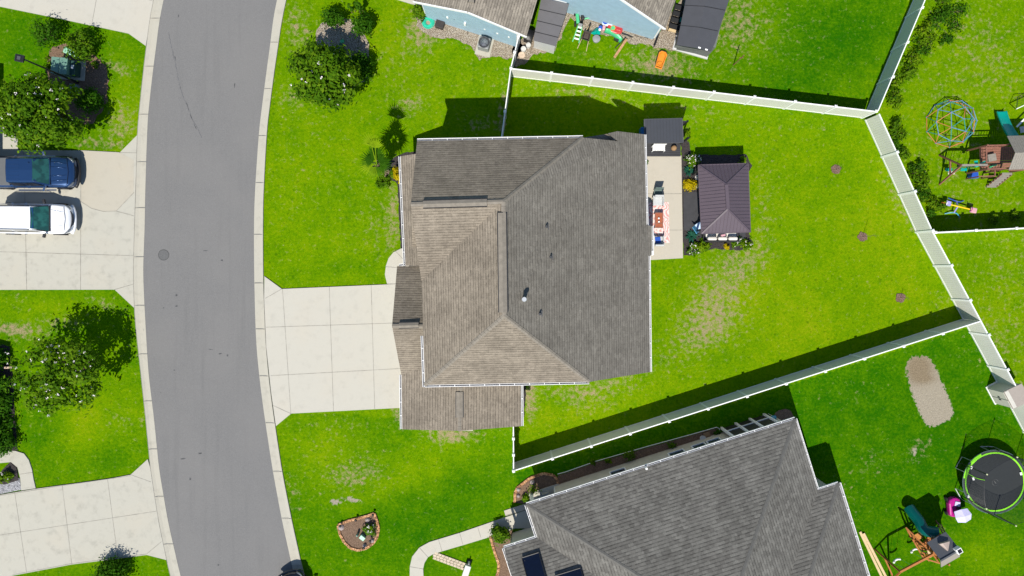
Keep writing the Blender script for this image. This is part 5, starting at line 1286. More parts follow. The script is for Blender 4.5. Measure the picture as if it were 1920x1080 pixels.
mb.plate([P(1292, -30, zs), rid0, rid1, P(1268.5, 84, zs)], .06); mb.plate([rid0, P(1374, -22, zs), P(1341, 80, zs), P(1333, 96.5, zs), rid1], .06)
rr_ = mb.build('roof', FELT, t); 
for k in (.35, .68): sm = MB(); sm.bar(P(1292, -30, zs).lerp(P(1268.5, 84, zs), k) + Vector((0, 0, .01)), rid0.lerp(rid1, k) + Vector((0, 0, .01)), .03, .02); sm.bar(rid0.lerp(rid1, k) + Vector((0, 0, .01)), P(1374, -22, zs).lerp(P(1333, 96, zs), k) + Vector((0, 0, .01)), .03, .02); sm.build('felt_seam', BLACKP, rr_)
MB().plate([P(1269, 87, zs - .03), P(1333, 98, zs - .03), P(1324, 105, 1.55), P(1268, 93, 1.55)], .04).build('gable_flap', mat('shed_grey_flap', (.12, .125, .115), .6), t)
for x, y in ((1311.5, 89.5), (1324.5, 93)): MB().box(P(x, y, zs + .2), (.16, .09, .03), rz).build('vent_patch', WHITE, t)
# black rack with boards, timber step
g = P(1268, 40); rz = math.radians(-16); t = thing('plant_rack', 'black slatted rack leaning between blue house and black roofed shed', 'rack', g)
for k in range(4): MB().box(R(g, rz, 0, .75 - k * .42, .35), (.82, .30, .05), rz).build('shelf', BLACKP, t)
for s_ in (.40, -.40): MB().box(R(g, rz, s_, .1, .2), (.05, 1.75, .4), rz).build('side_frame', BLACK, t)
o = MB().lathe([(.14, .38), (.16, .46), (.05, .5)], R(g, rz, .36, .33, 0), 12).build('toy_ball_dish', YELL); tag(o, 'small yellow dish lying on the black slatted rack', 'dish')
o = MB().box(R(g, rz, .25, .02, .42), (.22, .3, .06), rz).build('teal_toy', TEAL, bevel=.02); tag(o, 'small teal toy lying on the black slatted rack', 'toy')
g = P(1261.5, 57.5); o = MB().box((g.x, g.y, .12), (.82, .24, .16), rz).build('timber_step', WOODP, bevel=.01); tag(o, 'short timber step between blue house corner and black roofed shed', 'step')
# orange cart tub
g = P(1238, 115); rz = math.radians(72); t = thing('cart', 'orange plastic tub cart with dark rim on the patchy lawn', 'cart', g)
mb = MB(); out = [(-.55, -.22), (.45, -.28), (.60, -.14), (.60, .14), (.45, .28), (-.55, .22)]
vs = [R(g, rz, x, y, .22) for x, y in out] + [R(g, rz, x * .86, y * .8, .22) for x, y in out] + [R(g, rz, x * .78, y * .66, .07) for x, y in out] + [R(g, rz, x * .85, y * .8, .03) for x, y in out]
n_ = 6; fs = []
for i in range(n_):
    j = (i + 1) % n_; fs += [(i, j, n_ + j, n_ + i), (n_ + i, n_ + j, 2 * n_ + j, 2 * n_ + i), (i, 3 * n_ + i, 3 * n_ + j, j)]
fs += [tuple(range(2 * n_, 3 * n_)), tuple(range(3 * n_, 4 * n_))[::-1]]
mb.add(vs, fs).build('tub', ORANGE, t)
MB().tube([R(g, rz, -.2 + .14 * math.cos(q), .14 * math.sin(q), .13) for q in [2 * PI * k / 12 for k in range(13)]], .03, 6).build('moulded_ring', ORANGE, t)
MB().tube([R(g, rz, x * 1.02, y * 1.02, .235) for x, y in [(-.3, .27), (.45, .29), (.60, .14), (.60, -.14), (.48, -.26)]], .02, 6).build('rim', BLACKP, t)
# scooter lying on the gravel
g = P(1230, 76); rz = math.radians(70); t = thing('scooter', 'black scooter lying on the gravel at the corner of the blue house', 'scooter', g)
MB().box(R(g, rz, 0, 0, .06), (.7, .13, .05), rz).build('deck', BLACK, t, bevel=.02); MB().tube([R(g, rz, .3, 0, .08), R(g, rz, .45, .05, .35), R(g, rz, .52, .08, .6)], .02, 6).build('steering_post', BLACK, t)
MB().tube([R(g, rz, .52, -.12, .6), R(g, rz, .52, .26, .6)], .02, 6).build('handlebar', BLACK, t)
for s_ in (-.38, .38): MB().tube([R(g, rz, s_, -.03, .07), R(g, rz, s_, .03, .07)], .08, 12).build('wheel', RUBBER, t)
mb = MB(); mb.tube([P(1190, 66, .03), P(1203, 71, .03), P(1213, 71, .03), P(1228, 73, .03)], .015, 5); tag(mb.build('cable', BLACK), 'thin dark cable running over the gravel beside the blue wall', 'cable')
mb = MB(); mb.tube([P(836, 43, .05), P(850, 47, .04), P(862, 51, .04), P(876, 58, .04), P(877, 65, .04)], .015, 5); tag(mb.build('cable', BLACK), 'thin dark cable on the gravel beside the dark brown storage box', 'cable')
# clothes pole
g = P(1375, 122); t = thing('wooden_pole', 'thin upright wooden pole standing on the patchy lawn casting a long shadow', 'pole', g)
MB().tube([g, g + Vector((0, 0, 2.1))], .03, 8).build('pole_shaft', WOODR, t); MB().tube([g + Vector((-.12, 0, 1.6)), g + Vector((.12, 0, 1.6))], .02, 6).build('peg', WOODR, t)
# toys on the gravel (left to right)
g = P(1085, 38); t = thing('ride_on_toy', 'green and black ride on tractor toy by the blue wall', 'toy tractor', g)
MB().box((g.x - .1, g.y, .30), (.22, .62, .22), .1).build('body', GREENP, t, bevel=.05); MB().box((g.x + .22, g.y + .05, .32), (.2, .3, .3), .2).build('seat', BLACKP, t, bevel=.05)
MB().tube([(g.x + .35, g.y, .25), (g.x + .85, g.y + .1, .3)], .05, 8).build('tow_bar', GREENP, t)
for dx_, dy_ in ((-.26, .38), (.12, .4), (-.24, -.32), (.18, -.3)): MB().tube([(g.x + dx_ - .06, g.y + dy_, .16), (g.x + dx_ + .06, g.y + dy_, .16)], .16, 14).build('wheel', RUBBER, t)
g = P(1083, 66); rz = math.radians(75); t = thing('step_stool', 'white and green folding steps standing on the grass edge', 'steps', g)
for s_ in (.15, -.15): MB().bar(R(g, rz, .42, s_ * .8, .62), R(g, rz, -.48, s_ * 1.4, .0), .05, .03).build('side_rail', GREENP, t)
for k in range(4): MB().box(R(g, rz, .33 - k * .2, 0, .52 - k * .14), (.10, .30, .03), rz).build('step', WHITE, t)
MB().box(R(g, rz, .46, 0, .62), (.2, .26, .03), rz).build('top_tray', GREY, t)
g = P(1098, 72); rz = math.radians(72); t = thing('wheelbarrow', 'dark wheelbarrow with long timber handles on the grass edge', 'wheelbarrow', g)
mb = MB(); sq = [(.28, .22), (.28, -.22), (-.3, -.28), (-.3, .28)]
vs = [R(g, rz, x, y, .55) for x, y in sq] + [R(g, rz, x * .9, y * .88, .55) for x, y in sq] + [R(g, rz, x * .6, y * .55, .32) for x, y in sq] + [R(g, rz, x * .65, y * .6, .28) for x, y in sq]
fs = []
for i in range(4): j = (i + 1) % 4; fs += [(i, j, 4 + j, 4 + i), (4 + i, 4 + j, 8 + j, 8 + i), (i, 12 + i, 12 + j, j)]
mb.add(vs, fs + [(8, 9, 10, 11), (15, 14, 13, 12)]).build('tray', mat('rusty_steel', (.06, .045, .038), .7, var=.3), t)
for s_ in (1, -1): MB().tube([R(g, rz, .75, s_ * .05, .25), R(g, rz, 0, s_ * .2, .42), R(g, rz, -.95, s_ * .3, .55)], .022, 6).build('handle', WOODP, t)
MB().tube([R(g, rz, .75, -.05, .2), R(g, rz, .75, .05, .2)], .2, 16).build('wheel', RUBBER, t)
for s_ in (1, -1): MB().tube([R(g, rz, -.3, s_ * .2, .45), R(g, rz, -.32, s_ * .2, 0)], .018, 6).build('leg', BLACK, t)
g = P(1118, 62); t = thing('ride_on_toy', 'turquoise ride on toy in front of the grey tub', 'toy', g)
MB().add([(g.x - .42, g.y - .08, .2), (g.x - .1, g.y - .18, .12), (g.x + .25, g.y - .15, .12), (g.x + .3, g.y + .2, .14), (g.x + .02, g.y + .32, .16), (g.x - .06, g.y - .02, .42), (g.x + .15, g.y + .1, .40)],
         [(0, 1, 5), (1, 2, 6, 5), (2, 3, 6), (3, 4, 5, 6), (4, 0, 5), (0, 4, 3, 2, 1)]).build('body', TEAL, t, bevel=.02)
MB().lathe([(.13, .25), (.13, .40), (.02, .42)], (g.x + .22, g.y + .22, 0), 12).build('seat', BLUE, t); MB().lathe([(.08, .38), (.08, .44), (.02, .46)], (g.x + .18, g.y + .08, 0), 12).build('horn', WHITE, t)
g = P(1117.5, 75); o = MB().lathe([(.21, 0), (.25, .28), (.23, .29), (.08, .33), (.02, .34)], g, 20).build('grey_tub', GREY, smooth=False); tag(o, 'round grey lidded tub on the grass edge in front of the turquoise toy', 'tub')
g = P(1136, 45); t = thing('toy_car', 'white ride in toy car with blue seat close to the blue wall', 'toy car', g)
MB().box((g.x + .12, g.y - .02, .22), (.78, .42, .26), -.25).build('body', SKYB, t, bevel=.1); MB().lathe([(.15, .34), (.17, .42), (.12, .43), (.1, .38)], (g.x - .08, g.y, 0), 14).build('seat', BLUE, t)
for dx_, dy_ in ((-.15, .2), (.4, .06), (-.15, -.22), (.36, -.3)): MB().tube([(g.x + dx_, g.y + dy_ - .03, .1), (g.x + dx_, g.y + dy_ + .03, .1)], .1, 12).build('wheel', RUBBER, t)
g = P(1131.5, 54.5); o = MB().box((g.x, g.y, .16), (.2, .34, .3), -.2).build('pink_toy', PINK, bevel=.06); tag(o, 'small pale pink toy block between white and red toy cars', 'toy')
g = P(1151.5, 57); rz = math.radians(-18); t = thing('toy_car', 'red ride in toy car with round opening beside the blue wall', 'toy car', g)
mb = MB(); prf = [(-.5, .14), (-.42, .24), (.2, .27), (.48, .18), (.52, 0)]; prf = prf + [(x, -y) for x, y in prf[:-1][::-1]]
MB().prism([R(g, rz, x, y, 0) for x, y in prf], .10, .34).build('body', RED, t, bevel=.05)
MB().tube([R(g, rz, -.13 + .15 * math.cos(q), .15 * math.sin(q), .36) for q in [2 * PI * k / 14 for k in range(15)]], .022, 6).build('opening_ring', ORANGE, t)
MB().lathe([(.13, .30), (.13, .365), (.01, .366)], R(g, rz, -.13, 0, 0), 14).build('seat', GREENP, t); MB().box(R(g, rz, .25, .0, .37), (.3, .12, .05), rz).build('bonnet', RED, t, bevel=.02)
g = P(1149, 69); rz = math.radians(-28); t = thing('toy_slide', 'green curved plastic slide on the grass edge below the red toy car', 'slide', g)
sec_ = []; mb = MB(); n_ = 9; vs = []; fs = []
for i in range(n_):
    u = -1 + 2 * i / (n_ - 1); x = u * .62; yy = .10 - .14 * u * u; z = .42 - .16 * (u + 1)
    for (dy, dz) in ((-.17, .06), (-.15, .0), (.15, .0), (.17, .06), (.15, -.05), (-.15, -.05)): vs.append(R(g, rz, x, yy + dy, z + dz))
for i in range(n_ - 1):
    for k in range(6): a = i * 6 + k; b = i * 6 + (k + 1) % 6; fs.append((a, b, b + 6, a + 6))
fs += [tuple(range(6))[::-1], tuple(range((n_ - 1) * 6, n_ * 6))]
mb.add(vs, fs).build('chute', GREENP, t, smooth=True); MB().box(R(g, rz, .3, -.12, .12), (.3, .12, .24), rz).build('support', BLACKP, t)
o = MB().bar(P(1152, 108, .05), P(1175, 73, .25), .16, .04).build('timber_board', mat('rust_board', (.36, .20, .10), .8, var=.25)); tag(o, 'rusty brown board lying on the patchy grass below the green slide', 'board')
o = MB().bar(P(1153, 90, .04), P(1174, 70, .2), .05, .04).build('black_strut', BLACK); tag(o, 'black strut beside the rusty board', 'strut')
o = MB().tube([P(1166, 63, .2), P(1176, 66, .18), P(1186, 70, .12)], .035, 7).build('toy_mower', BLACK); tag(o, 'black handled toy pointing away from the red toy car', 'toy')
g = P(952, 76); t = thing('garden_chair', 'thin dark green chair frame against the blue wall by the fence', 'chair', g)
for s_ in (-.2, .2): MB().tube([(g.x + s_ - .06, g.y, 0), (g.x + s_, g.y + .1, .45), (g.x + s_ + .02, g.y + .2, .8)], .018, 6).build('leg', UTILD, t)
MB().box((g.x, g.y + .1, .45), (.42, .3, .03), -.3).build('seat', UTILD, t); MB().box((g.x, g.y + .22, .7), (.42, .03, .2), -.3).build('backrest', UTILD, t)

# ------------------------------------------------------------------ PATIO
t = thing('patio_shed', 'charcoal metal roofed shelter over a dark deck beside the brown house', 'shelter', P(1245, 262))
zc = 2.4; q = [P(1208, 224, zc), P(1279, 222, zc), P(1281, 267, 2.2), P(1209, 268.5, 2.2)]
rf_ = MB().plate(q, .05).build('roof', ROOFDK, t); sm = MB()
for k in range(1, 12): u = k / 12; sm.bar(q[0].lerp(q[1], u) + Vector((0, 0, .01)), q[3].lerp(q[2], u) + Vector((0, 0, .01)), .02, .025)
sm.build('roof_rib', ROOFDK, rf_); ed = MB()
for a, b in ((0, 1), (1, 2), (2, 3), (3, 0)): ed.bar(q[a] - Vector((0, 0, .03)), q[b] - Vector((0, 0, .03)), .05, .09)
ed.build('roof_edge', DGREY, rf_)
gA = P(1212, 240); gB = P(1275, 296)
dk = MB(); n_ = 14; yt, yb = P(1212, 240).y, P(1212, 294).y
for k in range(n_): yy = yt + (yb - yt) * (k + .5) / n_; dk.box(((gA.x + gB.x) / 2, yy, .12), (gB.x - gA.x, abs(yb - yt) / n_ - .012, .06))
dk.build('deck', DECK, t)
for x, y in ((1213, 240), (1274, 240), (1213, 268), (1275, 270)): p = P(x, y); MB().box((p.x, p.y, 1.12), (.1, .1, 2.2)).build('post', BLACK, t)
p = P(1244, 240); MB().box((p.x, p.y, 1.2), (2.2, .04, 1.9)).build('back_wall', DECK, t)
g = P(1232, 281); tb = thing('garden_bench', 'white slatted bench on the dark deck under the shelter edge', 'bench', Vector((g.x, g.y, .15)))
sl_ = MB()
for k in range(8): sl_.box((g.x - .36 + k * .1, g.y + .02, .58), (.085, .34, .03))
sl_.build('seat', WHITE, tb)
for s_ in (-.38, .38):
    for u_ in (-.14, .16): MB().box((g.x + s_, g.y + u_, .36), (.05, .05, .42)).build('leg', WHITE, tb)
MB().box((g.x, g.y + .2, .85), (.82, .03, .35)).build('backrest', WHITE, tb)
g = P(1261.5, 279); MM = Vector((g.x, g.y, .15)); o = MB().lathe([(.08, .15), (.17, .22), (.19, .34), (.14, .47), (.10, .5)], MM - Vector((0, 0, .15)), 16).build('clay_pot', mat('tan_clay', (.28, .17, .08), .7), smooth=True); tag(o, 'round tan clay pot on the dark deck beside the white bench', 'pot')
g = P(1204, 250); boxy('storage_bin', 'dark blue bin in the shade between brown house and charcoal shelter', 'bin', g, (.42, .5, .8), mat('navy_plastic', (.015, .12, .30), .4), 0)
# rug, table, chairs
poly_r = [P(1209, 380, 0), P(1253, 379, 0), P(1255, 455, 0), P(1210, 456, 0)]
o = MB().prism(poly_r, .092, .104).build('patio_rug', RUG); tag(o, 'red and white marbled rug on the patio', 'rug')
g = P(1232.5, 414); t = thing('coffee_table', 'red brown glass topped table in the middle of the patio rug', 'table', Vector((g.x, g.y, .104)))
fr = MB()
for sx in (-.24, .24):
    for sy in (-.46, .46): MB().box((g.x + sx, g.y + sy, .30), (.05, .05, .40)).build('leg', WOODR, t)
for sx in (-.24, .24): fr.box((g.x + sx, g.y, .51), (.05, .97, .05))
for sy in (-.47, -.2, .47): fr.box((g.x, g.y + sy, .511), (.44, .05, .045))
fr.build('frame', WOODR, t); MB().box((g.x, g.y, .50), (.44, .9, .02)).build('tabletop', mat('terracotta_glass', (.33, .10, .05), .15), t)
for i, (dx_, dy_) in enumerate([(0, .12), (.01, -.1)]):
    o = MB().lathe([(.05, .535), (.055, .62), (.02, .63)], (g.x + dx_ - .03, g.y + dy_, 0), 10).build('cup', WHITE); tag(o, ['upper white cup on the red brown patio table', 'lower white cup on the red brown patio table'][i], 'cup')
def armchair(label, g, face, m, throw=None):
    t = thing('armchair', label, 'armchair', Vector((g.x, g.y, .1)), 'armchairs facing across the patio rug'); f = face
    MB().box((g.x, g.y, .42), (.58, .58, .12)).build('seat_cushion', m, t, bevel=.04)
    MB().box((g.x, g.y - f * .30, .68), (.58, .12, .5)).build('backrest', m, t, bevel=.04)
    for s_ in (-.32, .32):
        MB().box((g.x + s_, g.y, .60), (.07, .66, .05)).build('armrest', m if not throw else STONEW, t, bevel=.02)
        for u_ in (-.27, .27): MB().box((g.x + s_, g.y + u_, .34), (.05, .05, .48)).build('leg', BLACK, t)
    if throw: MB().box((g.x - .05, g.y + .05 * f, .50), (.36, .4, .05), .1).build('pillow', throw, t, bevel=.03)
    return t
CUSH = mat('pale_grey_cushion', (.45, .46, .46), .8)
armchair('pale grey armchair above the patio table', P(1231.5, 378), -1, CUSH)
g = P(1231.5, 362); t = thing('side_screen', 'dark green grey cushion chair at the upper end of the patio rug', 'chair', Vector((g.x, g.y, .1)))
MB().box((g.x, g.y, .42), (.52, .42, .1)).build('seat', mat('green_grey_fabric', (.10, .14, .13), .8), t, bevel=.03); MB().box((g.x + .02, g.y + .24, .66), (.54, .08, .5)).build('backrest', mat('green_grey_fabric', (0, 0, 0)), t, bevel=.03)
for sx in (-.22, .22):
    for sy in (-.17, .2): MB().box((g.x + sx, g.y + sy, .24), (.04, .04, .3)).build('leg', BLACK, t)
armchair('grey armchair with navy pillow below the patio table', P(1232, 452), 1, CUSH, BLUE)
g = P(1232, 446); 
# gazebo
t = thing('gazebo', 'gazebo with ribbed brown metal hip roof beside the patio', 'gazebo', P(1355, 372))
ze, zr_ = 2.35, 3.15
c0 = P(1309.5, 309.5, ze); c1 = P(1402.5, 306.5, ze); c2 = P(1407, 435, ze); c3 = P(1315.5, 438, ze); r0 = P(1361.5, 346, zr_); r1 = P(1364.5, 392, zr_)
for fct in ([c0, c1, r0], [c1, c2, r1, r0], [c2, c3, r1], [c3, c0, r0, r1]): 
    MB().plate(fct, .03).build('roof_panel', ROOFMET, t)
rb = MB()
def ribs(a, b, p, q_, n):
    """ribs from eave a-b up to the ridge/hips; p is above a side, q_ above b side"""
    e = (b - a); L = e.length; ed = e / L
    up0 = (p - a) - ed * (p - a).dot(ed); upl = up0.length; upd = up0 / upl
    sa = (p - a).dot(ed); sb = (q_ - a).dot(ed)
    for k in range(1, n):
        x = L * k / n
        h = upl if sa <= x <= sb else (upl * x / sa if x < sa else upl * (L - x) / (L - sb))
        o_ = a + ed * x + Vector((0, 0, .016)); rb.bar(o_, o_ + upd * h, .03, .03)
ribs(c0, c1, r0, r0, 14); ribs(c3, c2, r1, r1, 14); ribs(c0, c3, r0, r1, 20); ribs(c1, c2, r0, r1, 20)
rb.build('roof_rib', ROOFMET, t); cp = MB()
for a, b in ((c0, r0), (c1, r0), (c2, r1), (c3, r1)): cp.bar(a + Vector((0, 0, .03)), b + Vector((0, 0, .03)), .09, .03)
cp.bar(r0 + Vector((0, 0, .05)), r1 + Vector((0, 0, .05)), .20, .06)
for a, b in ((c0, c1), (c1, c2), (c2, c3), (c3, c0)): cp.bar(a - Vector((0, 0, .03)), b - Vector((0, 0, .03)), .06, .10)
cp.build('roof_trim', ROOFMET, t)
cen = (c0 + c2) / 2
for c_ in (c0, c1, c2, c3):
    p = c_.lerp(cen, .13); MB().box((p.x, p.y, 1.15), (.12, .12, 2.3)).build('post', BLACK, t)
MB().prism([P(1311, 324), P(1394, 322), P(1397, 449), P(1311, 450)], 0, .1).build('deck', DECK, t)
# sofa
g0 = P(1318, 446); g1 = P(1378, 444); g = (g0 + g1) / 2
t = thing('garden_sofa', 'long dark sofa with white cushions under the lower gazebo edge', 'sofa', Vector((g.x, g.y, .1)))
MB().box((g.x, g.y + .15, .28), (2.3, .8, .35)).build('base', BLACKP, t, bevel=.03); MB().box((g.x, g.y - .28, .6), (2.3, .08, .7)).build('backrest', BLACKP, t)
for k in range(3):
    MB().box((g.x - .68 + k * .66, g.y - .12, .78), (.60, .24, .42)).build('back_cushion', mat('ivory_cushion', (.62, .58, .53), .85), t, bevel=.1)
    MB().box((g.x - .68 + k * .66, g.y + .2, .50), (.64, .6, .12)).build('seat_cushion', mat('ivory_cushion', (0, 0, 0)), t, bevel=.04)
MB().box((g.x + .02, g.y + .10, .8), (.3, .14, .3), .2).build('pillow', PINK, t, bevel=.05)
# lounger and white figures by the gazebo
g = P(1312, 423); t = thing('folding_chair', 'pale blue fabric chair peeking out under the gazebo corner', 'chair', Vector((g.x, g.y, .1)))
MB().plate([R(g, .6, -.35, -.25, .42), R(g, .6, .3, -.25, .46), R(g, .6, .3, .25, .46), R(g, .6, -.35, .25, .42)], .03).build('seat', SKYB, t); MB().plate([R(g, .6, -.35, -.25, .42), R(g, .6, -.35, .25, .42), R(g, .6, -.65, .25, .85), R(g, .6, -.65, -.25, .85)], .03).build('backrest', mat('sky_fabric', (.08, .30, .50), .8), t)
for sx in (-.3, .28):
    for sy in (-.24, .24): MB().tube([R(g, .6, sx, sy, .1), R(g, .6, sx, sy, .44)], .015, 6).build('leg', GALV, t)
for i, (x, y) in enumerate([(1307, 333), (1307.5, 349)]):
    g = P(x, y); t = thing('garden_ornament', ['upper white ornament at the left edge of the gazebo', 'lower white ornament at the left edge of the gazebo'][i], 'ornament', Vector((g.x, g.y, .06)), 'white ornaments by the gazebo')
    MB().lathe([(.12, .06), (.12, .1), (.06, .14), (.09, .3), (.10, .42), (.05, .5), (.07, .58), (.02, .64)], g, 14).build('figure', STONEW, t, smooth=True); MB().lathe([(.15, .03), (.15, .08), (.1, .09)], g, 14).build('base', STONEW, t)

# ------------------------------------------------------------------ RESIN SHED on the right
nw = P(1847, 725.7); sw = P(1864.5, 758.3); ne = P(1869, 714.5); se = sw + (ne - nw) * 1.0
ax = (sw - nw).normalized(); bx = (ne - nw).normalized(); 
if True:
    bx = Vector((-ax.y, ax.x, 0)); bx = bx if bx.x > 0 else -bx; dep = 1.15; ne = nw + bx * dep; se = sw + bx * dep
t = thing('storage_shed', 'small cream resin storage shed with taupe lid against the right fence', 'shed', (nw + se) / 2)
MB().prism([nw, ne, se, sw], 0, .10).build('base', WHITE, t, bevel=.01)
def ins_(p, q_, k): return p.lerp(q_, k)
cc_ = (nw + se) / 2
ws_ = [p.lerp(cc_, .08) for p in (nw, ne, se, sw)]
MB().prism(ws_, .10, 1.78).build('wall', RESIN, t, bevel=.02)
zz_ = Vector((0, 0, 1)); o_ = -ax * .0
lw = [ws_[0] - bx * .03 - ax * .03 + zz_ * 1.74, ws_[3] - bx * .03 + ax * .03 + zz_ * 1.74, ws_[2] + bx * .06 + ax * .03 + zz_ * 1.92, ws_[1] + bx * .06 - ax * .03 + zz_ * 1.92]
MB().plate(lw, .07).build('roof', TAUPE, t)
for k in (0, 1):
    a = ws_[0].lerp(ws_[3], .04 + .48 * k); b = ws_[0].lerp(ws_[3], .48 + .48 * k)
    d_ = MB().bar(a - bx * .02 + zz_ * .9, b - bx * .02 + zz_ * .9, .03, 1.5).build('door', RESIN, t, bevel=.01)
    h_ = MB().box(a.lerp(b, .86 - .72 * k) - bx * .05 + zz_ * .95, (.06, .05, .16), 0).build('handle', BLACK, d_)

# ------------------------------------------------------------------ PLAYGROUND, upper right
# climbing dome
g = P(1779, 232); t = thing('climbing_dome', 'geodesic climbing dome of blue, green and orange bars', 'climbing dome', g)
Rr = 1.52; phi = (1 + 5 ** .5) / 2
ico = [Vector(v).normalized() for v in [(0, 1, phi), (0, -1, phi), (0, 1, -phi), (0, -1, -phi), (1, phi, 0), (-1, phi, 0), (1, -phi, 0), (-1, -phi, 0), (phi, 0, 1), (phi, 0, -1), (-phi, 0, 1), (-phi, 0, -1)]]
qz = ico[0].rotation_difference(Vector((0, 0, 1))).to_matrix(); ico = [Matrix.Rotation(.35, 3, 'Z') @ (qz @ v) for v in ico]
ed_ = set(); tri = []
for i in range(12):
    for j in range(i + 1, 12):
        for k in range(j + 1, 12):
            if all((ico[a] - ico[b]).length < 1.1 for a, b in ((i, j), (j, k), (i, k))): tri.append((i, j, k))
nodes = {}
def nd(v):
    v = v.normalized(); key = (round(v.x, 3), round(v.y, 3), round(v.z, 3)); nodes.setdefault(key, v); return key
for i, j, k in tri:
    a, b, c_ = ico[i], ico[j], ico[k]; ab, bc, ca_ = (a + b), (b + c_), (c_ + a); A_, B_, C_, AB, BC, CA = map(nd, (a, b, c_, ab, bc, ca_))
    for e in ((A_, AB), (AB, B_), (B_, BC), (BC, C_), (C_, CA), (CA, A_), (AB, BC), (BC, CA), (CA, AB)): ed_.add(tuple(sorted(e)))
dm = [mat('dome_blue', (.10, .25, .42), .4), mat('dome_green', (.02, .24, .20), .4), mat('dome_orange', (.50, .17, .06), .4), mat('dome_violet', (.18, .17, .36), .4)]
drs = random.Random(4)
def zc_(v): return max(v.z, 0)
up_nodes = [k for k, v in nodes.items() if v.z > -.05]
for a, b in sorted(ed_):
    va, vb = nodes[a], nodes[b]
    if va.z < -.05 or vb.z < -.05: continue
    horiz = abs(va.z - vb.z) < .12; mi = 2 if (abs(va.z) < .1 and abs(vb.z) < .1 and drs.random() < .2) else (0 if horiz and va.z > .3 else (2 if drs.random() < .36 else (1 if drs.random() < .6 else 0)))
    MB().tube([g + va * Rr + Vector((0, 0, .03)), g + vb * Rr + Vector((0, 0, .03))], .021, 7).build('bar', dm[mi], t)
for k_ in up_nodes: v = nodes[k_]; MB().lathe([(.045, -.02), (.05, 0), (.045, .02)], g + v * Rr + Vector((0, 0, .03)), 8).build('joint', dm[3], t)
# wooden play tower with swing
t = thing('play_tower', 'weathered wooden play tower with plank roof and teal slide', 'play tower', G(1842, 305))
def gp(px_, py_, z): return P(px_, py_, z)
X0 = P(1850, 272, 2.1); X1 = P(1850, 317, 2.1); ux = Vector((1, .03, 0)).normalized(); uy = Vector((-.03, 1, 0)).normalized()
O_ = Vector((P(1850, 317, 2.1).x, P(1850, 317, 2.1).y, 0))             # front left corner on the ground
def tp(u, v, z): return O_ + ux * u + uy * v + Vector((0, 0, z))
TW, TD, DZ = 2.9, 1.45, 1.45
for u in (0, 1.25, TW):
    for v in (0, TD): MB().box(tp(u, v, 1.2), (.09, .09, 2.4 if u else 2.1), .03).build('post', WOODR, t)
dkb = MB()
for k in range(10): dkb.box(tp(TW / 2, TD * (k + .5) / 10, DZ), (TW, TD / 10 - .015, .04), .03)
dkb.build('deck', WOODR, t)
for (a, b) in (((0, 0), (1.25, 0)), ((0, TD), (1.25, TD)), ((0, 0), (0, TD))):
    r_ = MB(); r_.bar(tp(*a, 2.1), tp(*b, 2.1), .07, .04); r_.bar(tp(*a, 1.62), tp(*b, 1.62), .05, .04)
    for k in range(1, 7): p = tp(*a, 0).lerp(tp(*b, 0), k / 7); r_.bar(p + Vector((0, 0, 1.6)), p + Vector((0, 0, 2.1)), .05, .02)
    r_.build('railing', WOODR, t)
# roof: lit south slope and shaded north slope of planks
ru0, ru1 = 1.05, 3.3; ry0, rym, ry1 = -.15, .80, 1.95
rz_ = 3.15; mb = MB(); mb2 = MB(); n_ = 16
for k in range(n_):
    ua = ru0 + (ru1 - ru0) * k / n_; ub = ru0 + (ru1 - ru0) * (k + .94) / n_
    mb.plate([tp(ua, ry0, 2.55), tp(ub, ry0, 2.55), tp(ub, rym, rz_), tp(ua, rym, rz_)], .025)
    mb2.plate([tp(ua, ry1, 2.45), tp(ub, ry1, 2.45), tp(ub, rym, rz_), tp(ua, rym, rz_)], .025)
mb.build('roof_planks', PLANKG, t); mb2.build('roof_planks', PLANKG, t)
bg_ = MB(); bg_.bar(tp(1.05, -.18, 2.53), tp(3.3, -.18, 2.53), .05, .1); bg_.build('roof_board', WOODR, t)
# steps
for k in range(7):
    u = k / 6; p = P(1888, 326, 1.35).lerp(P(1859, 349.5, .12), u); MB().box(p, (.62, .14, .04), .0).build('step', PLANKG, t)
for s_ in (-.33, .33): MB().bar(P(1888, 326, 1.3) + Vector((s_, 0, 0)), P(1859, 349.5, .0) + Vector((s_, 0, 0)), .05, .12).build('stringer', WOODR, t)
# slide
def chute(parent, path, width, m, wall=.16, name='slide'):
    mb = MB(); vs = []; fs = []; n = len(path)
    for i, p in enumerate(path):
        d = (path[min(i + 1, n - 1)] - path[max(i - 1, 0)]); s = Vector((-d.y, d.x, 0)).normalized() * width / 2; z = Vector((0, 0, 1))
        for (k, h_) in ((-1.1, wall), (-1.0, wall), (-.9, .02), (-.5, 0), (.5, 0), (.9, .02), (1.0, wall), (1.1, wall), (1.0, -.05), (-1.0, -.05)): vs.append(p + s * k + z * h_)
    for i in range(n - 1):
        for k in range(10): a = i * 10 + k; b = i * 10 + (k + 1) % 10; fs.append((a, b, b + 10, a + 10))
    fs += [tuple(range(10))[::-1], tuple(range((n - 1) * 10, n * 10))]
    return mb.add(vs, fs).build(name, m, parent, smooth=True)
def cspline(pts, n=6):
    out = []
    for i in range(len(pts) - 1):
        p0 = pts[max(i - 1, 0)]; p1 = pts[i]; p2 = pts[i + 1]; p3 = pts[min(i + 2, len(pts) - 1)]
        for k in range(n):
            q_ = k / n; out.append(.5 * ((2 * p1) + (p2 - p0) * q_ + (2 * p0 - 5 * p1 + 4 * p2 - p3) * q_ * q_ + (3 * p1 - p0 - 3 * p2 + p3) * q_ ** 3))
    out.append(pts[-1]); return out
chute(t, cspline([P(1902, 268, 1.5), P(1899, 258, 1.42), P(1888, 240, .95), P(1880, 222, .5), P(1876, 209, .3)]), .56, TEAL)
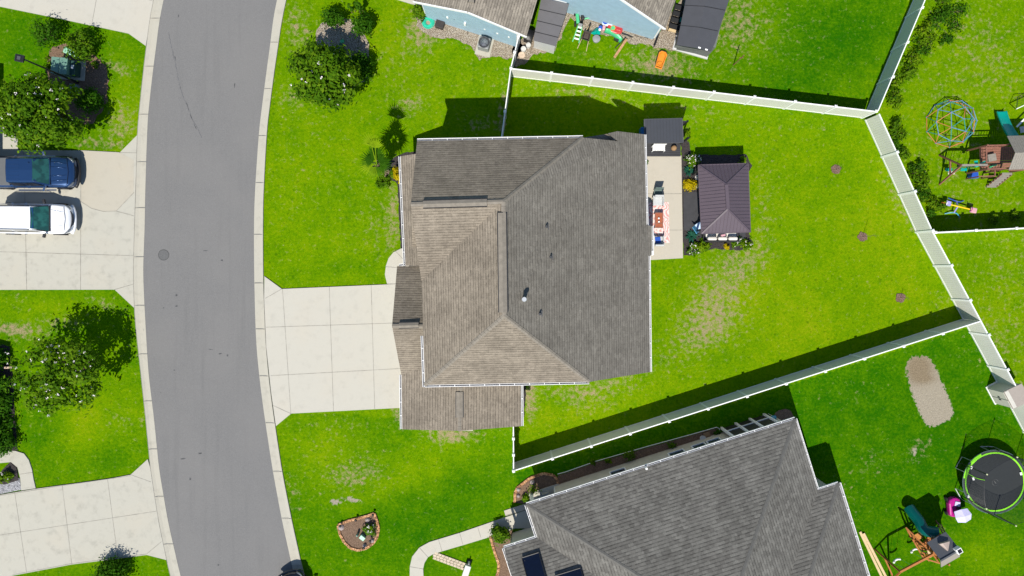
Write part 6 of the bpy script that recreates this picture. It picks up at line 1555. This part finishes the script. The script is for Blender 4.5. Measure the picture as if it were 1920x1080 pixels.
# swing arm with A frame
bA = tp(0, .25, 2.15); bB = P(1803, 310, 2.15); MB().bar(bA, bB, .12, .12).build('swing_beam', PLANKG, t)
for x, y in ((1761, 346), (1761, 291)): MB().bar(bB, P(x, y, 0), .09).build('frame_leg', WOODR, t)
lgs = (P(1761, 346, 0), P(1761, 291, 0)); MB().bar(bB.lerp(lgs[0], .5), bB.lerp(lgs[1], .5), .08).build('cross_bar', WOODR, t)
for k, (m_, w_) in enumerate(((TEAL, .4), (TEAL, .4), (mat('cream_plastic', (.5, .47, .38), .5), .42))):
    c_ = bB.lerp(bA, (.12, .72, .22)[k]); z = .55; sw_ = MB()
    sw_.box(Vector((c_.x, c_.y - (.25 if k == 2 else .05), z)), (w_, .2, .04)); so_ = sw_.build('swing_seat', m_, t, bevel=.01)
    ro = MB()
    for s_ in (-.2, .2): ro.tube([Vector((c_.x + s_, c_.y, 2.1)), Vector((c_.x + s_, c_.y - (.25 if k == 2 else .05), z))], .012, 5)
    ro.build('rope', TEAL if k < 2 else GALV, so_)
for s_ in (-.35, .3): MB().plate([bB.lerp(bA, .75) + Vector((s_, .25, -.1)), bB.lerp(bA, .75) + Vector((s_ + .22, .3, -.1)), bB.lerp(bA, .75) + Vector((-s_ * .2, -.05, -.3)), bB.lerp(bA, .75) + Vector((-s_ * .2 - .15, -.1, -.3))], .04).build('glider', TEAL, t)
MB().box(tp(.6, .75, 1.62), (.5, .45, .25), .2).build('rock_panel', PLANKG, t)
MB().tube(cspline([tp(.55, .15, 1.55), tp(.7, .25, 1.62), tp(.95, .3, 1.6)], 4), .05, 7).build('toy_scope', GREENP, t)
g = tp(.35, -.18, 0); o = boxy('storage_bin', 'blue plastic tub on the lower step side of the wooden play tower', 'tub', g, (.42, .36, .4), BLUE, .1, lid=BLUE)
# play steps platform rail in front
r_ = MB(); r_.bar(tp(.05, -.35, 1.3), tp(1.05, -.35, 1.3), .06); r_.bar(tp(1.05, -.35, 1.3), tp(1.05, -.0, 1.3), .06); r_.bar(tp(.05, -.35, 0), tp(.05, -.35, 1.3), .07); r_.bar(tp(1.05, -.35, 0), tp(1.05, -.35, 1.3), .07); r_.build('stair_landing', WOODR, t)
# football goal at the edge
g = P(1908, 222); t = thing('football_goal', 'small black netted goal with white bar at the right edge', 'goal', g)
MB().tube([P(1906, 204, .9), P(1945, 186, .9)], .03, 8).build('crossbar', WHITE, t)
MB().tube([P(1905, 205, 0), P(1906, 204, .9)], .025, 8).build('post', WHITE, t)
MB().tube([P(1906, 204, .9), P(1908, 182, .5), P(1918, 176, .1), P(1945, 170, .1)], .02, 6).build('net_frame', BLACK, t)
nt_ = MB()
for k in range(6): a = P(1906, 204, .9).lerp(P(1945, 186, .9), k / 5); b = P(1912, 178, .1).lerp(P(1945, 170, .1), k / 5); nt_.tube([a, b], .006, 4)
for k in range(1, 6): nt_.tube([P(1906, 204, .9).lerp(P(1912, 178, .1), k / 6), P(1945, 186, .9).lerp(P(1945, 170, .1), k / 6)], .006, 4)
nt_.build('net', BLACK, t)
g = P(1909, 245); t = thing('bench', 'small cream bench with white legs left of the plank roof tip', 'bench', g); MB().bar(P(1906, 238, .5), P(1930, 214, .5), .10, .05).build('side_rail', WHITE, t); MB().box(g + Vector((0, 0, .4)), (.36, .4, .06), .2).build('seat', RESIN, t, bevel=.03)
# colourful seesaw
g = P(1788, 389); rz = math.radians(-12); t = thing('seesaw', 'colourful plastic seesaw with yellow beam and blue curved legs', 'seesaw', g)
MB().tube([R(g, rz, -1.05, .03, .55), R(g, rz, 0, 0, .6), R(g, rz, .75, 0, .5)], [.035, .05, .045], 8).build('beam', YELL, t)
MB().tube([R(g, rz, -1.15, .03, .55), R(g, rz, -.9, .03, .56)], .05, 8).build('grip', ORANGE, t)
for s_ in (1, -1):
    MB().tube(cspline([R(g, rz, -.5, s_ * .52, .04), R(g, rz, -.2, s_ * .40, .22), R(g, rz, .15, s_ * .38, .22), R(g, rz, .5, s_ * .55, .04)], 5), .035, 7).build('curved_leg', BLUE if s_ > 0 else mat('cyan_plastic', (.05, .30, .45), .4), t)
    MB().tube([R(g, rz, -.05, s_ * .38, .24), R(g, rz, -.08, 0, .56)], .045, 7).build('strut', mat('violet_plastic', (.30, .28, .62), .4), t)
MB().box(R(g, rz, .98, -.02, .5), (.42, .34, .16), rz).build('seat', PINK, t, bevel=.05); MB().box(R(g, rz, -.72, .06, .60), (.30, .32, .12), rz).build('seat', mat('violet_plastic', (0, 0, 0)), t, bevel=.05)
MB().tube([R(g, rz, .78, -.16, .62), R(g, rz, .76, 0, .78), R(g, rz, .78, .16, .62)], .02, 6).build('handle', MAG, t); MB().tube([R(g, rz, -.9, -.12, .66), R(g, rz, -.93, .06, .8), R(g, rz, -.9, .22, .66)], .025, 6).build('handle', WHITE, t)

# ------------------------------------------------------------------ LOWER RIGHT YARD
# trampoline
g = P(1848, 896); t = thing('trampoline', 'large round trampoline with black mat and lime green edge pad', 'trampoline', g)
def ring(r, z, w_, zt, m, name, parent, a0=0, a1=2 * PI, n=48):
    mb = MB(); vs = []; fs = []
    for k in range(n + 1):
        a = a0 + (a1 - a0) * k / n; c_, s_ = math.cos(a), math.sin(a)
        for (rr, zz) in ((r - w_ / 2, z), (r + w_ / 2, z), (r + w_ / 2, z - zt), (r - w_ / 2, z - zt)): vs.append(Vector((g.x + rr * c_, g.y + rr * s_, zz)))
    for k in range(n):
        for q_ in range(4): a = k * 4 + q_; b = k * 4 + (q_ + 1) % 4; fs.append((a, b, b + 4, a + 4))
    if a1 - a0 < 2 * PI - .01: fs += [(0, 1, 2, 3), tuple(range(n * 4, n * 4 + 4))[::-1]]
    return mb.add(vs, fs).build(name, m, parent)
MB().lathe([(1.86, .865), (1.86, .88), (1.2, .872), (0, .866)], g, 48).build('jumping_mat', mat('mat_fabric', (.014, .017, .018), .6, var=.1), t)
ring(1.985, .895, .21, .03, mat('charcoal_pad', (.035, .045, .042), .6), 'edge_pad', t)
ring(1.885, .905, .09, .03, LIME, 'lime_trim', t); ring(1.96, .925, .20, .03, LIME, 'lime_pad', t, 2.05, 2.48, 10); ring(1.96, .925, .20, .03, LIME, 'lime_pad', t, 2.56, 3.02, 10)
ring(2.07, .90, .03, .03, mat('steel_ring', (.16, .24, .24), .35, metal=.6), 'frame_ring', t)
for k in range(6):
    a = math.radians(90 + 60 * k); b = Vector((math.cos(a), math.sin(a), 0)); s = Vector((-b.y, b.x, 0))
    MB().tube([g + b * 2.1 + Vector((0, 0, .2)), g + b * 2.13 + Vector((0, 0, 2.85))], .026, 8).build('net_pole', BLACK, t)
    MB().lathe([(.045, 2.84), (.05, 2.9), (.02, 2.94)], g + b * 2.13, 10).build('pole_cap', mat('cream_cap', (.65, .65, .4), .5), t)
    for s_ in (-.42, .42): MB().tube([g + b * 2.04 + s * s_ + Vector((0, 0, .87)), g + b * 2.08 + s * s_ + Vector((0, 0, .04))], .024, 7).build('leg', GALV, t)
    MB().tube([g + b * 2.08 - s * .42 + Vector((0, 0, .04)), g + b * 2.08 + s * .42 + Vector((0, 0, .04))], .026, 7).build('foot_bar', GALV, t)
nm = MB(); nn_ = 40
for j in range(0, 17):
    z = .95 + 1.85 * j / 16; pts = []
    for k in range(nn_ + 1):
        a = 2 * PI * k / nn_ + PI / 2; seg = (k % (nn_ / 6)) / (nn_ / 6); rr = 2.1 - .16 * math.sin(PI * seg); pts.append(g + Vector((rr * math.cos(a), rr * math.sin(a), z)))
    nm.tube(pts,   .006 if j < 16 else .012, 3, cap=False)
for k in range(110):
    a = 2 * PI * k / 110; nm.tube([g + Vector((1.98 * math.cos(a), 1.98 * math.sin(a), .92)), g + Vector((2.02 * math.cos(a), 2.02 * math.sin(a), 2.8))], .0045, 3, cap=False)
nm.build('safety_net', BLACK, t)
lg_ = MB(); gc = g + Vector((.62, -.12, 0))
lg_.tube([g + Vector((.04 + .20 * math.cos(q_), -.03 + .20 * math.sin(q_), .876)) for q_ in [.3 + PI * 1.6 * k / 16 for k in range(17)]], .010, 4)
lg_.tube([g + Vector((-.02, .08, .876)), g + Vector((.02, .0, .876)), g + Vector((.09, -.10, .876))], .02, 4)
lg_.build('mat_emblem', mat('grey_print', (.10, .10, .10), .6), t)
MB().tube(cspline([g + Vector((-1.75, .55, .92)), g + Vector((-1.2, .25, .90)), g + Vector((-.65, .12, .90))], 4), .018, 6).build('lime_strap', LIME, t)
for (x, y) in ((-1.55, .95), (-1.42, .22), (-1.72, -.92), (1.65, .55)): MB().box(g + Vector((x, y, .93)), (.13, .2, .07), .3).build('corner_clip', WHITE, t, bevel=.02)
# pink ride on car with folded canopy
g = P(1782, 947); rz = math.radians(-28); t = thing('toy_car', 'magenta ride on car with lilac faceted canopy beside the trampoline', 'toy car', g)
prf = [(-.75, .18), (-.62, .34), (.3, .40), (.62, .33), (.75, .12)]; prf = prf + [(x, -y) for x, y in prf[::-1]]
MB().prism([R(g, rz + PI * .5 + .5, x * .85, y, 0) for x, y in prf], .12, .52).build('body', MAG, t, bevel=.1)
MB().box(R(g, rz, -.02, .28, .56), (.34, .3, .05), rz + .3).build('bonnet_panel', LILAC, t, bevel=.03); MB().box(R(g, rz, .2, .1, .52), (.3, .26, .06), rz + .3).build('seat', BLACKP, t, bevel=.02)
cz = R(g, rz, .42, -.22, 1.08); mb = MB(); pr = [cz + Vector((.62 * math.cos(a) * (1 if k % 2 else .86), .52 * math.sin(a) * (1 if k % 2 else .86), -.22 if k % 2 else -.12)) for k, a in enumerate([2 * PI * q_ / 8 + .3 for q_ in range(8)])]
for k in range(8): a, b = pr[k], pr[(k + 1) % 8]; mb.add([cz, a, b, cz - Vector((0, 0, .03)), a - Vector((0, 0, .03)), b - Vector((0, 0, .03))], [(0, 1, 2), (5, 4, 3), (1, 4, 5, 2)])
mb.build('canopy', LILAC, t)
for s_ in ((.1, .15), (-.1, -.25)): MB().tube([cz + Vector((s_[0], s_[1], -.1)), R(g, rz, .2 + s_[0], s_[1], .45)], .02, 6).build('canopy_post', MAG, t)
for a, b in ((-.45, .36), (.45, .38), (-.45, -.36), (.45, -.38)): c_ = R(g, rz + PI * .5 + .5, a, b, .15); MB().tube([c_ - Vector((.05, .02, 0)), c_ + Vector((.05, .02, 0))], .15, 14).build('wheel', RUBBER, t)
# wooden swing set with tube slide
t = thing('swing_set', 'orange wooden swing set with dark green tube slide and grey roofed tower', 'swing set', P(1722, 1000))
O2 = Vector(P(1777, 1034, 2.7)); O2.z = 0; rz = math.radians(-38); 
def sp_(u, v, z): return R(O2, rz, u, v, z)
# posts and deck; u runs to the upper right, v to the upper left
for u in (-.62, .62):
    for v in (-.6, .6): MB().box(sp_(u, v, 1.35), (.10, .10, 2.7), rz).build('post', WOOD, t)
dkb = MB()
for k in range(8): dkb.box(sp_(-.62 + 1.24 * (k + .5) / 8, 0, 1.35), (.14, 1.25, .04), rz)
dkb.build('deck', WOOD, t)
for (a, b) in (((-.62, -.6), (.62, -.6)), ((.62, -.6), (.62, .6)), ((-.62, .6), (-.62, -.6))):
    r_ = MB(); r_.bar(sp_(*a, 2.05), sp_(*b, 2.05), .07, .05)
    for k in range(1, 7): p = sp_(*a, 0).lerp(sp_(*b, 0), k / 7); r_.bar(p + Vector((0, 0, 1.38)), p + Vector((0, 0, 2.05)), .05, .02)
    r_.build('railing', WOOD, t)
RG = mat('slate_resin_roof', (.07, .075, .085), .5, var=.05)
ridge_a = P(1765.5, 1050, 3.25); ridge_b = P(1798.5, 1031, 3.25); ua_ = (ridge_b - ridge_a).normalized(); va_ = Vector((-ua_.y, ua_.x, 0)); Lr = (ridge_b - ridge_a).length
def rp(u, v, z): return ridge_a + ua_ * u + va_ * v + Vector((0, 0, z))
MB().plate([rp(-.05, 0, 0), rp(Lr + .05, 0, 0), rp(Lr + .05, 1.0, -.62), rp(-.05, 1.0, -.62)], .05).build('roof_slope', RG, t)
MB().plate([rp(-.05, 0, 0), rp(Lr + .05, 0, 0), rp(Lr + .05, -.8, -.62), rp(-.05, -.8, -.62)], .05).build('roof_slope', mat('taupe_resin', (0, 0, 0)), t)  # sunlit south slope of the same roof, its light put in as a paler colour
MB().bar(rp(-.08, 0, .02), rp(Lr + .08, 0, .02), .10, .05).build('roof_cap', RG, t)
dz = mat('dormer_cream', (.42, .33, .28), .6)
MB().add([rp(Lr * .36, .78, -.22), rp(Lr * .50, .30, .02), rp(Lr * .86, .62, -.20), rp(Lr * .50, .78, -.12), rp(Lr * .36, .74, -.42), rp(Lr * .86, .6, -.4), rp(Lr * .5, .2, -.2)], [(0, 3, 1), (3, 2, 1), (0, 4, 5, 2, 3), (0, 1, 6, 4), (1, 2, 5, 6)]).build('dormer', dz, t)
c_ = rp(Lr * .93, .05, .05); MB().box(c_, (.34, .34, .34), math.atan2(ua_.y, ua_.x)).build('chimney', WHITE, t, bevel=.02); MB().box(c_ + Vector((0, 0, .16)), (.24, .24, .04), math.atan2(ua_.y, ua_.x)).build('chimney_flue', BLACK, t)
# tube slide
MB().tube(cspline([sp_(-.55, .62, 1.75), P(1734, 994, 1.5), P(1722, 975, 1.05), P(1712, 962, .72), P(1704, 951, .42)]), .355, 18, cap=True).build('tube_slide', TEALD, t, smooth=True)
# side platform and climbing wall
pl = [P(1703, 990, .9), P(1722, 1000, 1.2)]
fr = MB()
a0_ = P(1699, 990, .9); a1_ = P(1732, 1047, 1.6); b0_ = P(1718, 1003, 1.3); b1_ = P(1763, 1050, 1.6)
for (a, b) in ((P(1698, 989, 1.35), P(1748, 1038, 2.2)), (P(1700, 992, .8), P(1731, 1046, .9)), (P(1709, 1004, .5), P(1742, 1052, .8)), (P(1729, 1046, 1.2), P(1762, 1056, 1.3)), (P(1731, 1044, .05), P(1748, 1038, 2.2)), (P(1760, 1055, .05), P(1748, 1038, 2.2)), (P(1704, 1000, .05), P(1700, 990, 1.35)), (P(1716, 1018, .3), P(1712, 1004, 1.5))): fr.bar(a, b, .08, .08)
fr.build('side_frame', WOOD, t)
for k in range(7): u = k / 6; MB().bar(P(1702 + 26 * u, 996 + 40 * u, .45 + .1 * u), P(1714 + 30 * u, 1000 + 38 * u, .7 + .1 * u), .10, .05).build('climbing_rung', WOOD, t)
MB().plate([P(1715, 1003, 1.15), P(1724, 998, 1.15), P(1731, 1009, 1.25), P(1721, 1014, 1.25)], .04).build('platform', mat('bright_orange_board', (.5, .21, .05), .6), t)
MB().plate([P(1738, 1033, 1.0), P(1742, 1029, 1.0), P(1749, 1042, .9), P(1745, 1046, .9)], .04).build('platform', WOODP, t)
lad = MB()
for s_ in (-.22, .22): lad.tube([sp_(.3 + s_, .7, 1.5), sp_(.3 + s_, 1.3, 0)], .035, 6)
for k in range(5): u = (k + .5) / 5; lad.bar(sp_(.08, .7 + .6 * u, 1.5 - 1.5 * u), sp_(.52, .7 + .6 * u, 1.5 - 1.5 * u), .05)
lad.build('ladder', WOODR, t)
# swing beam
s0 = P(1687.5, 1072, 2.3); s1 = P(1750, 1039, 2.3); MB().bar(s0, s1, .13, .13).build('swing_beam', WOOD, t)
for x, y in ((1639.5, 1029), (1668, 1092)): MB().bar(s0 + Vector((0, 0, .05)), P(x, y, 0), .10).build('frame_leg', WOOD, t)
MB().bar(s0.lerp(P(1639.5, 1029, 0), .6), s0.lerp(P(1668, 1092, 0), .6), .08).build('cross_bar', WOOD, t)
bd = (s1 - s0).normalized()
for k, (x, y) in enumerate(((1680, 1050), (1713, 1031))):
    c_ = P(x, y, .55); sw_ = MB(); sw_.tube(cspline([c_ - bd * .24 + Vector((0, 0, .14)), c_ - bd * .12, c_ + bd * .12, c_ + bd * .24 + Vector((0, 0, .14))], 4), .07, 6); so_ = sw_.build('swing_seat', WHITE, t, smooth=True)
    ro = MB(); tt = (c_ - s0).dot(bd); top__ = s0 + bd * tt
    for s_ in (-.24, .24): ro.tube([top__ + bd * s_, c_ + bd * s_ + Vector((0, 0, .14))], .01, 4)
    ro.build('rope', GREENP, so_)
# pale timber planks on the grass
for k, (a, b) in enumerate((((1612.5, 997), (1660, 1095)), ((1619, 1000), (1668, 1095)))):
    o = MB().bar(P(*a, .06 + .05 * k), P(*b, .06 + .05 * k), .16, .05).build('timber_plank', WOODP, bevel=.008); tag(o, ['left long pale timber plank on the grass beside the grey roof', 'right long pale timber plank on the grass beside the grey roof'][k], 'plank', 'timber planks on the grass')
# small things round the grey house
g = P(1316.5, 821); o = MB().lathe([(.16, 0), (.20, .26), (.18, .27), (.16, .24), (.0, .24)], g, 18).build('bucket', STONEW); tag(o, 'pale round bucket in the mulch bed under the grey roof eave', 'bucket')
g = P(1325, 815); o = MB().box((g.x, g.y, .1), (.42, .34, .12), .3).build('wooden_tray', mat('tray_wood', (.22, .14, .08), .8), bevel=.01); tag(o, 'small wooden tray beside the pale round bucket', 'tray')
g = P(1441, 776); t = thing('kayak_paddle', 'blue plastic windsock on a short pole by the shaded porch corner', 'windsock', g); MB().tube([g, g + Vector((0, 0, 1.0))], .02, 6).build('pole_shaft', WHITE, t); MB().tube([g + Vector((0, 0, .95)), g + Vector((.1, -.35, .8)), g + Vector((.2, -.6, .6))], [.16, .12, .09], 10).build('sock', mat('sea_blue_fabric', (.03, .22, .36), .7), t)
mb = MB(); mb.tube([P(x, y, .14) for x, y in [(1045.4, 889), (1060, 885), (1120, 864), (1214, 837), (1300, 813.5), (1344, 801), (1349, 804), (1352, 815)]], .022, 6); tag(mb.build('bed_edging', WHITE), 'thin white edging wire along the long mulch bed', 'edging')
g = P(1540, 912); t = thing('garden_table', 'small green and white crate in the notch of the grey roof', 'crate', g); MB().box((g.x, g.y, .3), (.42, .42, .6), .3).build('body', TEAL, t, bevel=.02); MB().tube([(g.x - .2, g.y - .2, .62), (g.x + .22, g.y + .2, .62)], .02, 6).build('handle', WHITE, t)
# porch furniture by the grey house
g = P(1020, 925); t = thing('garden_chair', 'pale metal chair on the porch beside the terracotta edged bed', 'chair', g); MB().box((g.x, g.y, .45), (.45, .42, .04), .3).build('seat', GALV, t); MB().box((g.x + .05, g.y + .22, .72), (.45, .04, .45), .3).build('backrest', GALV, t)
for sx in (-.2, .2):
    for sy in (-.18, .18): MB().box((g.x + sx, g.y + sy, .22), (.03, .03, .44), .3).build('leg', GALV, t)
for i, (x, y) in enumerate([(24, 688)]):
    g = P(x, y); o = MB().box((g.x - .3, g.y, .3), (1.1, .12, .35), .05).build('stone_edging', mat('pinkish_stone', (.5, .36, .28), .8)); tag(o, 'short pinkish stone kerb at the left edge hedge', 'kerb stone')
# left edge house eave
for k, (gx, gy0, gy1) in enumerate(((-7, 172, 345), (6, 692, 872))):
    t = thing('house', ['neighbouring house just beyond the upper left edge throwing its shadow on the drive', 'neighbouring house just beyond the lower left edge shading the hedge'][k], 'house', G(gx - 120, (gy0 + gy1) / 2), 'houses beyond the left edge')
    a_, b_ = G(gx, gy0, 2.9), G(gx, gy1, 2.9); W_ = Vector((-9, 0, 0)); rg = Vector((-4.5, 0, 1.6))
    roof('roof', [[a_, b_, b_ + rg, a_ + rg], [a_ + W_, b_ + W_, b_ + rg, a_ + rg]], SH_TAN, t)
    c_ = [Vector((p.x, p.y, 0)) for p in (a_, b_, b_ + W_, a_ + W_)]; m_ = sum(c_, Vector()) / 4; c_ = [p.lerp(m_, .08) for p in c_]
    walls(t, [[(c_[0], 2.75), (c_[1], 2.75), ((c_[1] + c_[2]) / 2, 4.2), (c_[2], 2.75), (c_[3], 2.75), ((c_[0] + c_[3]) / 2, 4.2), (c_[0], 2.75)]], SIDE_T)
